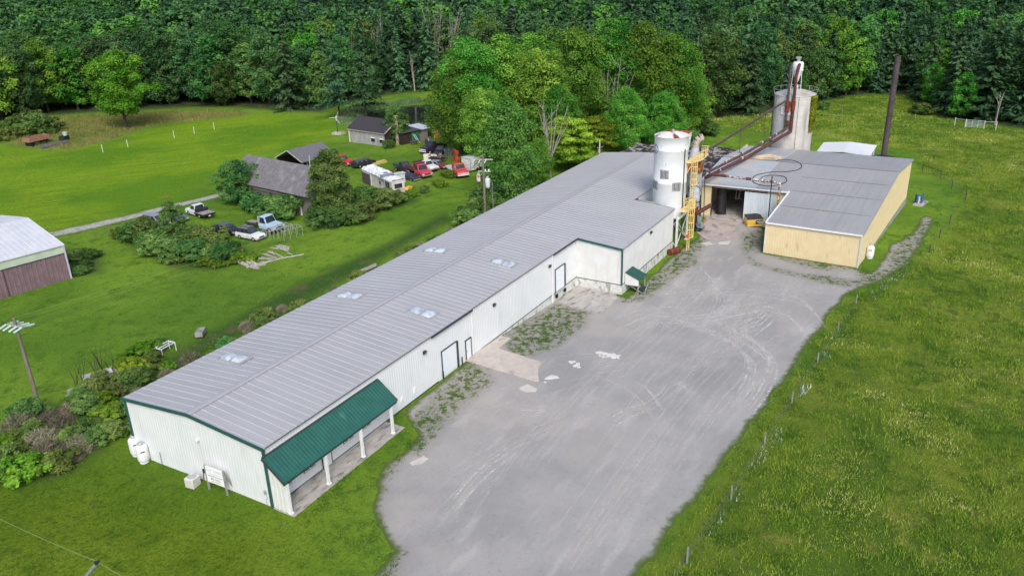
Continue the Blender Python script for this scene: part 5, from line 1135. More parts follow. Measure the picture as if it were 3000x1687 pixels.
def truck(name, label, a, b, pm, bed, hood_z=1.35, L=6.6, W=2.2, cabz=2.2, wr=.45, grille=None, cab_m=None, **k):
    h = L/2; t, LB = car(name, label, 'truck', a, b, L, W, 'body', [(h-3.0, 1.25), (h-2.9, 1.32), (h-1.5, hood_z), (h-.15, hood_z-.12), (h, hood_z-.3)], (h-2.95, h-2.9, h-1.95, h-1.5, cabz, hood_z-.05), pm, (-h+1.3, h-.95), wr=wr, grille=grille, hgt0=.55, cab_m=cab_m, **k)
    m = LB()
    for sy in (-.45, .45): m.bar((-h, sy, .75), (h-2.8, sy, .75), .1, .22)
    for x in (-h+.1, -h+1.3, -h+2.4): m.bar((x, -.45, .75), (x, .45, .75), .1, .18)
    m.build('chassis', mat('chassis_rust', S(74,60,54), S(52,44,42), 2, .9))
    if bed: bed(LB, h)
    return t, LB
def bed_frame(LB, h):
    m = LB(); m.box((h-3.15, 0, 1.6), (.14, 2.0, 1.3)); m.build('headboard', mat('headboard_grey', S(170,176,184), None)); m = LB(); m.box((-h+1.3, 0, 1.02), (1.6, .9, .1)); m.build('bed_remnant', mat('bed_grey', S(158,152,150))); 
truck('old_truck', 'pale blue cab truck with bare rusty chassis beside the pipe racks', (735, 665), (812, 680), P_blue, bed_frame, cabz=2.35)
def bed_dump(LB, h):
    m = LB(); m.hexa([(-h, -1.1, 1.0), (h-3.1, -1.1, 1.0), (h-3.1, 1.1, 1.0), (-h, 1.1, 1.0)], [(-h, -1.15, 1.12), (h-3.1, -1.15, 1.12), (h-3.1, 1.15, 1.12), (-h, 1.15, 1.12)])
    for sy in (-1.1, 1.1): m.box(((-h+h-3.1)/2, sy, 1.45), (2*h-3.1, .08, .7))
    m.box((h-3.2, 0, 1.75), (.1, 2.2, 1.3)); m.box((h-2.9, 0, 2.45), (.7, 2.1, .08)); m.build('dump_bed', mat('bed_maroon', S(130,66,78), S(100,54,64), 2, .7))
truck('dump_truck', 'faded red truck with maroon cab guard facing the mown strip', (1205, 505), (1253, 524), P_pink, bed_dump, cabz=2.3, L=6.4)
def bed_pick(LB, h):
    m = LB()
    for sy in (-.95, .95): m.box((-h+1.4, sy, 1.05), (2.8, .08, .55))
    m.box((-h, 0, 1.05), (.08, 1.9, .55)); m.box((-h+1.4, 0, .8), (2.8, 1.9, .06)); m.build('cargo_box', mat('box_dark', S(58,44,46), S(80,66,66), 2, .8))
truck('pickup_truck', 'white nosed pickup with dark cargo box behind the faded red truck', (1222, 491), (1276, 505), P_white, bed_pick, hood_z=1.2, L=5.5, W=1.95, cabz=1.85, wr=.36)
truck('pickup_truck', 'black pickup with square cap left of the faded red truck', (1166, 496), (1203, 510), P_black, lambda LB, h: (LB().box((-h+1.5, 0, 1.02), (2.9, 1.8, .5)).build('cap', mat('cap_grey', S(78,80,84), S(60,62,66), 2, .6))), hood_z=1.15, L=5.3, W=1.9, cabz=1.9, wr=.35)
car('sedan', 'dark maroon car with grey roof behind the white nosed pickup', 'car', (1262, 488), (1301, 495), 4.6, 1.75, 'body', sed, (-1.6, -.9, .3, 1.05, 1.36, .95), P_maroon, (-1.45, 1.4), cab_m=P_grey)
car('wrecked_car', 'black windowless wreck lying in weeds before the faded red truck', 'car', (1182, 519), (1222, 530), 4.6, 1.75, 'body', [(-2.3, .7), (-2.2, .8), (-1, .84), (1, .82), (2.2, .7)], (-1.4, -1.0, .1, .9, 1.12, .8), paint('paint_char', S(46,50,58), S(70,74,82)), (-1.45, 1.4), front_lights=False, sink=.15)
wg = mat('white_grille', S(232,234,236), None, rough=.4)
def bed_crane(LB, h):
    m = LB(); m.box((-.95, 0, 1.05), (4.6, 2.2, .14)); m.build('flatbed', mat('bed_pale', S(206,204,206), S(170,164,166), 2, .8)); m = LB(); m.box((-.95, -1.12, .95), (4.6, .05, .25)); m.box((-.95, 1.12, .95), (4.6, .05, .25)); m.build('bed_side', white_paint)
    cm = mat('crane_red', S(178,62,40), S(140,50,36), 1.5, .7); m = LB(); m.box((h-3.35, 0, 1.5), (.9, 1.7, .8)); m.cyl((h-3.35, 0, 1.2), (h-3.35, 0, 4.1), .27, n=14); m.box((h-3.35, 0, 3.0), (.75, .75, .4)); m.box((h-3.35, 0, 4.1), (.7, .6, .5)); cr_ = m.build('crane_post', cm)
    m = LB(); m.bar((h-3.35, 0, 4.15), (-h+2.4, .1, 4.3), .26, .3); m.bar((-h+2.4, .1, 4.3), (-h+.7, .15, 3.2), .2, .24); m.bar((-h+.7, .15, 3.2), (-h+.6, .15, 1.3), .12); m.bar((h-3.4, 0, 2.6), (h-4.6, .05, 4.0), .12); m.v = [tuple(WM[cr_.name] @ Vector(p)) for p in m.v]; MB.build(m, 'boom', cm, cr_)
truck('crane_truck', 'orange-red crane truck with white grille and pale flatbed', (1318, 497), (1362, 526), P_orange, bed_crane, hood_z=1.45, L=7.0, W=2.25, cabz=2.3, grille=wg)
truck('pickup_truck', 'plum coloured high cab truck near the trees facing the white shed roof', (1290, 441), (1250, 451), P_plum, bed_pick, hood_z=1.5, L=5.6, W=2.1, cabz=2.3, wr=.45, grille=wg)
truck('wrecked_pickup', 'black wrecked pickup with pale windscreen frame beside the plum truck', (1303, 447), (1283, 462), P_black, None, hood_z=1.2, L=4.8, W=1.9, cabz=1.75, wr=.35)
car('pickup_truck', 'bright red pickup parked at the end of the cart shed', 'pickup', (979, 479), (1022, 486), 5.3, 1.9, 'body', [(-2.65, 1.0), (-2.55, 1.12), (1.2, 1.15), (2.45, 1.08), (2.65, .85)], (-1.0, -.8, .65, 1.3, 1.85, 1.1), P_red, (-1.6, 1.7), wr=.42, rim=rim_w)
car('covered_car', 'black car with ragged grey cover beside the yellow boards', 'car', (1046, 492), (1085, 482), 4.9, 1.8, 'body', [(-2.4, .75), (-2.3, .95), (1.5, .98), (2.3, .85), (2.4, .7)], (-2.0, -1.8, 1.0, 1.5, 1.42, .95), P_black, (-1.5, 1.5), cab_m=mat('ragged_cover', S(92,100,100), S(60,66,68), 1.6, .9), front_lights=False)
# camper broken in two, boards, trailer, cage
def boxhut(t, P, L_d, W_d, L, W, z0, z1, mt, nm, zslope=0): 
    m = MB(); a = Vector(P); b = a+L_d*L; c = b+W_d*W; d = a+W_d*W
    up_ = lambda p, z: (p.x, p.y, z)
    m.hexa([up_(a, z0), up_(b, z0), up_(c, z0), up_(d, z0)], [up_(a, z1), up_(b, z1+zslope), up_(c, z1+zslope), up_(d, z1)]) if L_d.cross(W_d).z > 0 else m.hexa([up_(a, z0), up_(d, z0), up_(c, z0), up_(b, z0)], [up_(a, z1), up_(d, z1), up_(c, z1+zslope), up_(b, z1+zslope)])
    return m.build(nm, mt, t)
P0 = G(1150, 572); ld1 = (G(1115, 556)-P0); ld1.z = 0; ld1.normalize(); wd1 = Vector((-ld1.y, ld1.x, 0)); wd1 = wd1 if wd1.dot(Vector(cr)) > 0 else -wd1
camp = thing('camper', 'cream camper trailer wreck broken in two with tarps over its roof', 'trailer', P0)
cream = mat('camper_cream', S(214,208,206), S(196,190,188), 1.4, .6, c3=S(150,140,136), scale3=1.5, lo3=.66, hi3=.8, stretch3=(1,1,.2))
tarp = mat('white_tarp', S(232,234,238), S(206,210,216), 1.2, .5, bump=.6, bscale=1.5)
boxhut(camp, P0, ld1, wd1, 3.0, 2.4, -.1, 2.35, cream, 'front_section'); boxhut(camp, P0+ld1*4.0+wd1*.15, ld1, wd1, 4.2, 2.4, -.1, 2.3, cream, 'rear_section', .1)
z = P0.z
def rumple(nm, P, L, W, z0, amp, mt, nx=14, ny=8, seed=1, droop=.25, par=camp):
    q = random.Random(seed); m = MB(); vs = []; fs = []
    for i in range(nx+1):
        for j in range(ny+1):
            u, v = i/nx, j/ny; ed = max(0, abs(v-.5)*2-.8)*5
            p = P+ld1*(L*u)+wd1*(W*v); vs.append((p.x, p.y, z0+amp*(q.random()-.5)*(.3+.7*math.sin(3.14*v))-droop*ed))
    for i in range(nx):
        for j in range(ny): a = i*(ny+1)+j; fs.append((a, a+1, a+ny+2, a+ny+1))
    m.add(vs, fs); m.build(nm, mt, par)
rumple('front_roof', P0-ld1*.1-wd1*.1, 3.2, 2.6, 2.5, .16, tarp); rumple('rear_tarp', P0+ld1*4.2-wd1*.05, 7.6, 2.9, 2.62, .4, tarp, 20, 9, 3, .4); rumple('torn_tarp', P0+ld1*2.9-wd1*.15, 2.2, 2.5, 2.62, .45, mat('grey_tarp', S(140,146,156), S(96,102,114), 1.2, .6, bump=.6), 9, 7, 4, .6)
boxhut(camp, P0+ld1*8.3-wd1*.25, ld1, wd1, 3.0, .15, -.1, 1.9, mat('brown_panel', S(96,82,84), S(80,68,72), 2, .8), 'brown_panel'); boxhut(camp, P0+ld1*8.2, ld1, wd1, 3.4, 2.4, -.1, 2.3, cream, 'rear_section')
def cwin(s0, s1, z0, z1, face, nm='window'):
    m = MB(); 
    if face == 'side': a, b, n_ = P0+ld1*s0, P0+ld1*s1, -wd1
    else: a, b, n_ = P0+wd1*s0, P0+wd1*s1, -ld1
    m.hexa([(a.x+n_.x*.05, a.y+n_.y*.05, z0), (b.x+n_.x*.05, b.y+n_.y*.05, z0), (b.x-n_.x*.02, b.y-n_.y*.02, z0), (a.x-n_.x*.02, a.y-n_.y*.02, z0)], [(a.x+n_.x*.05, a.y+n_.y*.05, z1), (b.x+n_.x*.05, b.y+n_.y*.05, z1), (b.x-n_.x*.02, b.y-n_.y*.02, z1), (a.x-n_.x*.02, a.y-n_.y*.02, z1)])
    return m.build(nm, glass, camp)
cwin(.85, 1.55, .95, 1.95, 'side'); cwin(1.7, 2.4, .95, 1.95, 'side'); cwin(.5, 1.9, 1.0, 1.75, 'end'); cwin(4.35, 4.7, 1.0, 1.5, 'side')
m = MB()
for zz in (.62, .68): a, b = P0-wd1*.02, P0+ld1*3-wd1*.02; m.bar((a.x, a.y, zz), (b.x, b.y, zz), .03, .04)
a, b = P0-ld1*.02, P0+wd1*2.4-ld1*.02; m.bar((a.x, a.y, .65), (b.x, b.y, .65), .03, .05); m.build('trim_stripe', frame_dark, camp)
q = P0+wd1*2.6-ld1*.3; m = MB(); m.prism([(q.x-.3, q.y-.3, .5), (q.x+.5, q.y-.5, .5), (q.x+.6, q.y+.5, .5), (q.x-.2, q.y+.5, .5)], (.3, -.2, .5)); tag(m.build('yellow_hood', mat('hood_yellow', S(232,182,76), S(210,160,60), 2, .5)), 'yellow fender panel poking out behind the camper', 'panel')
m = MB(); a = G(1131, 521); m.box((a.x+.5, a.y+.5, a.z+.55), (3.2, 2.2, .8), rz=.4); tag(m.build('rusty_bin', rust), 'low rust brown open bin behind the camper tarp', 'bin')
m = MB(); a = G(1165, 536); m.box((a.x, a.y, a.z+1.7), (3.0, 1.2, .1), rz=math.atan2(wd1.y, wd1.x)); m.box((a.x, a.y, a.z+.8), (2.6, 1.0, 1.6), rz=math.atan2(wd1.y, wd1.x)); tag(m.build('utility_box', mat('cap_white', S(206,208,212), S(180,182,188), 2, .6)), 'white topped utility box behind the camper front', 'box')
a, b = G(1093, 485), G(1133, 476); m = MB(); d = (b-a).normalized()
for k in range(4): o_ = Vector((-d.y, d.x, 0))*(k*.28); m.bar(a+o_+Vector((0,0,.35)), b+o_+Vector((0,0,.4)), .24, .12)
m.bar(a+Vector((0,0,.15)), b+Vector((0,0,.15)), .3, .3); tag(m.build('board_stack', mat('board_yellow', S(214,190,120), S(170,140,84), 2, .8)), 'stack of yellowish boards on the grass beside the covered car', 'boards')
# white box trailer
p0 = G(1378, 507); p1 = G(1411, 497); d1 = p1-p0; d1.z = 0; Lt = d1.length; d1.normalize(); dn = Vector((-d1.y, d1.x, 0)); dn = dn if dn.dot(Vector(fw)) > 0 else -dn
tr_ = thing('box_trailer', 'white box trailer with small square window beside the crane truck', 'trailer', p0)
ld1_, wd1_ = ld1, wd1
boxhut(tr_, p0+d1*.1, d1, dn, 4.6, 2.2, .35, 2.55, P_white, 'body'); boxhut(tr_, p0, d1, dn, 4.75, 2.3, 2.56, 2.64, tin_bright, 'roof')
for s_, z0, z1, w in ((3.6, 1.5, 2.05, .6),): 
    q = p0+d1*s_-dn*.03; m = MB(); m.box((q.x, q.y, (z0+z1)/2), (w, .06, z1-z0), rz=math.atan2(d1.y, d1.x)); m.build('window', glass, tr_)
m = MB()
for s_ in (.1, 1.2, 2.4, 4.7): q = p0+d1*s_-dn*.02; m.bar((q.x, q.y, .4), (q.x, q.y, 2.5), .05)
a, b = p0+d1*.4-dn*.04, p0+d1*2.9-dn*.04; m.bar((a.x, a.y, .8), (b.x, b.y, 2.2), .04); m.build('seam', frame_dark, tr_)
for s_ in (1.9, 2.7): q = p0+d1*s_-dn*.05; m = MB(); m.cyl(q+Vector((0,0,.32)), q+dn*.25+Vector((0,0,.32)), .32, n=16); m.build('wheel', tyre_m, tr_)
# twin-axle trailer with white wheels, board, wire cage, seat stack
p0 = G(1252, 474); p1 = G(1282, 478); d1 = (p1-p0); d1.z = 0; d1.normalize(); dn = Vector((-d1.y, d1.x, 0)); dn = dn if dn.dot(Vector(fw)) > 0 else -dn
ut = thing('utility_trailer', 'small dark trailer with two white wheels heaped with scrap', 'trailer', p0)
m = MB(); c = p0+d1*1.9+dn*.8; m.box((c.x, c.y, .75), (3.4, 1.5, .14), rz=math.atan2(d1.y, d1.x)); m.build('deck', P_plum, ut)
for s_ in (.75, 1.6): q = p0+d1*s_; m = MB(); m.cyl(q+Vector((0,0,.34)), q+dn*.22+Vector((0,0,.34)), .36, n=16); w = m.build('wheel', tyre_m, ut); m = MB(); m.cyl(q-dn*.03+Vector((0,0,.34)), q+dn*.02+Vector((0,0,.34)), .25, n=14); m.build('rim', rim_w, w)
q = random.Random(9); m = MB()
for i in range(16): c = p0+d1*q.uniform(.3, 3.4)+dn*q.uniform(.2, 1.4); m.box((c.x, c.y, .9+q.random()*.6), (q.uniform(.3, 1.1), q.uniform(.1, .5), q.uniform(.1, .4)), rz=q.uniform(0, 3))
m.build('scrap_load', mat('scrap_mixed', S(150,128,116), S(70,40,42), 1.8, .8, detail=1), ut)
m = MB()
for s_ in (.9, 1.7): c = p0+d1*s_+dn*.5; m.box((c.x, c.y, 1.25), (.5, .3, .3), rz=math.atan2(d1.y, d1.x))
m.build('white_crate', white_paint, ut)
m = MB(); q = G(1242, 473); m.prism([q, q+Vector((1.0,-.9,0)), q+Vector((1.25,-.65,1.35)), q+Vector((.25,.25,1.35))], (.05, .05, 0)); tag(m.build('board_sheet', mat('board_beige', S(206,196,186), None, rough=.8)), 'beige board leaning on the scrap trailer', 'board')
q = G(1317, 463); m = MB()
for k in range(16): a_ = 2*math.pi*k/16; m.bar((q.x+.95*math.cos(a_), q.y+.95*math.sin(a_), q.z), (q.x+.95*math.cos(a_), q.y+.95*math.sin(a_), q.z+1.9), .03)
for k in range(6):
    for i in range(16): a_, b_ = 2*math.pi*i/16, 2*math.pi*(i+1)/16; m.bar((q.x+.95*math.cos(a_), q.y+.95*math.sin(a_), q.z+.1+k*.36), (q.x+.95*math.cos(b_), q.y+.95*math.sin(b_), q.z+.1+k*.36), .03)
tag(m.build('wire_cage', mat('cage_grey', S(120,130,128), None, rough=.5)), 'round grey wire cage under the trees by the plum truck', 'cage')
# pipe racks
def rack(label, px, py, Lr, Wr, hr, n, rz):
    g = G(px, py); t = thing('pipe_rack', label, 'rack', g, rz, 'pipe racks by the blue truck'); m = MB()
    Mx = WM[t.name]; P = lambda x, y, z: tuple(Mx @ Vector((x, y, z)))
    for i in range(n):
        x = -Lr/2+Lr*i/(n-1)
        for y in (-Wr/2, Wr/2): m.bar(P(x, y, -.1), P(x, y, hr), .05)
        m.bar(P(x, -Wr/2, hr), P(x, Wr/2, hr), .05)
    m.build('hoops', mat('rack_galv', S(172,174,170), S(150,150,146), 3, .5), t); m = MB()
    for y in (-Wr/2, Wr/2): m.bar(P(-Lr/2, y, hr), P(Lr/2, y, hr), .05)
    m.build('rails', mat('rack_galv', S(172,174,170)), t)
a = G(795, 700); b = G(845, 682); an = math.atan2((b-a).y, (b-a).x)
rack('galvanised pipe rack in front of the pale blue cab truck', 815, 690, 4.2, 1.6, 1.25, 7, an); rack('taller pipe rack standing right of the other rack, past the blue truck', 853, 696, 3.0, 1.5, 1.5, 4, an-.2)
# lumber and pipes in the grass
def lay(name, label, items, mt, cat, group=None):
    m = MB()
    for (pa, pb, r, kind) in items:
        a, b = G(*pa), G(*pb)
        if kind == 'p': m.cyl(a+Vector((0,0,r)), b+Vector((0,0,r)), r, n=10)
        else: m.bar(a+Vector((0,0,r)), b+Vector((0,0,r)), r*2, r*1.2)
    return tag(m.build(name, mt), label, cat, group)
def L2(i, j): return (620+i/7.247, 600+j/7.247)
pale = mat('pale_log', S(186,184,172), S(150,146,136), 2, .9)
lay('log_heap', 'heap of pale poles and pipe ends at the near end of the lumber row', [(L2(505,1210), L2(760,1330), .28, 'p'), (L2(760,1240), L2(860,1300), .2, 'p'), (L2(840,1220), L2(960,1310), .22, 'p'), (L2(740,1350), L2(1120,1230), .14, 'b'), (L2(820,1330), L2(1000,1380), .2, 'b'), (L2(900,1310), L2(1160,1290), .16, 'b')], pale, 'log pile', 'lumber lying in the grass')
lay('lumber_heap', 'heap of pinkish grey boards in the middle of the lumber row', [(L2(1000,1100+20*k), L2(1230+30*k,1190-12*k), .12, 'b') for k in range(4)]+[(L2(1080+40*k,1060), L2(1370,1140+8*k), .11, 'b') for k in range(3)]+[(L2(1220,1030), L2(1340,1070), .2, 'p')], plank_mat, 'lumber pile', 'lumber lying in the grass')
lay('lumber_heap', 'loose white boards at the far end of the lumber row', [(L2(1430,870), L2(1660,920), .11, 'b'), (L2(1360,890), L2(1640,960), .12, 'b'), (L2(1420,930), L2(1620,1000), .12, 'b'), (L2(1250,925), L2(1500,950), .1, 'b'), (L2(1540,970), L2(1640,940), .12, 'b')], pale, 'lumber pile', 'lumber lying in the grass')
lay('long_pole', 'long straight pale pole lying along the mown strip beyond the lumber', [(L2(1050,1270), L2(1530,1140), .13, 'b'), (L2(1530,1145), L2(1960,1065), .1, 'p'), (L2(1280,1010), L2(1540,1140), .09, 'p'), (L2(1620,1030), L2(1720,1070), .07, 'p')], pale, 'pole')
# scrub-side lumber rack
def L3(i, j): return (i/2.34, 900+j/2.34)
lay('lumber_rack', 'old stack of grey planks in the scrub behind the near utility pole', [(L3(470,640), L3(640,560), .3, 'b'), (L3(480,610), L3(640,540), .35, 'b'), (L3(600,540), L3(810,470), .25, 'b'), (L3(600,520), L3(800,450), .3, 'b'), (L3(640,570), L3(820,480), .2, 'b')], plank_mat, 'lumber pile')
g = G(*L3(665, 520)); m = MB(); m.prism([(g.x-1.4, g.y-.5, g.z+.5), (g.x+1.2, g.y-1.2, g.z+.5), (g.x+1.8, g.y+.2, g.z+.5), (g.x-.6, g.y+1.2, g.z+.5)], (0, 0, .35)); tag(m.build('board_pack', mat('pack_pale', S(196,190,188), S(168,160,158), 2, .9)), 'pale squared board pack on the grey plank stack', 'boards')
def L4(i, j): return (i/3.4347, 840+j/3.4347)
g1, g2, g3 = G(*L4(1575, 700)), G(*L4(1640, 715)), G(*L4(1775, 640)); tfm = thing('table_frame', 'white tubular table frame in the hedge along the warehouse', 'frame', g1)
e1 = (g2-g1); e2_ = (g3-g2); m = MB(); hh_ = .95
for p in (g1, g2, g3, g1+e2_): m.bar((p.x, p.y, p.z-.05), (p.x, p.y, p.z+hh_), .07)
m.build('legs', white_paint, tfm); m = MB(); T_ = [Vector((p.x, p.y, g1.z+hh_)) for p in (g1, g2, g3, g1+e2_)]
for i in range(4): m.bar(T_[i], T_[(i+1) % 4], .08)
m.bar((T_[0]+T_[1])/2, (T_[2]+T_[3])/2, .07); m.build('top_rails', white_paint, tfm)
g = G(590, 985); m = MB(); m.box((g.x, g.y, g.z+.5), (1.5, .8, .5), rz=.6); tag(m.build('stone_block', mat('stone_grey', S(160,158,152), S(120,120,114), 2, .9, bump=.4)), 'weathered grey block showing in the hedge beside the table frame', 'block')
a, b = G(1052, 806), G(1102, 785); m = MB()
for k in range(3): m.bar(a+Vector((.3*k, .25*k, .25)), b+Vector((.3*k, .25*k, .3)), .25, .1)
tag(m.build('plank_stack', plank_mat), 'few grey planks lying against the warehouse hedge', 'planks')
# wind turbine, posts, wagon, flat trailer
b = G(990, 393); hb_ = 6.0; wt = thing('wind_turbine', 'small white three bladed wind turbine on a thin mast on the lawn', 'wind turbine', b)
zt_ = zcol(b.x, b.y, 985, 344); m = MB(); m.cyl(b, (b.x, b.y, zt_), .09, .07, 8); m.build('mast', frame_dark, wt)
m = MB(); m.box((b.x, b.y, b.z+.2), (2.0, 2.2, .5), rz=.4); m.box((b.x+.6, b.y-.9, b.z+.15), (1.2, 1.0, .4)); m.build('footing', concrete_grey, wt)
c = Vector((b.x, b.y, zt_)); fv = -Vector((fw[0], fw[1], 0)).normalized(); sv = Vector((-fv.y, fv.x, 0)); m = MB(); m.cyl(c-fv*.5, c+fv*.4, .16, n=10); m.bar(c+Vector((0,0,-.05)), c+Vector((0,0,-.8)), .14); m.build('nacelle', white_paint, wt)
for k in range(3):
    a_ = R(60+120*k); tip = c+fv*.45+(sv*math.cos(a_)+Vector((0,0,1))*math.sin(a_))*1.5; m = MB(); m.bar(c+fv*.45, tip, .2, .05); m.build('blade', white_paint, wt)
fm = mat('post_white', S(232,234,228), S(212,214,208), 3, .6)
for i, (px, py, lab) in enumerate(((302, 447, 'nearest of the five thin white posts across the mown field'), (375, 432, 'second nearest of the five thin white posts across the mown field'), (511, 405, 'middle one of the five thin white posts across the mown field'), (570, 393, 'second farthest of the five thin white posts across the mown field'), (628, 380, 'farthest of the five thin white posts across the mown field'))):
    g = G(px, py); m = MB(); m.cyl((0,0,-.1), (0,0,1.7), .065, n=8); m.v = [(g.x+a, g.y+b_, g.z+c) for a, b_, c in m.v]; tag(m.build('field_post', fm), lab, 'post', 'white posts across the mown field')
for i, (px, py, lean, lab) in enumerate(((277, 694, 0, 'leftmost upright of the four dark posts by the gravel drive'), (293, 698, .05, 'second dark post from the left by the gravel drive'), (317, 685, 0, 'third dark post from the left by the gravel drive'), (331, 688, .2, 'leaning rightmost of the four dark posts by the gravel drive'))):
    g = G(px, py); m = MB(); m.cyl((g.x, g.y, g.z-.1), (g.x-lean*1.5, g.y+lean*1.5, g.z+1.35), .055, n=8); tag(m.build('drive_post', pole_wood), lab, 'post', 'dark posts by the gravel drive')
g = G(343, 687); m = MB(); m.ico((g.x, g.y, g.z+.15), .9, (1.2, .9, .45), 3, .15, 2); tag(m.build('dirt_mound', mat('red_dirt', S(186,128,92), S(150,100,72), 2, .95)), 'small reddish dirt mound by the leaning drive post', 'mound')
g = G(111, 424); wg_ = thing('wooden_wagon', 'brown boarded wagon box standing at the left field edge', 'wagon', g, R(25)); Mx = WM[wg_.name]
def LX(fn, nm, mt, par): 
    m = MB(); fn(m); m.v = [tuple(Mx @ Vector(p)) for p in m.v]; return m.build(nm, mt, par)
wa = math.atan2((G(138,412)-G(86,424)).y, (G(138,412)-G(86,424)).x); wg_.rotation_euler.z = wa; WM[wg_.name] = Matrix.Translation(g) @ Matrix.Rotation(wa, 4, 'Z'); Mx = WM[wg_.name]
LX(lambda m: (m.box((0, -1.2, 1.5), (5.2, .1, .9)), m.box((0, 1.2, 1.5), (5.2, .1, .9)), m.box((-2.6, 0, 1.5), (.1, 2.4, .9)), m.box((2.6, 0, 1.5), (.1, 2.4, .9)), m.box((0, 0, 1.1), (5.2, 2.4, .1))), 'box', mat('wagon_brown', S(166,124,100), S(132,96,80), 2.5, .9, stretch=(1,1,5)), wg_)
LX(lambda m: (m.box((0, 0, .8), (4.6, 1.0, .25)), m.cyl((-1.8, -1, .5), (-1.8, 1, .5), .5, n=14), m.cyl((1.8, -1, .5), (1.8, 1, .5), .5, n=14)), 'running_gear', black, wg_)
lay('flat_trailer', 'long low grey plank trailer lying beside the brown wagon', [((118, 434), (198, 416), .28, 'b'), ((122, 437), (200, 419), .28, 'b'), ((116, 431), (160, 421), .2, 'b')], mat('plank_slate', S(118,116,120), S(84,82,86), 3, .9), 'trailer')
g = G(190, 413); m = MB(); m.box((g.x, g.y, g.z+.6), (1.8, 1.4, 1.2), rz=.4); o = m.build('dark_crate', black_paint); tag(o, 'dark crate with pale bucket behind the plank trailer', 'crate')
m = MB(); m.cyl((g.x+.3, g.y-.2, g.z+1.2), (g.x+.3, g.y-.2, g.z+2.0), .45, .6, 14); m.build('pale_bucket', mat('bucket_pale', S(186,206,196), None), o, world=True) if False else None
m2 = MB(); m2.cyl((g.x+.3, g.y-.2, g.z+1.21), (g.x+.3, g.y-.2, g.z+2.0), .4, .55, 14); tag(m2.build('pale_bucket', mat('bucket_pale', S(186,206,196), None)), 'pale green bucket sitting on the dark crate', 'bucket')
for k, (px, py, s_) in enumerate(((60, 352, 1.6), (76, 347, 1.2), (82, 351, .9))):
    g = G(px, py); m = MB(); m.box((g.x, g.y, g.z+.8), (s_*1.8, s_, 1.0), rz=.3*k); tag(m.build('scrap_sheet', mat('sheet_pale', S(210,210,204), S(160,156,150), 1.5, .7)), 'pale scrap among bushes at the far left woods edge', 'scrap', 'pale scrap at the woods edge')
# ------------------------------------------------------------------ yard and meadow fences
gm = mat('fence_grey', S(150,156,152), S(120,126,120), 3, .8); gd = mat('fence_dark', S(92,86,78), S(70,66,60), 3, .9)
line = [(2013,1650,1.3),(2142,1463,1.2),(2240,1302,1.15),(2320,1180,1.1),(2395,1063,1.1),(2455,970,1.0),(2508,890,1.1)]
fn_ = thing('wire_fence', 'low wire fence with grey posts along the meadow edge of the yard', 'fence', G(2320, 1180)); tops = []
for px, py, h in line+[(2722,741,1.2),(2752,695,1.2),(2782,655,1.1),(2828,585,1.2),(2788,552,1.2),(2755,522,1.2),(2702,500,1.0)][:0]:
    g = G(px, py); m = MB(); m.box((g.x, g.y, g.z+h/2-.1), (.12, .1, h+.2)); m.build('fence_post', gm, fn_); tops.append(g+Vector((0,0,h-.12)))
m = MB()
g0 = G(1895, 1830); tops.insert(0, g0+Vector((0,0,1.1)))
for i in range(len(tops)-1):
    for dz in (0, -.35, -.7): m.bar(tops[i]+Vector((0,0,dz)), tops[i+1]+Vector((0,0,dz)), .008)
m.build('strand', mat('wire_grey', S(120,126,116), None, rough=.5), fn_)
f2 = thing('wire_fence', 'sparse dark post fence curving round the back of the mown corner', 'fence', G(2782, 655)); tops = []
for px, py, h in ((2722,741,1.2),(2752,697,1.2),(2782,655,1.3),(2828,587,1.4),(2788,553,1.4),(2755,524,1.4),(2702,503,1.3)):
    g = G(px, py); m = MB(); m.cyl((g.x, g.y, g.z-.1), (g.x+.05, g.y, g.z+h), .075, n=8); m.build('fence_post', gd, f2); tops.append(g+Vector((0,0,h-.1)))
m = MB()
for i in range(len(tops)-1): 
    for dz in (0, -.5): m.bar(tops[i]+Vector((0,0,dz)), tops[i+1]+Vector((0,0,dz)), .02)
m.bar(tops[5], tops[6], .1); m.build('strand', gd, f2)
gl_, gr_ = G(2829, 374), G(2880, 378); gt = thing('field_gate', 'pale galvanised field gate with rails at the far meadow edge', 'gate', gl_)
m = MB(); 
for k in range(6): m.bar(gl_+Vector((0,0,.25+k*.28)), gr_+Vector((0,0,.25+k*.28)), .07)
for t_ in (0, .33, .66, 1): p = gl_.lerp(gr_, t_); m.bar(p+Vector((0,0,.2)), p+Vector((0,0,1.7)), .08)
m.build('gate_leaf', mat('gate_galv', S(196,208,208), S(176,188,188), 3, .5), gt)
for px, py in ((2796, 369), (2827, 374), (2882, 379), (2917, 381)): g = G(px, py); m = MB(); m.bar((g.x, g.y, g.z-.1), (g.x, g.y, g.z+1.8), .14); m.build('gate_post', mat('gate_galv', S(196,208,208)), gt)
m = MB(); 
for a, b in (((2796, 369), (2827, 374)), ((2882, 379), (2917, 381))): a, b = G(*a), G(*b); m.bar(a+Vector((0,0,1.6)), b+Vector((0,0,1.6)), .07)
m.build('side_rail', mat('gate_galv', S(196,208,208)), gt)
for k, (px, py) in enumerate(((2466, 337), (2598, 350), (2608, 347), (2680, 356), (2148, 362), (2176, 358))):
    g = G(px, py); m = MB(); m.cyl((g.x, g.y, g.z-.1), (g.x, g.y, g.z+1.6), .06, n=6); tag(m.build('far_post', gm), 'thin pale post in the far meadow beneath the woods', 'post', 'thin posts in the far meadow')
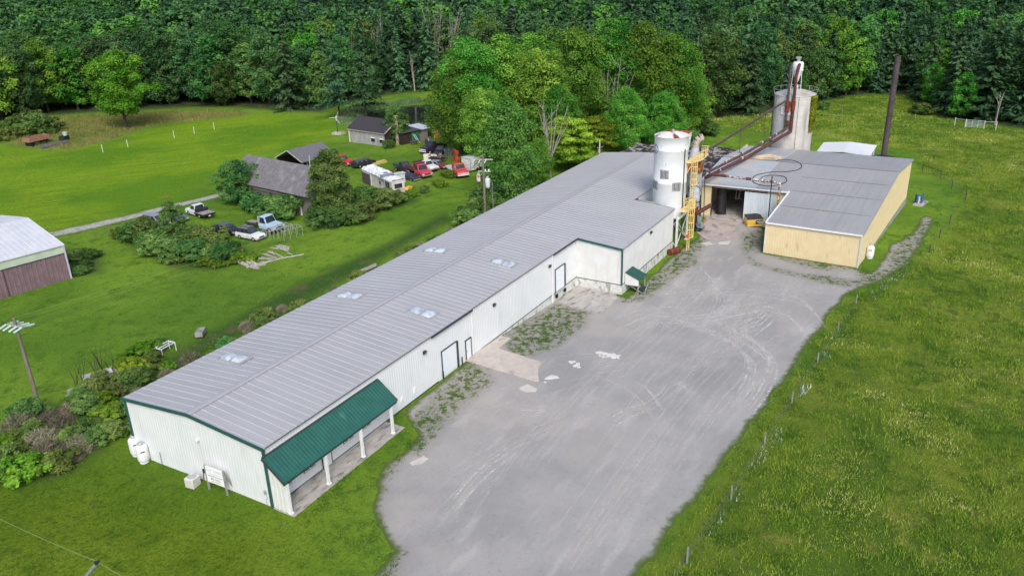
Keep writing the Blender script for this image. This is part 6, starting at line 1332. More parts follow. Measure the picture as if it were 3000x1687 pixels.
# well head with blue bollards on a slab
sheet_thing('well_slab', [(2673, 602), (2700, 607), (2720, 592), (2692, 587)], .1, concrete_grey)
bp = mat('bollard_blue', S(62,104,158), S(50,86,134), 2, .5)
for k, (px, py, lab) in enumerate(((2681, 595, 'left blue'), (2685, 597, 'front left blue'), (2698, 598, 'front right blue'), (2702, 594, 'rear right blue'))):
    g = G(px, py); m = MB(); m.cyl((g.x, g.y, g.z), (g.x, g.y, g.z+1.45), .13, n=12); m.lathe([(.13, 0), (.09, .06), (.01, .08)], (g.x, g.y, g.z+1.45), 12); tag(m.build('bollard', bp), '%s steel bollard guarding the white well pipe' % lab, 'bollard', 'blue bollards round the well')
g = G(2691, 596); m = MB(); m.cyl((g.x, g.y, g.z), (g.x, g.y, g.z+.95), .12, n=12); m.cyl((g.x, g.y, g.z+.95), (g.x, g.y, g.z+1.05), .15, n=12); tag(m.build('well_pipe', white_paint), 'white capped well pipe between the blue bollards', 'pipe')
# ------------------------------------------------------------------ ground sheet, gravel, paths, pond
def pip(x, y, P):
    P = np.asarray(P); c = np.zeros(np.shape(x), bool); j = len(P)-1
    for i in range(len(P)):
        xi, yi, xj, yj = P[i][0], P[i][1], P[j][0], P[j][1]
        k = (yi > y) != (yj > y)
        c ^= k & (x < (xj-xi)*(y-yi)/(yj-yi+1e-12)+xi); j = i
    return c
def wpoly(pts): return [tuple(G(*p).xy) for p in pts]
def pdist(x, y, P, closed=True):
    d = np.full(np.shape(x), 1e9); n = len(P)
    for i in range(n if closed else n-1):
        a, b = np.array(P[i]), np.array(P[(i+1) % n]); e = b-a; L2_ = e@e+1e-9
        t = np.clip(((x-a[0])*e[0]+(y-a[1])*e[1])/L2_, 0, 1); d = np.minimum(d, np.hypot(x-a[0]-t*e[0], y-a[1]-t*e[1]))
    return d
def vnoise(x, y, s, seed=0):
    """smooth value noise 0..1 (numpy)"""
    x = np.asarray(x)/s+seed*17.3; y = np.asarray(y)/s+seed*9.1; xi = np.floor(x); yi = np.floor(y); fx = x-xi; fy = y-yi; fx = fx*fx*(3-2*fx); fy = fy*fy*(3-2*fy)
    h = lambda a, b: np.mod(np.abs(np.sin(a*127.1+b*311.7+seed*7.7)*43758.5453), 1)
    return (h(xi, yi)*(1-fx)+h(xi+1, yi)*fx)*(1-fy)+(h(xi, yi+1)*(1-fx)+h(xi+1, yi+1)*fx)*fy
def c3(i, j): return (1500+i/3.4347, 840+j/3.4347)
def c7(i, j): return (1500+i/3.4347, 420+j/3.4347)
def c8(i, j): return (2250+i/3.4347, 420+j/3.4347)
gravel_px = [(1020,1850),(1095,1687),(1133,1643),(1160,1613),(1130,1580),(1104,1540),(1092,1490),(1101,1451),(1113,1398),(1127,1357),(1186,1322),(1225,1272),(1205,1250),(1180,1215),(1190,1200),(1275,1135),(1355,1070),(1420,1020),(1480,970),(1560,915),(1630,862),(1684,822),(1750,850),(1815,866),(1835,874),(1880,832),(1930,786),(1972,746),(2020,715),(2045,695),(2060,675),(2080,640),(2190,652),(2240,668),(2238,742),(2300,752),(2400,768),(2512,786),(2545,800),(2564,788),(2585,763),(2605,722),(2640,700),(2672,682),(2695,644),(2712,632),(2735,640),(2724,680),(2690,730),(2669,765),(2640,788),(2600,812),(2560,832),(2520,845),(2483,863),(2436,913),(2393,977),(2346,1038),(2305,1102),(2250,1178),(2190,1260),(2101,1378),(2001,1505),(1874,1681),(1760,1850)]
gp = wpoly(gravel_px)
def rough_poly(P, seg, amp, seed=1):
    q = random.Random(seed); out = []; n = len(P)
    for i in range(n):
        a, b = Vector(P[i]), Vector(P[(i+1) % n]); L = (b-a).length; k = max(1, int(L/seg)); e = (b-a)/max(L, 1e-6); nn = Vector((-e.y, e.x))
        for j in range(k):
            p = a.lerp(b, j/k); w = amp*((float(vnoise(p.x, p.y, 2.3, seed))-.5)*1.6+(float(vnoise(p.x, p.y, .7, seed+3))-.5)*.9) if j else 0
            out.append(p+nn*w)
    return out
def sheet(name, P, mt, dz, grid=.7, attrs=None, seg=.35, amp=.5, seed=1):
    B = rough_poly(P, seg, amp, seed); nb = len(B); xs = [p.x for p in B]; ys = [p.y for p in B]
    gx, gy = np.meshgrid(np.arange(min(xs), max(xs), grid), np.arange(min(ys), max(ys), grid)); gx = gx.ravel(); gy = gy.ravel()
    bt = [(p.x, p.y) for p in B]; k = pip(gx, gy, bt) & (pdist(gx, gy, bt) > grid*.35); gx, gy = gx[k], gy[k]
    co = [Vector(p) for p in bt]+[Vector((a, b)) for a, b in zip(gx, gy)]
    v, e, f, *_ = delaunay_2d_cdt(co, [(i, (i+1) % nb) for i in range(nb)], [], 0, 1e-4)
    V = np.array([(p.x, p.y) for p in v]); Fc = np.array([t for t in f if len(t) == 3])
    cx, cy_ = V[Fc].mean(1).T; Fc = Fc[pip(cx, cy_, bt)]
    ar = (V[Fc[:,1],0]-V[Fc[:,0],0])*(V[Fc[:,2],1]-V[Fc[:,0],1])-(V[Fc[:,1],1]-V[Fc[:,0],1])*(V[Fc[:,2],0]-V[Fc[:,0],0]); Fc[ar < 0] = Fc[ar < 0][:, ::-1]
    Z = height(V[:,0], V[:,1])+dz; V3 = np.column_stack([V, Z])
    at_ = {k_: ('POINT', fn(V[:,0], V[:,1])) for k_, fn in (attrs or {}).items()}
    at_['edge'] = ('POINT', np.minimum(pdist(V[:,0], V[:,1], bt), 9))
    o = npmesh(name, V3, Fc, mt, attr=at_, smooth=True); col.objects.link(o); return tag(o, kind='structure')
# weedy zones in the gravel (photo outlines)
weed_polys = [wpoly(p) for p in (
    [(855,1515),(1010,1380),(1190,1250),(1260,1230),(1190,1330),(1130,1400),(1110,1480),(1125,1580),(1180,1620),(1150,1690),(1000,1690)],
    [(1150,1290),(1370,1062),(1420,1075),(1440,1120),(1350,1190),(1280,1260),(1230,1330)],
    [(1470,985),(1640,890),(1720,915),(1700,960),(1640,1010),(1560,1040),(1500,1050)],
    [(1815,885),(1960,755),(2020,705),(2062,690),(2064,716),(2040,740),(2036,772),(1998,800),(1940,838),(1880,880)],
    [(2172,690),(2238,672),(2238,740),(2512,782),(2520,822),(2366,806),(2240,782),(2196,757),(2190,730),(2400,790),(2590,790),(2640,700),(2760,600),(2760,660),(2680,780),(2560,850),(2420,830),(2200,775)])]
def weed(x, y):
    w = np.zeros(len(x))
    for P in weed_polys: d = pdist(x, y, P); w = np.maximum(w, np.where(pip(x, y, P), .55+.45*np.clip(d/1.5, 0, 1), .55*np.clip(1-d/1.6, 0, 1)))
    return w
def nmix(nt, a, b, f):
    m = nt.nodes.new('ShaderNodeMix'); m.data_type = 'RGBA'
    for s_, v in ((6, a), (7, b)):
        if isinstance(v, tuple): m.inputs[s_].default_value = v
        else: nt.links.new(v, m.inputs[s_])
    if isinstance(f, float): m.inputs[0].default_value = f
    else: nt.links.new(f, m.inputs[0])
    return m.outputs[2]
def nnoise(nt, vec, sc, st=(1,1,1), rot=0.0, det=5, rough=.6):
    mp = nt.nodes.new('ShaderNodeMapping'); mp.inputs['Scale'].default_value = st; mp.inputs['Rotation'].default_value = (0, 0, rot); nt.links.new(vec, mp.inputs[0])
    # rotate first, then stretch
    mp.vector_type = 'TEXTURE' if False else 'POINT'
    t = nt.nodes.new('ShaderNodeTexNoise'); t.inputs['Scale'].default_value = sc; t.inputs['Detail'].default_value = det; t.inputs['Roughness'].default_value = rough; nt.links.new(mp.outputs[0], t.inputs['Vector']); return t.outputs[0]
def nramp(nt, v, lo, hi, a=0.0, b=1.0):
    m = nt.nodes.new('ShaderNodeMapRange'); m.interpolation_type = 'SMOOTHSTEP'; m.inputs[1].default_value = lo; m.inputs[2].default_value = hi; m.inputs[3].default_value = a; m.inputs[4].default_value = b; nt.links.new(v, m.inputs[0]); return m.outputs[0]
def nmath(nt, op, a, b):
    m = nt.nodes.new('ShaderNodeMath'); m.operation = op
    for i, v in enumerate((a, b)):
        if isinstance(v, (int, float)): m.inputs[i].default_value = v
        else: nt.links.new(v, m.inputs[i])
    return m.outputs[0]
def nattr(nt, n): a = nt.nodes.new('ShaderNodeAttribute'); a.attribute_name = n; return a.outputs['Fac']
def newmat(name, rough=.9, spec=.2):
    m = bpy.data.materials.new(name); m.use_nodes = True; nt = m.node_tree; b = nt.nodes['Principled BSDF']; b.inputs['Roughness'].default_value = rough; b.inputs['Specular IOR Level'].default_value = spec
    tc = nt.nodes.new('ShaderNodeTexCoord'); MATS[name] = m; return m, nt, b, tc.outputs['Object']
def bumped(nt, b, hgt, strength, dist=.1):
    bp = nt.nodes.new('ShaderNodeBump'); bp.inputs['Strength'].default_value = strength; bp.inputs['Distance'].default_value = dist; nt.links.new(hgt, bp.inputs['Height']); nt.links.new(bp.outputs[0], b.inputs['Normal'])
# gravel
gravel_m, nt, b, P = newmat('gravel')
n1 = nnoise(nt, P, .12); n2 = nnoise(nt, P, 9, det=8, rough=.8); n3 = nnoise(nt, P, .35, st=(.35, 1.6, 1), rot=R(-25)); n4 = nnoise(nt, P, 2.2, det=6, rough=.75)
n5 = nnoise(nt, P, 4.5, det=7, rough=.8); c = nmix(nt, S(150,148,146), S(164,161,158), nramp(nt, n1, .38, .62)); c = nmix(nt, c, S(182,179,175), nramp(nt, n3, .52, .72, 0, .65)); c = nmix(nt, c, S(122,121,124), nramp(nt, n4, .54, .72, 0, .55)); c = nmix(nt, c, S(186,184,181), nramp(nt, n5, .56, .7, 0, .6)); c = nmix(nt, c, S(112,111,114), nramp(nt, n5, .44, .3, 0, .6))
c = nmix(nt, c, S(104,104,110), nramp(nt, n2, .56, .7, 0, .55)); c = nmix(nt, c, S(206,203,198), nramp(nt, nnoise(nt, P, 14, det=4), .64, .74, 0, .7))
tanz = nramp(nt, nnoise(nt, P, .07), .5, .7, 0, .5); c = nmix(nt, c, S(180,172,164), tanz)
wd = nattr(nt, 'weed'); wn = nmath(nt, 'MULTIPLY', wd, nramp(nt, nnoise(nt, P, 1.5, det=8, rough=.75), .4, .62)); ed = nattr(nt, 'edge')
c = nmix(nt, c, S(136,132,126), nramp(nt, wd, .1, .7, 0, .6)); c = nmix(nt, c, S(92,106,58), nramp(nt, wn, .3, .52)); c = nmix(nt, c, S(62,84,38), nramp(nt, wn, .55, .85, 0, .8))
en = nmath(nt, 'ADD', ed, nmath(nt, 'MULTIPLY', nnoise(nt, P, 1.7, det=6), -.9)); c = nmix(nt, S(84,100,50), c, nramp(nt, en, -.35, .25))
nt.links.new(c, b.inputs['Base Color']); bumped(nt, b, n2, .5, .05)
yard = sheet('gravel_yard', gp, gravel_m, .035, .6, {'weed': weed}, amp=.26)
# pale dust arcs left by trucks turning
dust_m, nt, b, P = newmat('track_dust')
tr = nt.nodes.new('ShaderNodeBsdfTransparent'); ms = nt.nodes.new('ShaderNodeMixShader'); b.inputs['Base Color'].default_value = S(218,214,208)
fa = nmath(nt, 'MULTIPLY', nramp(nt, nnoise(nt, P, 2.2, det=7, rough=.75), .36, .62, 0, .95), nattr(nt, 'across')); nt.links.new(fa, ms.inputs[0]); nt.links.new(tr.outputs[0], ms.inputs[1]); nt.links.new(b.outputs[0], ms.inputs[2]); nt.links.new(ms.outputs[0], nt.nodes['Material Output'].inputs[0])
def catmull(pw, k=8):
    out = []
    for i in range(len(pw)-1):
        p0, p1, p2, p3 = pw[max(0, i-1)], pw[i], pw[i+1], pw[min(len(pw)-1, i+2)]
        for j in range(k): t = j/k; out.append(.5*((2*p1)+(p2-p0)*t+(2*p0-5*p1+4*p2-p3)*t*t+(3*p1-p0-3*p2+p3)*t**3))
    return out+[pw[-1]]
tv, tf, ta = [], [], []
def ribbon(pts, w, dz, al=1.0):
    c_ = catmull([G(*p) for p in pts]); n = len(c_)
    for i, p in enumerate(c_):
        d = (c_[min(n-1, i+1)]-c_[max(0, i-1)]); nn = Vector((-d.y, d.x, 0)).normalized()
        for s_, a_ in ((-1, 0), (-.4, 1), (.4, 1), (1, 0)):
            q = p+nn*w*.5*s_; tv.append((q.x, q.y, H(q.x, q.y)+.04+dz)); ta.append(al*a_*(1 if 2 < i < n-3 else .3))
    k = len(tv)-4*n
    for i in range(n-1):
        for j in range(3): a = k+4*i+j; tf.append((a, a+1, a+5, a+4))
arcs = [([c3(1550,300),c3(1780,370),c3(2020,450),c3(2200,560),c3(2330,670),c3(2380,760),c3(2370,860)], .9), ([c3(1980,340),c3(2200,420),c3(2400,520),c3(2540,640),c3(2590,760),c3(2560,900)], .9),
    ([c3(1070,330),c3(1250,250),c3(1500,210),c3(1800,215)], .6), ([c3(1100,420),c3(1300,330),c3(1550,300),c3(1900,290),c3(2200,215),c3(2560,160)], .8), ([c3(1750,330),c3(2000,310),c3(2300,280),c3(2570,215)], .7),
    ([c3(1280,300),c3(1450,340),c3(1640,440)], .5), ([c3(2130,380),c3(2350,390),c3(2500,330),c3(2576,260)], .6), ([c3(1650,770),c3(1850,730),c3(2000,760)], .5), ([c3(1300,990),c3(1400,1080),c3(1480,1220)], .4), ([c3(1590,930),c3(1700,990),c3(1860,1090)], .4),
    ([c3(2370,860),c3(2330,960),c3(2240,1100)], .7), ([c3(2560,900),c3(2480,1050),c3(2330,1250)], .8), ([c3(950,1350),c3(1150,1230),c3(1390,1150),c3(1600,950)], .5), ([c3(0,1220),c3(200,1190),c3(400,1250)], .4), ([c3(0,1255),c3(250,1240),c3(450,1290)], .35),
    ([(1900,870),(2050,850),(2200,850),(2330,870)], .6), ([(2250,850),(2350,880),(2400,940)], .5), ([(2180,880),(2300,920),(2360,990)], .5), ([(1300,1500),(1400,1380),(1520,1290)], .5), ([(2060,980),(2150,990),(2230,1040),(2260,1090)], .5), ([(2060,790),(2090,830),(2100,880),(2060,950)], .5), ([(2110,1000),(2200,960),(2260,900)], .5)]
q_ = random.Random(4)
for i, (pts, w) in enumerate(arcs):
    ribbon(pts, w*.5, .004*(i % 3), .8); ribbon([(a+9, b_+8) for a, b_ in pts], w*.3, .006+.004*(i % 3), .7); ribbon([(a+q_.uniform(16, 22), b_+q_.uniform(16, 22)) for a, b_ in pts], w*.45, .012+.004*(i % 3), .75); ribbon([(a-q_.uniform(6, 12), b_-q_.uniform(4, 10)) for a, b_ in pts], w*.25, .018+.004*(i % 3), .6)
fam = [[(1330,1660),(1480,1420),(1660,1200),(1850,1020),(2000,880),(2070,760)], [(1560,1680),(1740,1420),(1900,1200),(2050,1040),(2200,920),(2330,860)], [(1160,1560),(1330,1400),(1540,1280),(1800,1180),(2000,1050),(2120,900)], [(1250,1250),(1480,1180),(1720,1110),(1960,1060),(2180,1010),(2330,950)], [(1560,960),(1720,900),(1900,860),(2100,840),(2300,850),(2440,870)], [(1700,1640),(1860,1420),(2000,1230),(2130,1080),(2260,960)], [(1420,1130),(1600,1060),(1760,1060),(1900,1120),(1960,1220)]]
for k in range(50):
    f0 = q_.choice(fam); ox, oy = q_.uniform(-70, 70), q_.uniform(-45, 45); a0 = q_.randrange(0, len(f0)-2); a1 = min(len(f0), a0+q_.choice((3, 3, 4, 5)))
    pts = [(x+ox+q_.uniform(-8, 8), y+oy+q_.uniform(-6, 6)) for x, y in f0[a0:a1]]
    if not all(pip(np.array([x, x+45]), np.array([y, y]), gravel_px).all() for x, y in pts): continue
    w_ = q_.uniform(.16, .34); ribbon(pts, w_, .02+.001*(k % 9), .3)
    if q_.random() < .5: ribbon([(x+15, y+13) for x, y in pts], w_, .02+.001*((k+4) % 9), .3)
o = npmesh('track_marks', np.array(tv), np.array(tf), dust_m, attr={'across': ('POINT', np.array(ta))}, smooth=True); col.objects.link(o); tag(o, kind='structure')
# broken concrete bits and bright chips on the yard
chip = mat('concrete_chip', S(222,220,216), S(200,196,190), 2, .9)
def chips(name, label, P, n, r0, r1, seed):
    q = random.Random(seed); m = MB(); W = wpoly(P); xs = [p[0] for p in W]; ys = [p[1] for p in W]; k = 0
    while k < n:
        x, y = q.uniform(min(xs), max(xs)), q.uniform(min(ys), max(ys))
        if not inpoly(x, y, W): continue
        k += 1; r = q.uniform(r0, r1); a = q.random()*6; z = H(x, y)+.03
        m.prism([(x+r*q.uniform(.6, 1.2)*math.cos(a+t), y+r*q.uniform(.6, 1.2)*math.sin(a+t), z) for t in (0, 1.1, 2.3, 3.4, 4.6, 5.6)], (0, 0, .04))
    return tag(m.build(name, chip), label, 'concrete chips', None, 'stuff')
chips('concrete_chips', 'scatter of pale broken concrete chips in mid yard', [c3(840,650), c3(1080,690), c3(1080,725), c3(900,715)], 46, .1, .3, 1)
chips('concrete_chips', 'few pale concrete chips left of the larger scatter', [c3(570,755), c3(640,750), c3(710,820), c3(660,835)], 14, .1, .25, 2)
def flat_piece(name, label, pts, mt=chip): m = MB(); g = [G(*p) for p in pts]; m.prism([(p.x, p.y, p.z-.1) for p in g], (0, 0, .16)); return tag(m.build(name, mt), label, 'concrete piece')
flat_piece('concrete_piece', 'large pale broken slab piece off the end of the apron', [cp(1420,1340), cp(1500,1345), cp(1675,1325), cp(1650,1295), cp(1545,1270), cp(1470,1300)])
flat_piece('concrete_piece', 'small pale slab fragment below the large broken piece', [cp(1405,1400), cp(1450,1405), cp(1455,1385), cp(1420,1385)])
patch_m = mat('sand_patch', S(206,198,190), S(190,184,178), 1.2, .95, bump=.3)
for nm, pts, lab in (('sand_patch', [(1200,1356),(1240,1334),(1256,1345),(1235,1360),(1207,1365)], 0), ('sand_patch', [(1520,1138),(1545,1126),(1575,1140),(1570,1150),(1535,1148)], 0), ('pale_pavement', [c7(1890,1010),c7(1990,985),c7(2050,1020),c7(1960,1040)], 0), ('pale_pavement', [c7(2060,1000),c7(2200,985),c7(2170,1020),c7(2080,1020)], 0)):
    sheet(nm, wpoly(pts), patch_m, .05, .5, amp=.3, seg=.25, seed=5)
# concrete ramp before the open doorway
def ramp_pts(P): return [c7(*p) for p in P]
sheet('concrete_ramp', wpoly(ramp_pts([(1950,755),(2000,735),(2340,790),(2270,830),(2240,870),(2245,960),(2120,985),(1960,975),(1900,935),(1850,875)])), mat('ramp_concrete', S(178,166,160), S(160,150,146), 1.0, .9, c3=S(120,112,108), scale3=.7, lo3=.56, hi3=.72, bump=.15, bscale=8), .07, .6, amp=.12, seg=.3)
# gravel drive on the left
drv = [(60,708),(150,688),(250,667),(330,648),(400,632),(470,613),(540,597),(600,583),(665,568)]
dc = catmull([G(*p) for p in drv], 4); lft, rgt = [], []
for i, p in enumerate(dc):
    d = dc[min(len(dc)-1, i+1)]-dc[max(0, i-1)]; nn = Vector((-d.y, d.x, 0)).normalized(); w = 1.9-.6*i/len(dc); lft.append((p+nn*w).xy); rgt.append((p-nn*w).xy)
drive_poly = [tuple(v) for v in rgt+lft[::-1]]
drive_m, nt, b, P = newmat('drive_gravel'); n1 = nnoise(nt, P, 3, det=8, rough=.8); ed = nattr(nt, 'edge')
c = nmix(nt, S(150,146,140), S(186,183,178), nramp(nt, n1, .4, .62)); c = nmix(nt, c, S(112,122,78), nramp(nt, nnoise(nt, P, .9, det=6), .5, .66, 0, .7)); en = nmath(nt, 'ADD', ed, nmath(nt, 'MULTIPLY', nnoise(nt, P, 1.3, det=6), -1.0)); c = nmix(nt, S(98,122,50), c, nramp(nt, en, -.4, .35)); nt.links.new(c, b.inputs['Base Color']); bumped(nt, b, n1, .5, .05)
sheet('gravel_drive', drive_poly, drive_m, .035, .7, amp=.4)
# pond
a_ = np.linspace(0, 2*np.pi, 40, endpoint=False); pond_poly = [(POND[0]+(19+1.6*math.sin(3*t))*math.cos(t), POND[1]+(20.5+1.4*math.sin(2*t+1))*math.sin(t)) for t in a_]
m = MB(); m.add([(x, y, -.25) for x, y in pond_poly], [tuple(range(40))]); wat = mat('pond_water', S(34,38,36), S(44,50,44), .3, .06, spec=.5); o = m.build('pond_water', wat); tag(o, kind='structure')
# forest edge
tl_px = [(-700,430),(-350,398),(-100,374),(0,364),(90,347),(120,339),(250,331),(400,322),(550,315),(700,315),(850,326),(940,330),(1000,306),(1110,284),(1180,272),(1290,262),(1400,262),(1500,290),(1650,326),(1800,335),(1950,345),(2040,347),(2120,347),(2200,340),(2290,324),(2400,302),(2470,284),(2560,275),(2650,277),(2690,312),(2740,340),(2800,352),(2900,364),(3000,380),(3200,398),(3700,440)]
tl = wpoly(tl_px)
vd = np.array([math.cos(YAW), math.sin(YAW)])
far_r = (450, -150); far_l = (140, 430)
forest_poly = tl+[far_r, far_l]
# ground colours follow what grows there
meadow_px = [(1760,1850),(1890,1687),(2020,1510),(2120,1375),(2210,1255),(2325,1100),(2410,975),(2450,920),(2500,872),(2545,850),(2600,825),(2660,775),(2720,742),(2770,690),(2800,640),(2835,585),(2800,540),(2740,510),(2690,495),(2700,450),(2400,400),(2100,370),(2060,352),(2290,328),(2470,288),(2650,280),(2745,345),(3000,384),(3600,460),(3600,1850)]
meadow = wpoly(meadow_px)
xs = np.concatenate([[-2500,-1200,-600,-300,-160,-110], np.arange(-80, 230, 1.0), [250,280,320,380,450,550,800,1400,2600]]); ys = np.concatenate([[-2500,-1200,-600,-300,-200,-150], np.arange(-120, 215, 1.0), [235,260,300,360,450,600,900,1500,2600]])
gx, gy = np.meshgrid(xs, ys); nx, ny = len(xs), len(ys); gx = gx.ravel(); gy = gy.ravel(); gz = height(gx, gy)
gz -= .3*(pip(gx, gy, [(1, 1), (91, 1), (91, 14.5), (1, 14.5)]))
ii = (np.arange(ny-1)[:, None]*nx+np.arange(nx-1)[None, :]).ravel(); Fg = np.stack([ii, ii+1, ii+nx+1, ii+nx], 1)
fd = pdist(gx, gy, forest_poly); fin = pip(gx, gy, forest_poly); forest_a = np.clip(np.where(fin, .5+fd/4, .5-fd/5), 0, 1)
md = pdist(gx, gy, meadow); mead_a = np.clip(np.where(pip(gx, gy, meadow), .5+md/2, .5-md/2), 0, 1)
scrub_polys = [wpoly(p) for p in ([(-60,1400),(30,1290),(110,1210),(240,1150),(400,1095),(560,1005),(800,868),(1000,775),(1150,705),(1300,625),(1330,640),(1150,740),(900,880),(560,1070),(380,1170),(360,1240),(300,1320),(200,1390),(60,1420)],
    [(340,690),(430,660),(560,660),(700,720),(760,750),(640,790),(520,790),(420,740)], [(1040,640),(900,650),(1000,560),(1200,560),(1230,590)], [(190,730),(290,740),(300,800),(210,810)])]
scrub = np.zeros(len(gx))
for P_ in scrub_polys: d_ = pdist(gx, gy, P_); scrub = np.maximum(scrub, np.clip(np.where(pip(gx, gy, P_), .5+d_/2, .5-d_/2), 0, 1))
field_poly = wpoly([(-900,520),(0,420),(160,440),(320,400),(420,372),(560,352),(760,335),(960,345),(1000,380),(960,420),(780,450),(640,500),(560,570),(400,615),(120,690),(-900,900)])
d_ = pdist(gx, gy, field_poly); field_a = np.clip(np.where(pip(gx, gy, field_poly), .5+d_/6, .5-d_/6), 0, 1)
hay_poly = wpoly([(100,350),(400,330),(700,325),(740,335),(440,370),(330,410),(200,440),(60,430),(0,400)])
d_ = pdist(gx, gy, hay_poly); hay_a = np.clip(np.where(pip(gx, gy, hay_poly), .5+d_/4, .5-d_/4), 0, 1)
front_poly = [(-60, -60), (0, -3), (0, 15), (-12, 30), (-70, 60)]
d_ = pdist(gx, gy, front_poly); front_a = np.clip(np.where(pip(gx, gy, front_poly), .5+d_/10, .5-d_/10), 0, 1)
gm_, nt, b, P = newmat('ground_grass', .95, .1)
sa = math.atan2((G(500,512)-G(100,560)).y, (G(500,512)-G(100,560)).x)
big = nnoise(nt, P, .045, det=4); mid = nnoise(nt, P, .35, det=6, rough=.7); fine = nnoise(nt, P, 3.2, det=8, rough=.8)
vr = nt.nodes.new('ShaderNodeVectorRotate'); vr.rotation_type = 'Z_AXIS'; vr.inputs['Angle'].default_value = -sa; nt.links.new(P, vr.inputs[0]); streak = nnoise(nt, vr.outputs[0], .8, st=(.07, 1.6, 1), det=8, rough=.8)
lawn = nmix(nt, S(94,130,40), S(120,152,48), nramp(nt, big, .4, .6)); lawn = nmix(nt, lawn, S(62,104,26), nramp(nt, mid, .48, .7, 0, .8)); lawn = nmix(nt, lawn, S(116,140,48), nramp(nt, streak, .52, .72, 0, .5)); lawn = nmix(nt, lawn, S(52,90,22), nramp(nt, fine, .52, .7, 0, .6))
field = nmix(nt, S(100,140,28), S(132,162,34), nramp(nt, big, .42, .58)); field = nmix(nt, field, S(76,122,26), nramp(nt, streak, .46, .66, 0, .9)); field = nmix(nt, field, S(62,98,28), nramp(nt, fine, .47, .62, 0, .7)); field = nmix(nt, field, S(128,136,48), nramp(nt, nnoise(nt, P, .12, det=4), .56, .74, 0, .6))
front = nmix(nt, S(98,124,28), S(124,144,38), nramp(nt, big, .4, .6)); front = nmix(nt, front, S(70,102,18), nramp(nt, mid, .45, .7, 0, .8)); front = nmix(nt, front, S(118,132,40), nramp(nt, nnoise(nt, P, .22, det=5), .56, .72, 0, .7)); front = nmix(nt, front, S(54,86,18), nramp(nt, fine, .46, .62, 0, .8))
mea = nmix(nt, S(86,112,36), S(120,134,48), nramp(nt, big, .4, .6)); mea = nmix(nt, mea, S(60,88,30), nramp(nt, mid, .46, .64, 0, .9)); mea = nmix(nt, mea, S(140,142,66), nramp(nt, nnoise(nt, P, .16, det=6, rough=.7), .53, .66, 0, .7)); mea = nmix(nt, mea, S(52,80,28), nramp(nt, fine, .5, .66, 0, .7)); mea = nmix(nt, mea, S(120,126,62), nramp(nt, nnoise(nt, P, .7, det=6), .6, .74, 0, .6))
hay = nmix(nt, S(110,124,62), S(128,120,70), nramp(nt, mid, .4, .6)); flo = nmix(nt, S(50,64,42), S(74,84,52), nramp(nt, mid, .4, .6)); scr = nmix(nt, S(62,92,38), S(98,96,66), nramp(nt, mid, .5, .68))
bl = nnoise(nt, P, .28, det=7, rough=.65); bl2 = nnoise(nt, P, .9, det=6, rough=.75)
lawn = nmix(nt, lawn, S(134,146,62), nramp(nt, bl, .6, .74, 0, .6)); lawn = nmix(nt, lawn, S(56,92,28), nramp(nt, bl2, .54, .7, 0, .7)); front = nmix(nt, front, S(120,118,48), nramp(nt, bl, .58, .74, 0, .55)); front = nmix(nt, front, S(50,84,14), nramp(nt, bl2, .52, .7, 0, .8)); field = nmix(nt, field, S(112,118,40), nramp(nt, bl, .6, .75, 0, .45)); field = nmix(nt, field, S(70,112,22), nramp(nt, bl2, .54, .7, 0, .7))
sp = nnoise(nt, P, 5.5, det=6, rough=.85)
lawn = nmix(nt, lawn, S(46,80,22), nramp(nt, sp, .5, .64, 0, .7)); front = nmix(nt, front, S(52,80,18), nramp(nt, sp, .5, .64, 0, .7)); field = nmix(nt, field, S(68,106,24), nramp(nt, sp, .5, .64, 0, .6)); lawn = nmix(nt, lawn, S(138,160,76), nramp(nt, sp, .44, .34, 0, .6)); front = nmix(nt, front, S(134,150,58), nramp(nt, sp, .44, .34, 0, .6))
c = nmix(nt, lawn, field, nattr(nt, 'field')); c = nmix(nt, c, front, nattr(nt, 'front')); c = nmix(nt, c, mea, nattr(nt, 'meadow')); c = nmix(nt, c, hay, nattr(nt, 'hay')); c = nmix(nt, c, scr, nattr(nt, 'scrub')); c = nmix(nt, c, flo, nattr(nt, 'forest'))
nt.links.new(c, b.inputs['Base Color']); hh_ = nmath(nt, 'ADD', fine, nmath(nt, 'MULTIPLY', mid, 1.5)); bumped(nt, b, hh_, .9, .25)
gr = npmesh('ground', np.column_stack([gx, gy, gz]), Fg, gm_, smooth=True, attr={'forest': ('POINT', forest_a), 'meadow': ('POINT', mead_a), 'scrub': ('POINT', scrub), 'field': ('POINT', field_a*(1-scrub)), 'hay': ('POINT', hay_a), 'front': ('POINT', front_a)})
col.objects.link(gr); tag(gr, kind='structure')

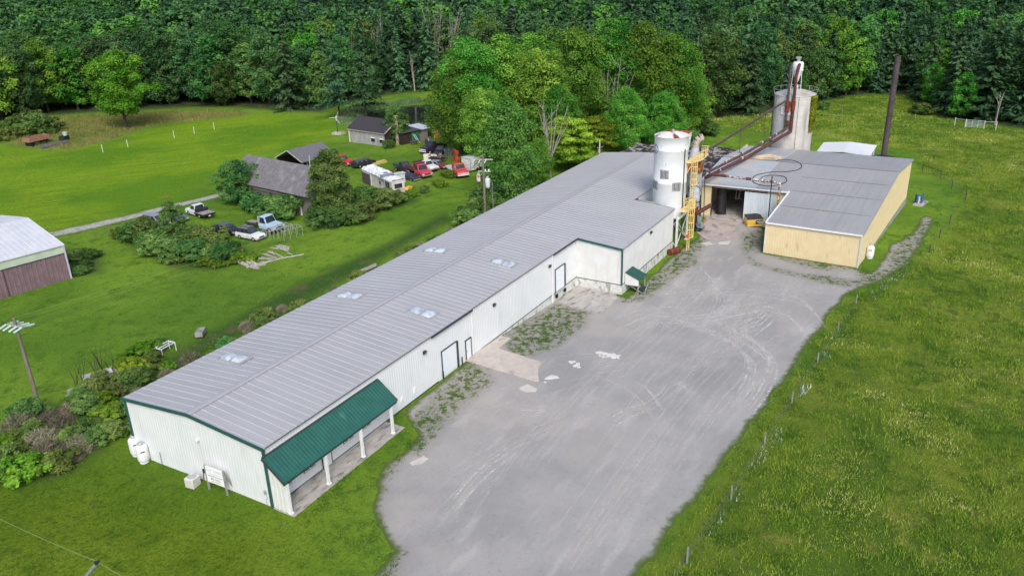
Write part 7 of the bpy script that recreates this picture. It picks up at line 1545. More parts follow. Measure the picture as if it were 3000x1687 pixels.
# ------------------------------------------------------------------ grass blades (stuff)
blade_keep_out = [gp, drive_poly, [(POND[0]+(x-POND[0])*.8, POND[1]+(y-POND[1])*.8) for x, y in pond_poly], [(0,-2.2),(13.2,-2.2),(13.2,0),(50.2,0),(50.2,-6),(67.8,-6),(67.8,0),(92.4,0),(92.4,15.2),(0,15.2)], [tuple(v) for v in (YA.xy, YB.xy, FL.xy, R1.xy, R2.xy, YC.xy)], [(N.x, N.y), (N.x+3.8, N.y+20.9), (N.x-25, N.y+26), (N.x-26, N.y+5)], dk]
def frustum(x, y, z, mx=1.12):
    d = np.stack([x-CAM[0], y-CAM[1], z-CAM[2]], -1); w = d@fw; return (w > 5) & (np.abs(d@cr)/w < 1500/F*mx) & (np.abs(d@cu)/w < 843.5/F*mx), w
def grass(name, region, dens, hgt, wid, mt, label, seed, blades=4, power=1.5, ref=60, patch=None, avoid=True, cat='grass', flop=.5, tb=0.):
    q = np.random.default_rng(seed); P_ = np.array(region); x0, y0 = P_.min(0); x1, y1 = P_.max(0); x0 = max(x0, -80); y0 = max(y0, -130); x1 = min(x1, 230); y1 = min(y1, 215)
    n = int((x1-x0)*(y1-y0)*dens); x = q.uniform(x0, x1, n); y = q.uniform(y0, y1, n); k, w = frustum(x, y, height(x, y)); k &= q.random(n) < np.clip((ref/np.maximum(w, 1))**power, 0, 1); x, y, w = x[k], y[k], w[k]
    k = pip(x, y, region)
    if avoid:
        for A in blade_keep_out: k &= ~pip(x, y, A)
    if patch is not None: k &= q.random(len(x)) < patch(x, y)
    x, y, w = x[k], y[k], w[k]; n = len(x); z = height(x, y)
    sc = np.repeat(np.maximum(1, (w/ref))**.75, blades); tone = np.repeat(tb+vnoise(x, y, 3.5, seed)*.45+vnoise(x, y, 1.1, seed+1)*.3+(vnoise(x, y, 11, seed+5)-.5)*.35, blades); hs = np.repeat(.45+1.1*vnoise(x, y, 2.2, seed+2), blades)
    bx = np.repeat(x, blades)+q.normal(0, .14, n*blades); by = np.repeat(y, blades)+q.normal(0, .14, n*blades); bz = np.repeat(z, blades)-.02; N_ = n*blades
    a = q.uniform(0, 6.283, N_); h = hgt*hs*q.uniform(.55, 1.25, N_); wd_ = wid*sc*q.uniform(.7, 1.3, N_); ln = h*flop*q.uniform(0, 1, N_); la = q.uniform(0, 6.283, N_)
    V = np.zeros((N_, 3, 3)); V[:,0] = np.stack([bx-np.cos(a)*wd_/2, by-np.sin(a)*wd_/2, bz], 1); V[:,1] = np.stack([bx+np.cos(a)*wd_/2, by+np.sin(a)*wd_/2, bz], 1); V[:,2] = np.stack([bx+np.cos(la)*ln, by+np.sin(la)*ln, bz+h], 1)
    leaf = np.clip(tone+q.normal(0, .14, N_)+.1, 0, 1)
    o = npmesh(name, V.reshape(-1, 3), np.arange(N_*3).reshape(-1, 3), mt, attr={'leaf': ('POINT', np.repeat(leaf, 3))}); col.objects.link(o); print(name, N_); return tag(o, label, cat, None, 'stuff')
def grassmat(name, cs):
    m, nt, b, P = newmat(name, .8, .15); a = nattr(nt, 'leaf'); cr_ = nt.nodes.new('ShaderNodeValToRGB'); el = cr_.color_ramp.elements; el[0].position = cs[0][0]; el[0].color = cs[0][1]; el[1].position = cs[-1][0]; el[1].color = cs[-1][1]
    for p_, c_ in cs[1:-1]: e_ = el.new(p_); e_.color = c_
    nt.links.new(a, cr_.inputs[0]); nt.links.new(cr_.outputs[0], b.inputs['Base Color']); return m
meadow_m = grassmat('meadow_blades', [(0, S(58,96,28)), (.3, S(92,130,38)), (.55, S(124,152,48)), (.8, S(156,168,76)), (1, S(206,204,146))])
lawn_m = grassmat('lawn_blades', [(0, S(58,96,26)), (.4, S(84,120,34)), (.7, S(108,136,46)), (1, S(146,160,76))])
field_m = grassmat('field_blades', [(0, S(78,116,28)), (.4, S(100,134,34)), (.7, S(122,146,40)), (1, S(140,154,60))])
weed_m = grassmat('weed_blades', [(0, S(40,76,30)), (.4, S(62,104,38)), (.7, S(88,122,50)), (1, S(150,160,124))])
grass('meadow_grass', meadow, 24, .27, .055, meadow_m, 'tall rough meadow grass right of the gravel yard', 11, 4, 1.2, 62, patch=lambda x, y: .35+.65*sstep(.3, .6, vnoise(x, y, 1.7, 3)*.6+vnoise(x, y, 5, 8)*.4), flop=.9)
lawn_reg = [(-75, -75), (30, -70), (75, -30), (110, -35), (110, -25), (72, -10), (72, 0), (100, 20), (112, 60), (60, 75), (20, 90), (-75, 110)]
grass('lawn_grass', lawn_reg, 11, .09, .05, lawn_m, 'short mown grass around the warehouse and left of it', 12, 4, 1.5, 55, patch=lambda x, y: 1-.9*pip(x, y, meadow))
grass('field_grass', field_poly, 4, .12, .09, field_m, 'short yellowish grass of the large mown field', 13, 3, .9, 110)
grass('tall_grass', hay_poly, 3, .6, .1, grassmat('hay_blades', [(0, S(80,104,46)), (.5, S(120,128,66)), (1, S(160,144,92))]), 'tall tawny grass at the far edge of the mown field', 14, 4, .8, 150)
for i, (P_, d_) in enumerate(zip(weed_polys, (34, 34, 26, 26, 16))):
    grass('weeds', P_, d_, .13, .06, weed_m, ('low weeds creeping over gravel by the porch slab', 'low weeds along the warehouse wall before the apron', 'green weed patch between the apron and dock slab', 'weeds along the extension wall', 'weeds round the corner of the yellow hall and back track')[i], 20+i, 5, 1, 70, patch=lambda x, y: sstep(.4, .62, vnoise(x, y, 1.3, 4)*.6+vnoise(x, y, .5, 6)*.4)*.9, avoid=False, cat='weeds')
verge = wpoly([(1874,1690),(2001,1512),(2101,1385),(2190,1266),(2305,1108),(2393,983),(2436,918),(2490,862),(2540,845),(2545,858),(2500,880),(2450,930),(2330,1108),(2215,1262),(2125,1382),(2025,1515),(1900,1690)])
grass('verge_grass', verge, 14, .14, .05, weed_m, 'dark green grass verge between gravel and meadow fence', 31, 4, 1, 60, avoid=False)
# ------------------------------------------------------------------ plants
fol = {'dark': foliage('leaf_dark', S(54,92,58), S(114,152,94), .36), 'mid': foliage('leaf_mid', S(60,102,56), S(124,164,88), .36), 'bright': foliage('leaf_bright', S(66,120,44), S(136,182,76), .32), 'yellow': foliage('leaf_yellowgreen', S(78,124,36), S(146,182,66), .32),  # dark and needle greens shifted bluish, distance haze put into leaf colour
       'conifer': foliage('needle', S(52,90,62), S(108,144,98), .32), 'conifer2': foliage('needle_haze_blue', S(52,88,66), S(108,142,106), .32), 'pale': foliage('leaf_pale', S(66,120,52), S(140,184,92), .32), 'shrub': foliage('leaf_shrub', S(74,106,48), S(138,162,92), .32), 'dry': foliage('twig_dry', S(98,96,74), S(170,164,140), .2), 'ivy': foliage('leaf_ivy', S(84,90,22), S(150,144,44)), 'reed': foliage('reed', S(66,100,62), S(128,150,108))}
bark = mat('bark', S(72,64,56), S(50,44,40), 3, .95, stretch=(4,4,.5)); bark_pale = mat('bark_pale', S(196,194,184), S(160,156,148), 3, .9, stretch=(3,3,.6)); bark_dead = mat('dead_wood', S(170,164,154), S(128,122,116), 3, .9, stretch=(4,4,.5))
def nrm(a): return a/np.maximum(np.linalg.norm(a, axis=-1, keepdims=True), 1e-9)
def quads(C, Nn, sz, asp, q, bend=None):
    n = len(C); t = nrm(np.cross(Nn, q.normal(0, 1, (n, 3)))) if bend is None else nrm(bend-Nn*np.sum(bend*Nn, 1, keepdims=True)); s = np.cross(Nn, t); sz = sz[:, None]
    V = np.stack([C-t*sz*.5, C+s*sz*.5*asp-t*sz*.06, C+t*sz*.5, C-s*sz*.5*asp-t*sz*.06], 1); return V.reshape(-1, 3), np.arange(4*n).reshape(-1, 4)
def broad(seed, Rr_, z0, z1, ncl, per, leaf, lobes=.3, flat=.0, taper=.0, inner=.25):
    q = np.random.default_rng(seed); i = np.arange(ncl); ph = i*2.39996+q.uniform(0, 6); zz = 1-2*(i+.5)/ncl; zz = np.clip(zz+q.normal(0, .08, ncl), -1, 1); rr = np.sqrt(1-zz**2)
    f = q.uniform(.66, 1.0, ncl); f[q.random(ncl) < inner] *= .6
    lob = 1+lobes*np.sin(ph*2+q.uniform(0, 6))*.5+lobes*(q.random(ncl)-.5); hz = (z1-z0)/2
    up_ = (zz+1)/2; tp = 1-taper*up_
    c = np.stack([Rr_*rr*f*lob*tp*np.cos(ph), Rr_*rr*f*lob*tp*np.sin(ph), z0+hz*(1+zz*np.where(zz < 0, .92, f*.2+.8))], 1); k = zz > -.86; c = c[k]; ncl = len(c)
    out = nrm(c-np.array([0, 0, z0+hz*.8])); rc = Rr_*q.uniform(.19, .34, ncl); ct = q.normal(0, .2, ncl)
    C = np.repeat(c, per, 0); O = np.repeat(out, per, 0); rcr = np.repeat(rc, per); n = len(C)
    d = nrm(q.normal(0, 1, (n, 3))+O*.7+np.array([0, 0, .45])); rad = rcr*np.clip(q.normal(.92, .2, n), .2, 1.45); p = C+d*rad[:, None]*np.array([1, 1, .78-flat*.4])
    N_ = nrm(d*.7+np.array([0, 0, .55])+q.normal(0, .45, (n, 3))); V, Fc = quads(p, N_, leaf*q.uniform(.65, 1.35, n), .62, q)
    tone = np.clip(.4+np.repeat(ct, per)+q.normal(0, .16, n), 0, 1); return V, Fc, tone
def conif(seed, Rr_, z0, z1, tiers, nb, leaf, per=8, droop=.25, irr=.25, top=.12):
    q = np.random.default_rng(seed); Cs, Ns, Bs, T = [], [], [], []
    for ti in range(tiers):
        t = ti/(tiers-1); z = z0+(z1-z0)*t**.92; L = Rr_*((1-t)**.75*(1-top)+top*(1-t))+.25
        for bi in range(max(4, int(nb*(1-t*.55)))):
            a = q.uniform(0, 6.283); l = L*q.uniform(1-irr*1.6, 1+irr*.5); k = max(3, int(per*l/Rr_)+2); s_ = np.linspace(.15, 1, k)+q.normal(0, .03, k); dz = q.normal(0, .25)
            d = np.array([math.cos(a), math.sin(a), 0]); sd = np.array([-d[1], d[0], 0]); tone = q.normal(.4, .12)
            for rep in range(2):
                off = q.normal(0, .16*l, k)*s_
                p = d[None]*(s_*l)[:, None]+sd[None]*off[:, None]+np.array([0, 0, 1.])[None]*(z+dz-droop*l*s_**1.6+q.normal(0, .12, k))[:, None]
                Cs.append(p); nn = np.tile(np.array([0, 0, 1.])+d*.45, (k, 1))+q.normal(0, .33, (k, 3)); Ns.append(nrm(nn)); Bs.append(np.tile(d+sd*q.normal(0, .4)+np.array([0, 0, -.3]), (k, 1))+q.normal(0, .25, (k, 3))); T.append(np.clip(tone+q.normal(0, .12, k), 0, 1))
    C = np.concatenate(Cs); V, Fc = quads(C, np.concatenate(Ns), leaf*q.uniform(.7, 1.4, len(C)), .5, q, np.concatenate(Bs)); return V, Fc, np.concatenate(T)
def trunk_mb(h, r, z_l, Rr_, seed, limbs=7, lean=0):
    q = random.Random(seed); m = MB(); pts = [Vector((lean*z*.05+q.uniform(-.1, .1)*r*2*(z > 0), q.uniform(-.1, .1)*r*2*(z > 0), z)) for z in (-.3, h*.15, h*.35, h*.6, h*.85)]; m.tube(pts, r, 9, r*.25)
    m.cyl((0, 0, -.3), (0, 0, .5), r*1.5, r*.98, 9)
    for i in range(limbs):
        z = z_l+(h*.8-z_l)*i/max(1, limbs); a = q.uniform(0, 6.28); l = Rr_*q.uniform(.5, .85); b0 = Vector((0, 0, z)); b1 = b0+Vector((math.cos(a)*l*.5, math.sin(a)*l*.5, l*.35)); b2_ = b0+Vector((math.cos(a+.2)*l, math.sin(a+.2)*l, l*.6)); m.tube([b0, b1, b2_], r*.35, 6, r*.1)
    return m
class Kind:
    def __init__(s, name, mt, geo, trunk, tm=None, cat='tree', h=1.0):
        s.name, s.cat, s.h = name, cat, h; V, Fc, tone = geo; s.geo = geo; s.used = False
        s.root = bpy.data.objects.new(name, None); s.root.empty_display_size = .5; WM[s.root.name] = Matrix()
        s.crown = npmesh('crown' if cat == 'tree' else 'foliage', V, Fc, mt, s.root, {'leaf': ('POINT', np.repeat(tone, 4))}); s.parts = [s.crown]
        if trunk is not None:
            me = bpy.data.meshes.new('trunk'); me.from_pydata(trunk.v, [], trunk.f); me.polygons.foreach_set('use_smooth', trunk.sm); me.materials.append(tm or bark); t = bpy.data.objects.new('trunk' if cat == 'tree' else 'stem', me); t.parent = s.root; s.parts.append(t)
    def place(s, x, y, label, group=None, sc=1.0, rz=None, lean=(0, 0), z=None, mt=None):
        rz = rnd.uniform(0, 6.28) if rz is None else rz; loc = (x, y, H(x, y)-.05 if z is None else z); scv = sc if isinstance(sc, tuple) else (sc, sc, sc)
        if not s.used:
            r = s.root; col.objects.link(r); [col.objects.link(p) for p in s.parts]; s.used = True; r.location = loc; r.rotation_euler = (*lean, rz); r.scale = scv
        else: r = copy_thing(s.root, loc, rz, scv, lean=lean)
        tag(r, label, s.cat, group)
        if 'group' in r and not group: del r['group']
        if mt is not None:
            for ch in r.children:
                if ch.name.startswith(('crown', 'foliage')): ch.material_slots[0].link = 'OBJECT'; ch.material_slots[0].material = mt
        return r
def B(seed, mt, Rr_, h, zf=.05, ncl=64, per=105, leaf=.62, name='broadleaf_tree', **k): return Kind(name, fol[mt], broad(seed, Rr_, h*zf, h, ncl, per, leaf, **k), trunk_mb(h*.9, .035*Rr_+.16, h*max(zf, .15), Rr_, seed), h=h)
def Cn(seed, mt, Rr_, h, zf=.04, tiers=26, nb=11, leaf=.95, name='conifer_tree', **k): return Kind(name, fol[mt], conif(seed, Rr_, h*zf, h, tiers, nb, leaf, **k), trunk_mb(h*.98, .28, h*.3, Rr_*.5, seed, 0), h=h)
# forest kinds
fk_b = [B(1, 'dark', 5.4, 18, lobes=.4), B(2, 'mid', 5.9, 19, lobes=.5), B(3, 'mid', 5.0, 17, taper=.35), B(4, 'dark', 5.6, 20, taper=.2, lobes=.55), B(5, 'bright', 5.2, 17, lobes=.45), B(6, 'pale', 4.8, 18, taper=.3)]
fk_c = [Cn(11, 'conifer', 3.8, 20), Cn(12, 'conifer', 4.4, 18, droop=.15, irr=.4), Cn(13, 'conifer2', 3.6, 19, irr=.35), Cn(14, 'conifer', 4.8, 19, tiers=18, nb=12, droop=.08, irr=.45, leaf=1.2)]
# near, finer kinds
nk = [B(31, 'bright', 6.2, 19, .08, 130, 190, .38), B(32, 'bright', 6.6, 21, .1, 140, 190, .4, lobes=.45), B(33, 'bright', 6.0, 20, .1, 130, 190, .38, taper=.25), B(34, 'bright', 5.4, 18, .08, 120, 180, .38, lobes=.5)]
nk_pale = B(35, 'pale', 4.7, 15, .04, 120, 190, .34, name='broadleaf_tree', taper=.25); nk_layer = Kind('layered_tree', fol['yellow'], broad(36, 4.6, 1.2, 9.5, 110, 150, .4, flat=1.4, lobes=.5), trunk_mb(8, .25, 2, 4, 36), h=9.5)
maple = B(37, 'yellow', 5.6, 19.5, .16, 70, 280, .46, name='maple_tree', lobes=.7, inner=.4)
spruce = [Cn(41, 'conifer', 4.8, 20, .2, 15, 12, .85, 'spruce_tree', per=13, irr=.45, droop=.1), Cn(42, 'conifer', 5.2, 23, .16, 17, 12, .85, 'spruce_tree', per=13, irr=.45, droop=.12)]
small_tree = B(38, 'mid', 2.5, 7.6, .06, 80, 130, .26, name='small_tree', taper=.2)
birch = Kind('birch_tree', fol['shrub'], broad(39, 3.0, .4, 10, 110, 190, .28, lobes=.35), None, h=10);
def birch_trunks():
    m = MB(); q = random.Random(2)
    for k in range(4): a = q.uniform(0, 6.28); m.tube([Vector((math.cos(a)*.4, math.sin(a)*.4, -.2)), Vector((math.cos(a)*1.2-.6, math.sin(a)*1.2-1.2, 4)), Vector((math.cos(a)*1.8-1.5, math.sin(a)*1.8-2.2, 7.6)), Vector((math.cos(a)*2-1.4, math.sin(a)*2-1.8, 9.6))], .12, 7, .04)
    return m
mm = birch_trunks(); me = bpy.data.meshes.new('trunk'); me.from_pydata(mm.v, [], mm.f); me.materials.append(bark_pale); t_ = bpy.data.objects.new('trunk', me); t_.parent = birch.root; birch.parts.append(t_)
def place_px(k, px, py, label, h=None, group=None, wide=1.0, rz=None, **kw):
    g = G(px, py); s_ = (h/k.h) if h else 1.0; return k.place(g.x, g.y, label, group, (s_*wide, s_*wide, s_), rz, **kw)
place_px(maple, 372, 378, 'lone yellow-green maple standing before the woods on the left field', 18, None, 1.3)
place_px(spruce[0], 996, 348, 'dark spruce with bare lower trunk left of the weathered shed', 20)
place_px(spruce[1], 1074, 346, 'tallest spruce directly behind the weathered shed roof', 22.5)
place_px(small_tree, 1165, 420, 'small round leafy tree between the weathered shed and green shed', 7.6)
place_px(birch, 978, 644, 'white stemmed birch clump hiding the right end of the long barn', 10.5)
near_list = [(nk[0], 1352, 452, 17, 'left bright tree of the big clump behind the plum truck'), (nk[1], 1395, 440, 21, 'broad tall tree of the clump rising above the box trailer'), (nk[2], 1480, 425, 21, 'pale topped tree of the clump next to the transformer pole'), (nk[3], 1420, 492, 14, 'lower tree of the clump overhanging the box trailer'),
    (nk_pale, 1492, 590, 15.5, 'pale green pyramidal tree right beside the transformer pole'), (nk[3], 1585, 440, 19, 'dark tree behind the bleached dead tree'), (nk[1], 1690, 425, 22, 'tall tree left of centre in the grove behind the warehouse'), (nk[2], 1790, 418, 23, 'tallest crown in the grove behind the warehouse end'), (nk[0], 1880, 416, 22, 'bright broad tree in the grove left of the white tower'), (nk[1], 1965, 408, 20, 'dark green tree in the grove directly behind the white tower'), (nk[0], 1830, 452, 12, 'low bright tree at the foot of the grove above the white pole'), (nk[3], 1935, 438, 11, 'low rounded tree left of the white tower top'), (nk[2], 1640, 455, 13, 'low tree between the dead tree and the layered tree'), (nk[1], 1372, 396, 19, 'rear tree of the clump above the green shed'), (nk[0], 1560, 400, 20, 'rear tree of the clump behind the pale pyramidal tree'), (nk[3], 2005, 398, 15, 'small tree at the right end of the grove')]
for k, px, py, h, lab in near_list: place_px(k, px, py, lab, h)
place_px(nk_layer, 1665, 500, 'bright tree with flat leaf layers behind the warehouse roof edge', 9.5); place_px(nk_layer, 1742, 478, 'second layered tree right of the first, beside the white pole', 8.5); place_px(nk[3], 1580, 545, 'small dark tree at the base of the dead tree', 8)
place_px(small_tree, 2060, 398, 'small bush-like tree right of the white tower roof', 6.5)
# dead trees
def dead(name, label, px, py, h, seed, n=7, spread=.4, mt=bark_dead):
    g = G(px, py); q = random.Random(seed); m = MB(); t = thing(name, label, 'dead tree', g, 0, None)
    for k in range(n):
        a = q.uniform(0, 6.28); r = q.uniform(.05, spread)*h; z0 = h*q.uniform(.05, .35); p0 = Vector((0, 0, z0)) if k else Vector((0, 0, -.2)); top = Vector((math.cos(a)*r, math.sin(a)*r, h*q.uniform(.7, 1))); md = p0.lerp(top, .5)+Vector((q.uniform(-.3, .3), q.uniform(-.3, .3), 0))
        pts = [p0, md, top]; m.tube([g+p for p in pts], .13 if k else .2, 6, .03)
        for j in range(5): b0 = md.lerp(top, q.random()*.8); m.tube([g+b0, g+b0+Vector((q.uniform(-1, 1), q.uniform(-1, 1), q.uniform(.4, 1.4)))*h*.09], .05, 5, .015)
    m.tube([g+Vector((0,0,-.2)), g+Vector((0,0,h*.4))], .24, 7, .14); m.build('branches', mt, t)
dead('dead_tree', 'bleached many stemmed dead tree standing before the grove', 1612, 520, 14, 1, 9, .28); dead('dead_tree', 'grey dead trunk pair among the dark trees above the layered tree', 1668, 420, 16, 2, 5, .18); dead('dead_tree', 'twisted dead tree right of the grey trunk pair', 1715, 430, 14, 3, 5, .22); dead('dead_tree', 'twiggy pale dead tree crown in the middle of the grove', 1782, 432, 19, 4, 9, .3)
for i, (px, py, h, lab) in enumerate(((2018, 330, 18, 'bare pale snag at the woods edge right of the grove'), (1110, 262, 19, 'tall bare trunk in the woods above the spruces'), (1122, 255, 21, 'second tall bare trunk just right of the first above the spruces'), (1035, 262, 19, 'bare trunk in the woods above the left spruce'), (1280, 240, 24, 'brown dead conifer in the woods top centre'), (1325, 240, 23, 'second brown dead conifer right of the first top centre'), (2915, 366, 8, 'bare branched snag among trees above the field gate'), (1175, 262, 17, 'thin bare snag left of the pond bank'), (1215, 268, 12, 'thin leaning stem at the pond bank woods'))): dead('dead_tree', lab, px, py, h, 20+i, 3 if i not in (4, 5) else 12, .12 if i not in (4, 5) else .2)
def snag_label(): pass
# forest individuals nearest first, the rest as one mass
q = np.random.default_rng(77); pts = []
x0, x1, y0, y1 = -20, 450, -210, 400; st = 6.3
GX, GY = np.meshgrid(np.arange(x0, x1, st), np.arange(y0, y1, st)); GX = GX.ravel()+q.uniform(-2.0, 2.0, GX.size); GY = GY.ravel()+q.uniform(-2.0, 2.0, GY.size)
k = pip(GX, GY, forest_poly) & (pdist(GX, GY, forest_poly) > 1.2); GX, GY = GX[k], GY[k]; inside, w = frustum(GX, GY, height(GX, GY)+9, 1.1); d_ = np.stack([GX-CAM[0], GY-CAM[1]], 1)@vd
k = inside & (d_ < 430); GX, GY = GX[k], GY[k]; w = w[k]
edge = pdist(GX, GY, tl, False)
order = np.argsort(w+edge*.8)
def px_of(x, y, z): d = np.array([x, y, z])-CAM; ww = d@fw; return 1500+F*(d@cr)/ww
far_xy = []; cnt = 0
zones = ((700, 'behind the mown field'), (1290, 'behind the sheds and pond'), (2050, 'behind the grove'), (2480, 'behind the concrete silo'), (9999, 'beyond the right meadow'))
LIM = 285
for oi in order:
    x, y = GX[oi], GY[oi]; px = px_of(x, y, H(x, y)+10); zi = next(i for i, (m_, _) in enumerate(zones) if px < m_); pc = (.1, .55, .6, .45, .75)[zi]; e_ = edge[oi]
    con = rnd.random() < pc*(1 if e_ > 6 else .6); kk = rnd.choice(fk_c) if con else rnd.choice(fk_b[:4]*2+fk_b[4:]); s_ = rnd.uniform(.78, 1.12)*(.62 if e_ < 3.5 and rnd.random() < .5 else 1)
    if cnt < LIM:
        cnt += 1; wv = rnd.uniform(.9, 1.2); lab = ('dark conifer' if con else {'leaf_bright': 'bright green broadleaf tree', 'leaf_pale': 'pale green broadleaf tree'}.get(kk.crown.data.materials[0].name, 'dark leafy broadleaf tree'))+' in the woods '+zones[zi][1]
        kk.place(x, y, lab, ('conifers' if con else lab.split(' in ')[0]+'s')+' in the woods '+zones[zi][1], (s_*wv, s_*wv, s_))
    else: far_xy.append((x, y, kk, s_))
print('forest', cnt, len(far_xy))
VV, TT = [], []; 
lowk = {}
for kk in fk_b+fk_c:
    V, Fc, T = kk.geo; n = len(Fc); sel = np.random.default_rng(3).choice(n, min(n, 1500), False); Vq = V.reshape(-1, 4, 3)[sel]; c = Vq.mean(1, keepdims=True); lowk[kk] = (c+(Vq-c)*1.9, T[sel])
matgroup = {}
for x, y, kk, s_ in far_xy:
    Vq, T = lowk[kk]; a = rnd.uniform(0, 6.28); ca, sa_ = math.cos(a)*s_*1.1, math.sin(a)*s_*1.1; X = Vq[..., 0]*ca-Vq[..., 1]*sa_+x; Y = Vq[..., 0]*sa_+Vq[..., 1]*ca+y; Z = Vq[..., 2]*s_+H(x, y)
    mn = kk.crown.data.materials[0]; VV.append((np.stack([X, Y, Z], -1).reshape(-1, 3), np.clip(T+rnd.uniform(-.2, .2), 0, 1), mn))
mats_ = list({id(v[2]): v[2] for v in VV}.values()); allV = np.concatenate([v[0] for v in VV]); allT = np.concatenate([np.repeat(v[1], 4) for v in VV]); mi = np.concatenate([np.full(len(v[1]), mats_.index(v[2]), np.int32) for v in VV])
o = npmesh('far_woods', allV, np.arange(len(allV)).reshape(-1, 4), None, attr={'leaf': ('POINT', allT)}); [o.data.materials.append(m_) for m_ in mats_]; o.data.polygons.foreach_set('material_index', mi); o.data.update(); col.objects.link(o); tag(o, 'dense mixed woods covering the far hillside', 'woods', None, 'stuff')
# hedge, brambles and bushes
sk = [Kind('shrub', fol['shrub'], broad(51, 1.5, .05, 2.2, 40, 110, .24, lobes=.6), None, cat='shrub', h=2.2), Kind('shrub', fol['shrub'], broad(52, 1.4, .05, 1.9, 40, 110, .24, lobes=.6), None, cat='shrub', h=1.9), Kind('shrub', fol['mid'], broad(53, 1.6, .05, 2.0, 44, 110, .24, lobes=.5), None, cat='shrub', h=2.0), Kind('shrub', fol['yellow'], broad(54, 1.2, .05, 1.3, 36, 90, .22, lobes=.6), None, cat='shrub', h=1.3)]
def twigs(seed, R_, h, n):
    qq = np.random.default_rng(seed); a = qq.uniform(0, 6.283, n); r = R_*np.sqrt(qq.random(n)); zz = h*qq.uniform(.1, 1, n)*(1-(r/R_)**2*.6); C = np.stack([r*np.cos(a), r*np.sin(a), zz], 1); bend = np.stack([np.cos(a)*.5+qq.normal(0, .4, n), np.sin(a)*.5+qq.normal(0, .4, n), np.full(n, .9)], 1); V, Fc = quads(C, nrm(qq.normal(0, 1, (n, 3))), .9*qq.uniform(.6, 1.3, n), .07, qq, bend); return V, Fc, np.clip(qq.normal(.45, .2, n), 0, 1)
dk_ = [Kind('dry_brush', fol['dry'], twigs(61, 1.5, 1.9, 1600), None, cat='brush', h=1.9), Kind('dry_brush', fol['dry'], twigs(62, 1.2, 1.5, 1300), None, cat='brush', h=1.5)]
qs = random.Random(15)
def bushes(px_list, label, group, kinds, h0, h1, wide=1.1, jit=0):
    for px, py in px_list: place_px(qs.choice(kinds), px+qs.uniform(-jit, jit), py+qs.uniform(-jit, jit), label, qs.uniform(h0, h1), group, wide)
bushes([(425,648+20),(395,700),(440,722),(480,706),(520,700),(560,712),(600,724),(640,734),(680,742),(500,745),(560,757),(620,765),(460,740),(580,740),(660,757),(540,728),(430,700),(520,768)], 'green bush in the thicket below the parked vans and cars', 'bushes of the vehicle thicket', sk[:3], 1.5, 2.9, 1.3, 5)
place_px(small_tree, 516, 706, 'leafy sapling rising over the slate blue car', 5.6); bushes([(365,700),(352,697)], 'isolated low bush left of the vehicle thicket', 'isolated bushes left of the thicket', sk[:1], 1.2, 1.6)
bushes([(600,776),(700,768),(735,762),(640,782)], 'yellowish weed bush at the front of the vehicle thicket', 'yellowish weed bushes', sk[3:], .8, 1.2, 1.2)
place_px(B(55, 'mid', 2.9, 6.6, .02, 80, 130, .3, name='large_bush', lobes=.5), 706, 596, 'tall leafy bush at the left end of the long barn', 6.8); place_px(small_tree, 735, 590, 'bush against the barn wall right of the tall barn-end bush', 4.6)
bushes([(770,620),(745,612)], 'dark bush along the foot of the long barn', 'bushes at the barn foot', sk[1:3], 1.8, 2.4, 1.2); place_px(sk[2], 822, 636, 'dense round bush before the pale barn boards', 3.0, None, 1.35)
bushes([(1050,628),(1085,606),(1110,612),(1065,640),(1025,652),(1130,600),(945,652),(970,660)], 'dark bush round the foot of the birch clump', 'bushes below the birch clump', sk[:3], 1.6, 3.0, 1.25)
bushes([(1120,590),(1150,588),(1180,582),(1200,575),(1100,585),(1240,562),(1290,545),(1320,520)], 'weedy bush around the camper and the faded red truck', 'weedy bushes round the wrecks', [sk[0], sk[3]], .7, 1.3, 1.3, 4)
place_px(sk[2], 1140, 433, 'low bush at the right corner of the weathered shed', 1.6); bushes([(225,765),(255,780),(230,800),(262,755)], 'dark weeds bush right of the white roofed barn', 'weed bushes by the white roofed barn', [sk[2]], .8, 1.3, 1.5, 6)
bushes([(112,385),(60,400),(20,410),(95,372),(45,375),(130,395),(10,385)], 'bush at the left woods edge near the brown wagon', 'bushes near the brown wagon', sk[:3], 2.2, 4.2, 1.3, 6)
# hedge along the back wall of the warehouse
hx = 4.0
while hx < 74:
    wd_h = 27.0-(hx-4)*.045 if hx < 30 else 25.2-(hx-30)*.03
    for yy in np.arange(20.5, wd_h, 1.7):
        if qs.random() < (.85 if yy < wd_h-2 else .55):
            dry = qs.random() < (.4 if hx < 40 else .25); kk = qs.choice(dk_) if dry else qs.choice(sk); kk.place(hx+qs.uniform(-.6, .6), yy+qs.uniform(-.5, .5), ('dry grey brush' if dry else 'green shrub')+' in the hedge strip along the warehouse back wall', ('dry brush' if dry else 'shrubs')+' in the warehouse hedge strip', qs.uniform(.38, .78)*(1 if hx < 45 else .8))
    hx += 1.75
for px, py, dry in ((40,1290,0),(70,1330,0),(100,1270,1),(130,1300,1),(150,1340,1),(60,1250,1),(180,1250,1),(200,1300,1),(110,1350,0),(170,1370,1),(220,1345,1),(250,1260,0),(30,1350,0),(150,1220,1),(200,1205,1),(260,1205,0),(300,1180,0),(240,1310,1),(285,1250,0),(320,1230,0),(340,1160,0),(300,1120,0),(350,1110,0),(380,1080,0),(280,1290,0),(10,1310,0),(80,1390,0),(20,1390,0),(230,1180,1),(270,1150,0),(400,1130,0),(420,1050,0),(450,1075,0),(470,1020,0),(90,1220,1),(330,1280,0)):
    dry = dry and qs.random() < .8; kk = qs.choice(dk_) if dry else qs.choice(sk); place_px(kk, px+qs.uniform(-8, 8), py+qs.uniform(-6, 6), ('grey dry bramble' if dry else 'green bush')+' in the scrub round the near utility pole', qs.uniform(.9, 1.6), ('dry brambles' if dry else 'green bushes')+' in the pole scrub', 1.25)
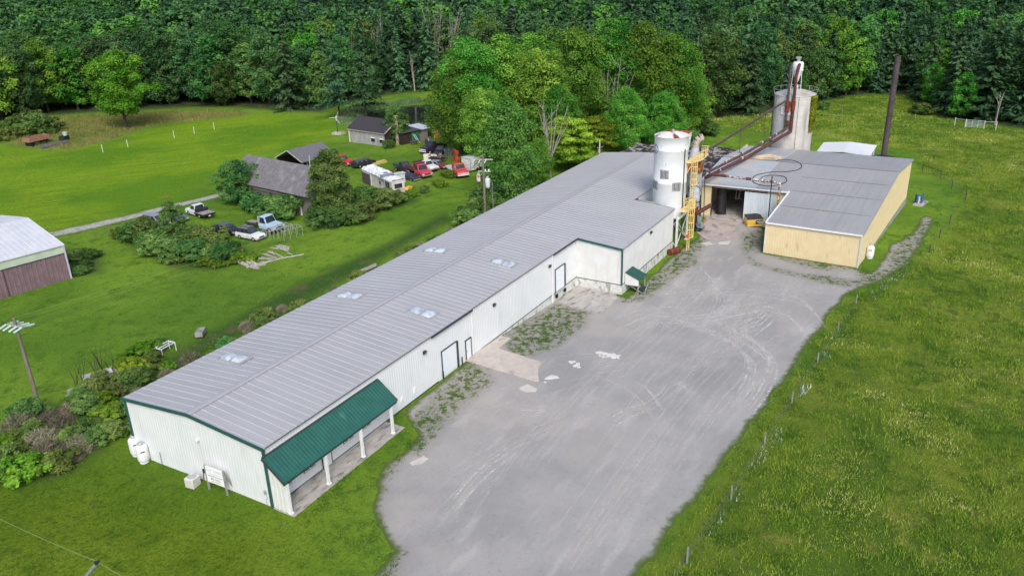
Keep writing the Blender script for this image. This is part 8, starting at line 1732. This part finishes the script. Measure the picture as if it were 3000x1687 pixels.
for px, py in ((225,1150),(245,1130),(290,1110),(330,1100),(300,1085)):
    g = G(px, py); m = MB(); q2_ = random.Random(px)
    for k in range(5): a = q2_.uniform(0, 6.28); p1 = g+Vector((math.cos(a)*.4, math.sin(a)*.4, 1.6)); m.tube([g, p1, p1+Vector((q2_.uniform(-.6,.6), q2_.uniform(-.6,.6), 1.2))], .035, 5, .01)
    tag(m.build('bare_sapling', bark), 'bare leafless sapling among the old plank stack', 'sapling', 'bare saplings by the plank stack')
bushes([(1386,640),(1405,628),(1370,655),(1465,625),(1440,600),(1500,585),(1540,560)], 'shrub at the warehouse roof edge near the transformer pole', 'shrubs near the transformer pole', sk[:3], 1.6, 3.0, 1.3)
bushes([(2030,412),(2080,395),(2330,345),(2410,322),(2700,335)], 'low bush at the far woods edge', 'low bushes at the far woods edge', sk[:2], 1.6, 2.6, 1.3)
# reeds by the pond, ivy on the silo, weeds along the yard fence
c, n_ = vine(); qv = np.random.default_rng(8); V, Fc = quads(c, nrm(n_+qv.normal(0, .4, n_.shape)), qv.uniform(.3, .6, len(c)), .7, qv); o = npmesh('climbing_vine', V, Fc, fol['ivy'], attr={'leaf': ('POINT', np.repeat(np.clip(qv.normal(.4, .2, len(c)), 0, 1), 4))}); col.objects.link(o); tag(o, 'yellowish vine hanging over the right side of the concrete silo', 'vine')
reed_ring = [(POND[0]+21*math.cos(t), POND[1]+23*math.sin(t)) for t in np.linspace(0, 6.28, 24)[:-1]]
grass('pond_reeds', reed_ring, 6, .9, .1, grassmat('reed_blades', [(0, S(60,98,60)), (.5, S(96,128,88)), (1, S(170,168,130))]), 'pale green reeds and cattails ringing the small pond', 41, 4, .3, 160, avoid=True, cat='reeds', flop=.25)
bank = wpoly([(1165,292),(1230,282),(1290,272),(1400,268),(1400,330),(1290,330),(1240,300)])
fence_weeds = wpoly([(2000,1660),(2040,1560),(2150,1440),(2260,1280),(2330,1170),(2400,1050),(2460,960),(2510,885),(2560,850),(2660,775),(2680,785),(2580,860),(2520,905),(2470,975),(2345,1185),(2275,1300),(2165,1460),(2060,1600),(2030,1670)])
grass('flower_weeds', fence_weeds, 16, .3, .07, grassmat('flower_blades', [(0, S(50,86,40)), (.5, S(78,112,56)), (.74, S(110,134,96)), (.8, S(206,216,202)), (1, S(230,236,230))]), 'white flowering weeds along the meadow fence', 42, 5, 1, 70, patch=lambda x, y: sstep(.4, .65, vnoise(x, y, 3.1, 9)), cat='weeds')

# ------------------------------------------------------------------ light
SUN_EL, SUN_AZ = R(44), math.atan2(-.62, -.78)      # azimuth of the sun in the xy plane, behind the camera's right shoulder
wld = bpy.data.worlds.new('World'); scene.world = wld; wld.use_nodes = True; nt = wld.node_tree
sky = nt.nodes.new('ShaderNodeTexSky'); sky.sky_type = 'NISHITA'; sky.sun_disc = False; sky.sun_elevation = SUN_EL; sky.sun_rotation = math.pi/2-SUN_AZ; sky.air_density = 1.0; sky.dust_density = 3.0; sky.ozone_density = 1.0
nt.links.new(sky.outputs[0], nt.nodes['Background'].inputs[0]); nt.nodes['Background'].inputs[1].default_value = .15
sd_ = bpy.data.lights.new('sun', 'SUN'); sd_.energy = 1.7; sd_.angle = R(24); sd_.color = (1, .97, .92); so = bpy.data.objects.new('sun', sd_); col.objects.link(so); so.location = (0, 0, 80)
dv = Vector((math.cos(SUN_AZ)*math.cos(SUN_EL), math.sin(SUN_AZ)*math.cos(SUN_EL), math.sin(SUN_EL))); so.rotation_euler = dv.to_track_quat('Z', 'Y').to_euler()
vs_ = scene.view_settings; vs_.view_transform = 'Standard'; vs_.look = 'None'; vs_.gamma = 1; vs_.exposure = 0.3
scene.render.resolution_x, scene.render.resolution_y = 1024, 575
try: scene.cycles.max_bounces = 6; scene.cycles.diffuse_bounces = 3; scene.cycles.transparent_max_bounces = 12
except Exception: pass
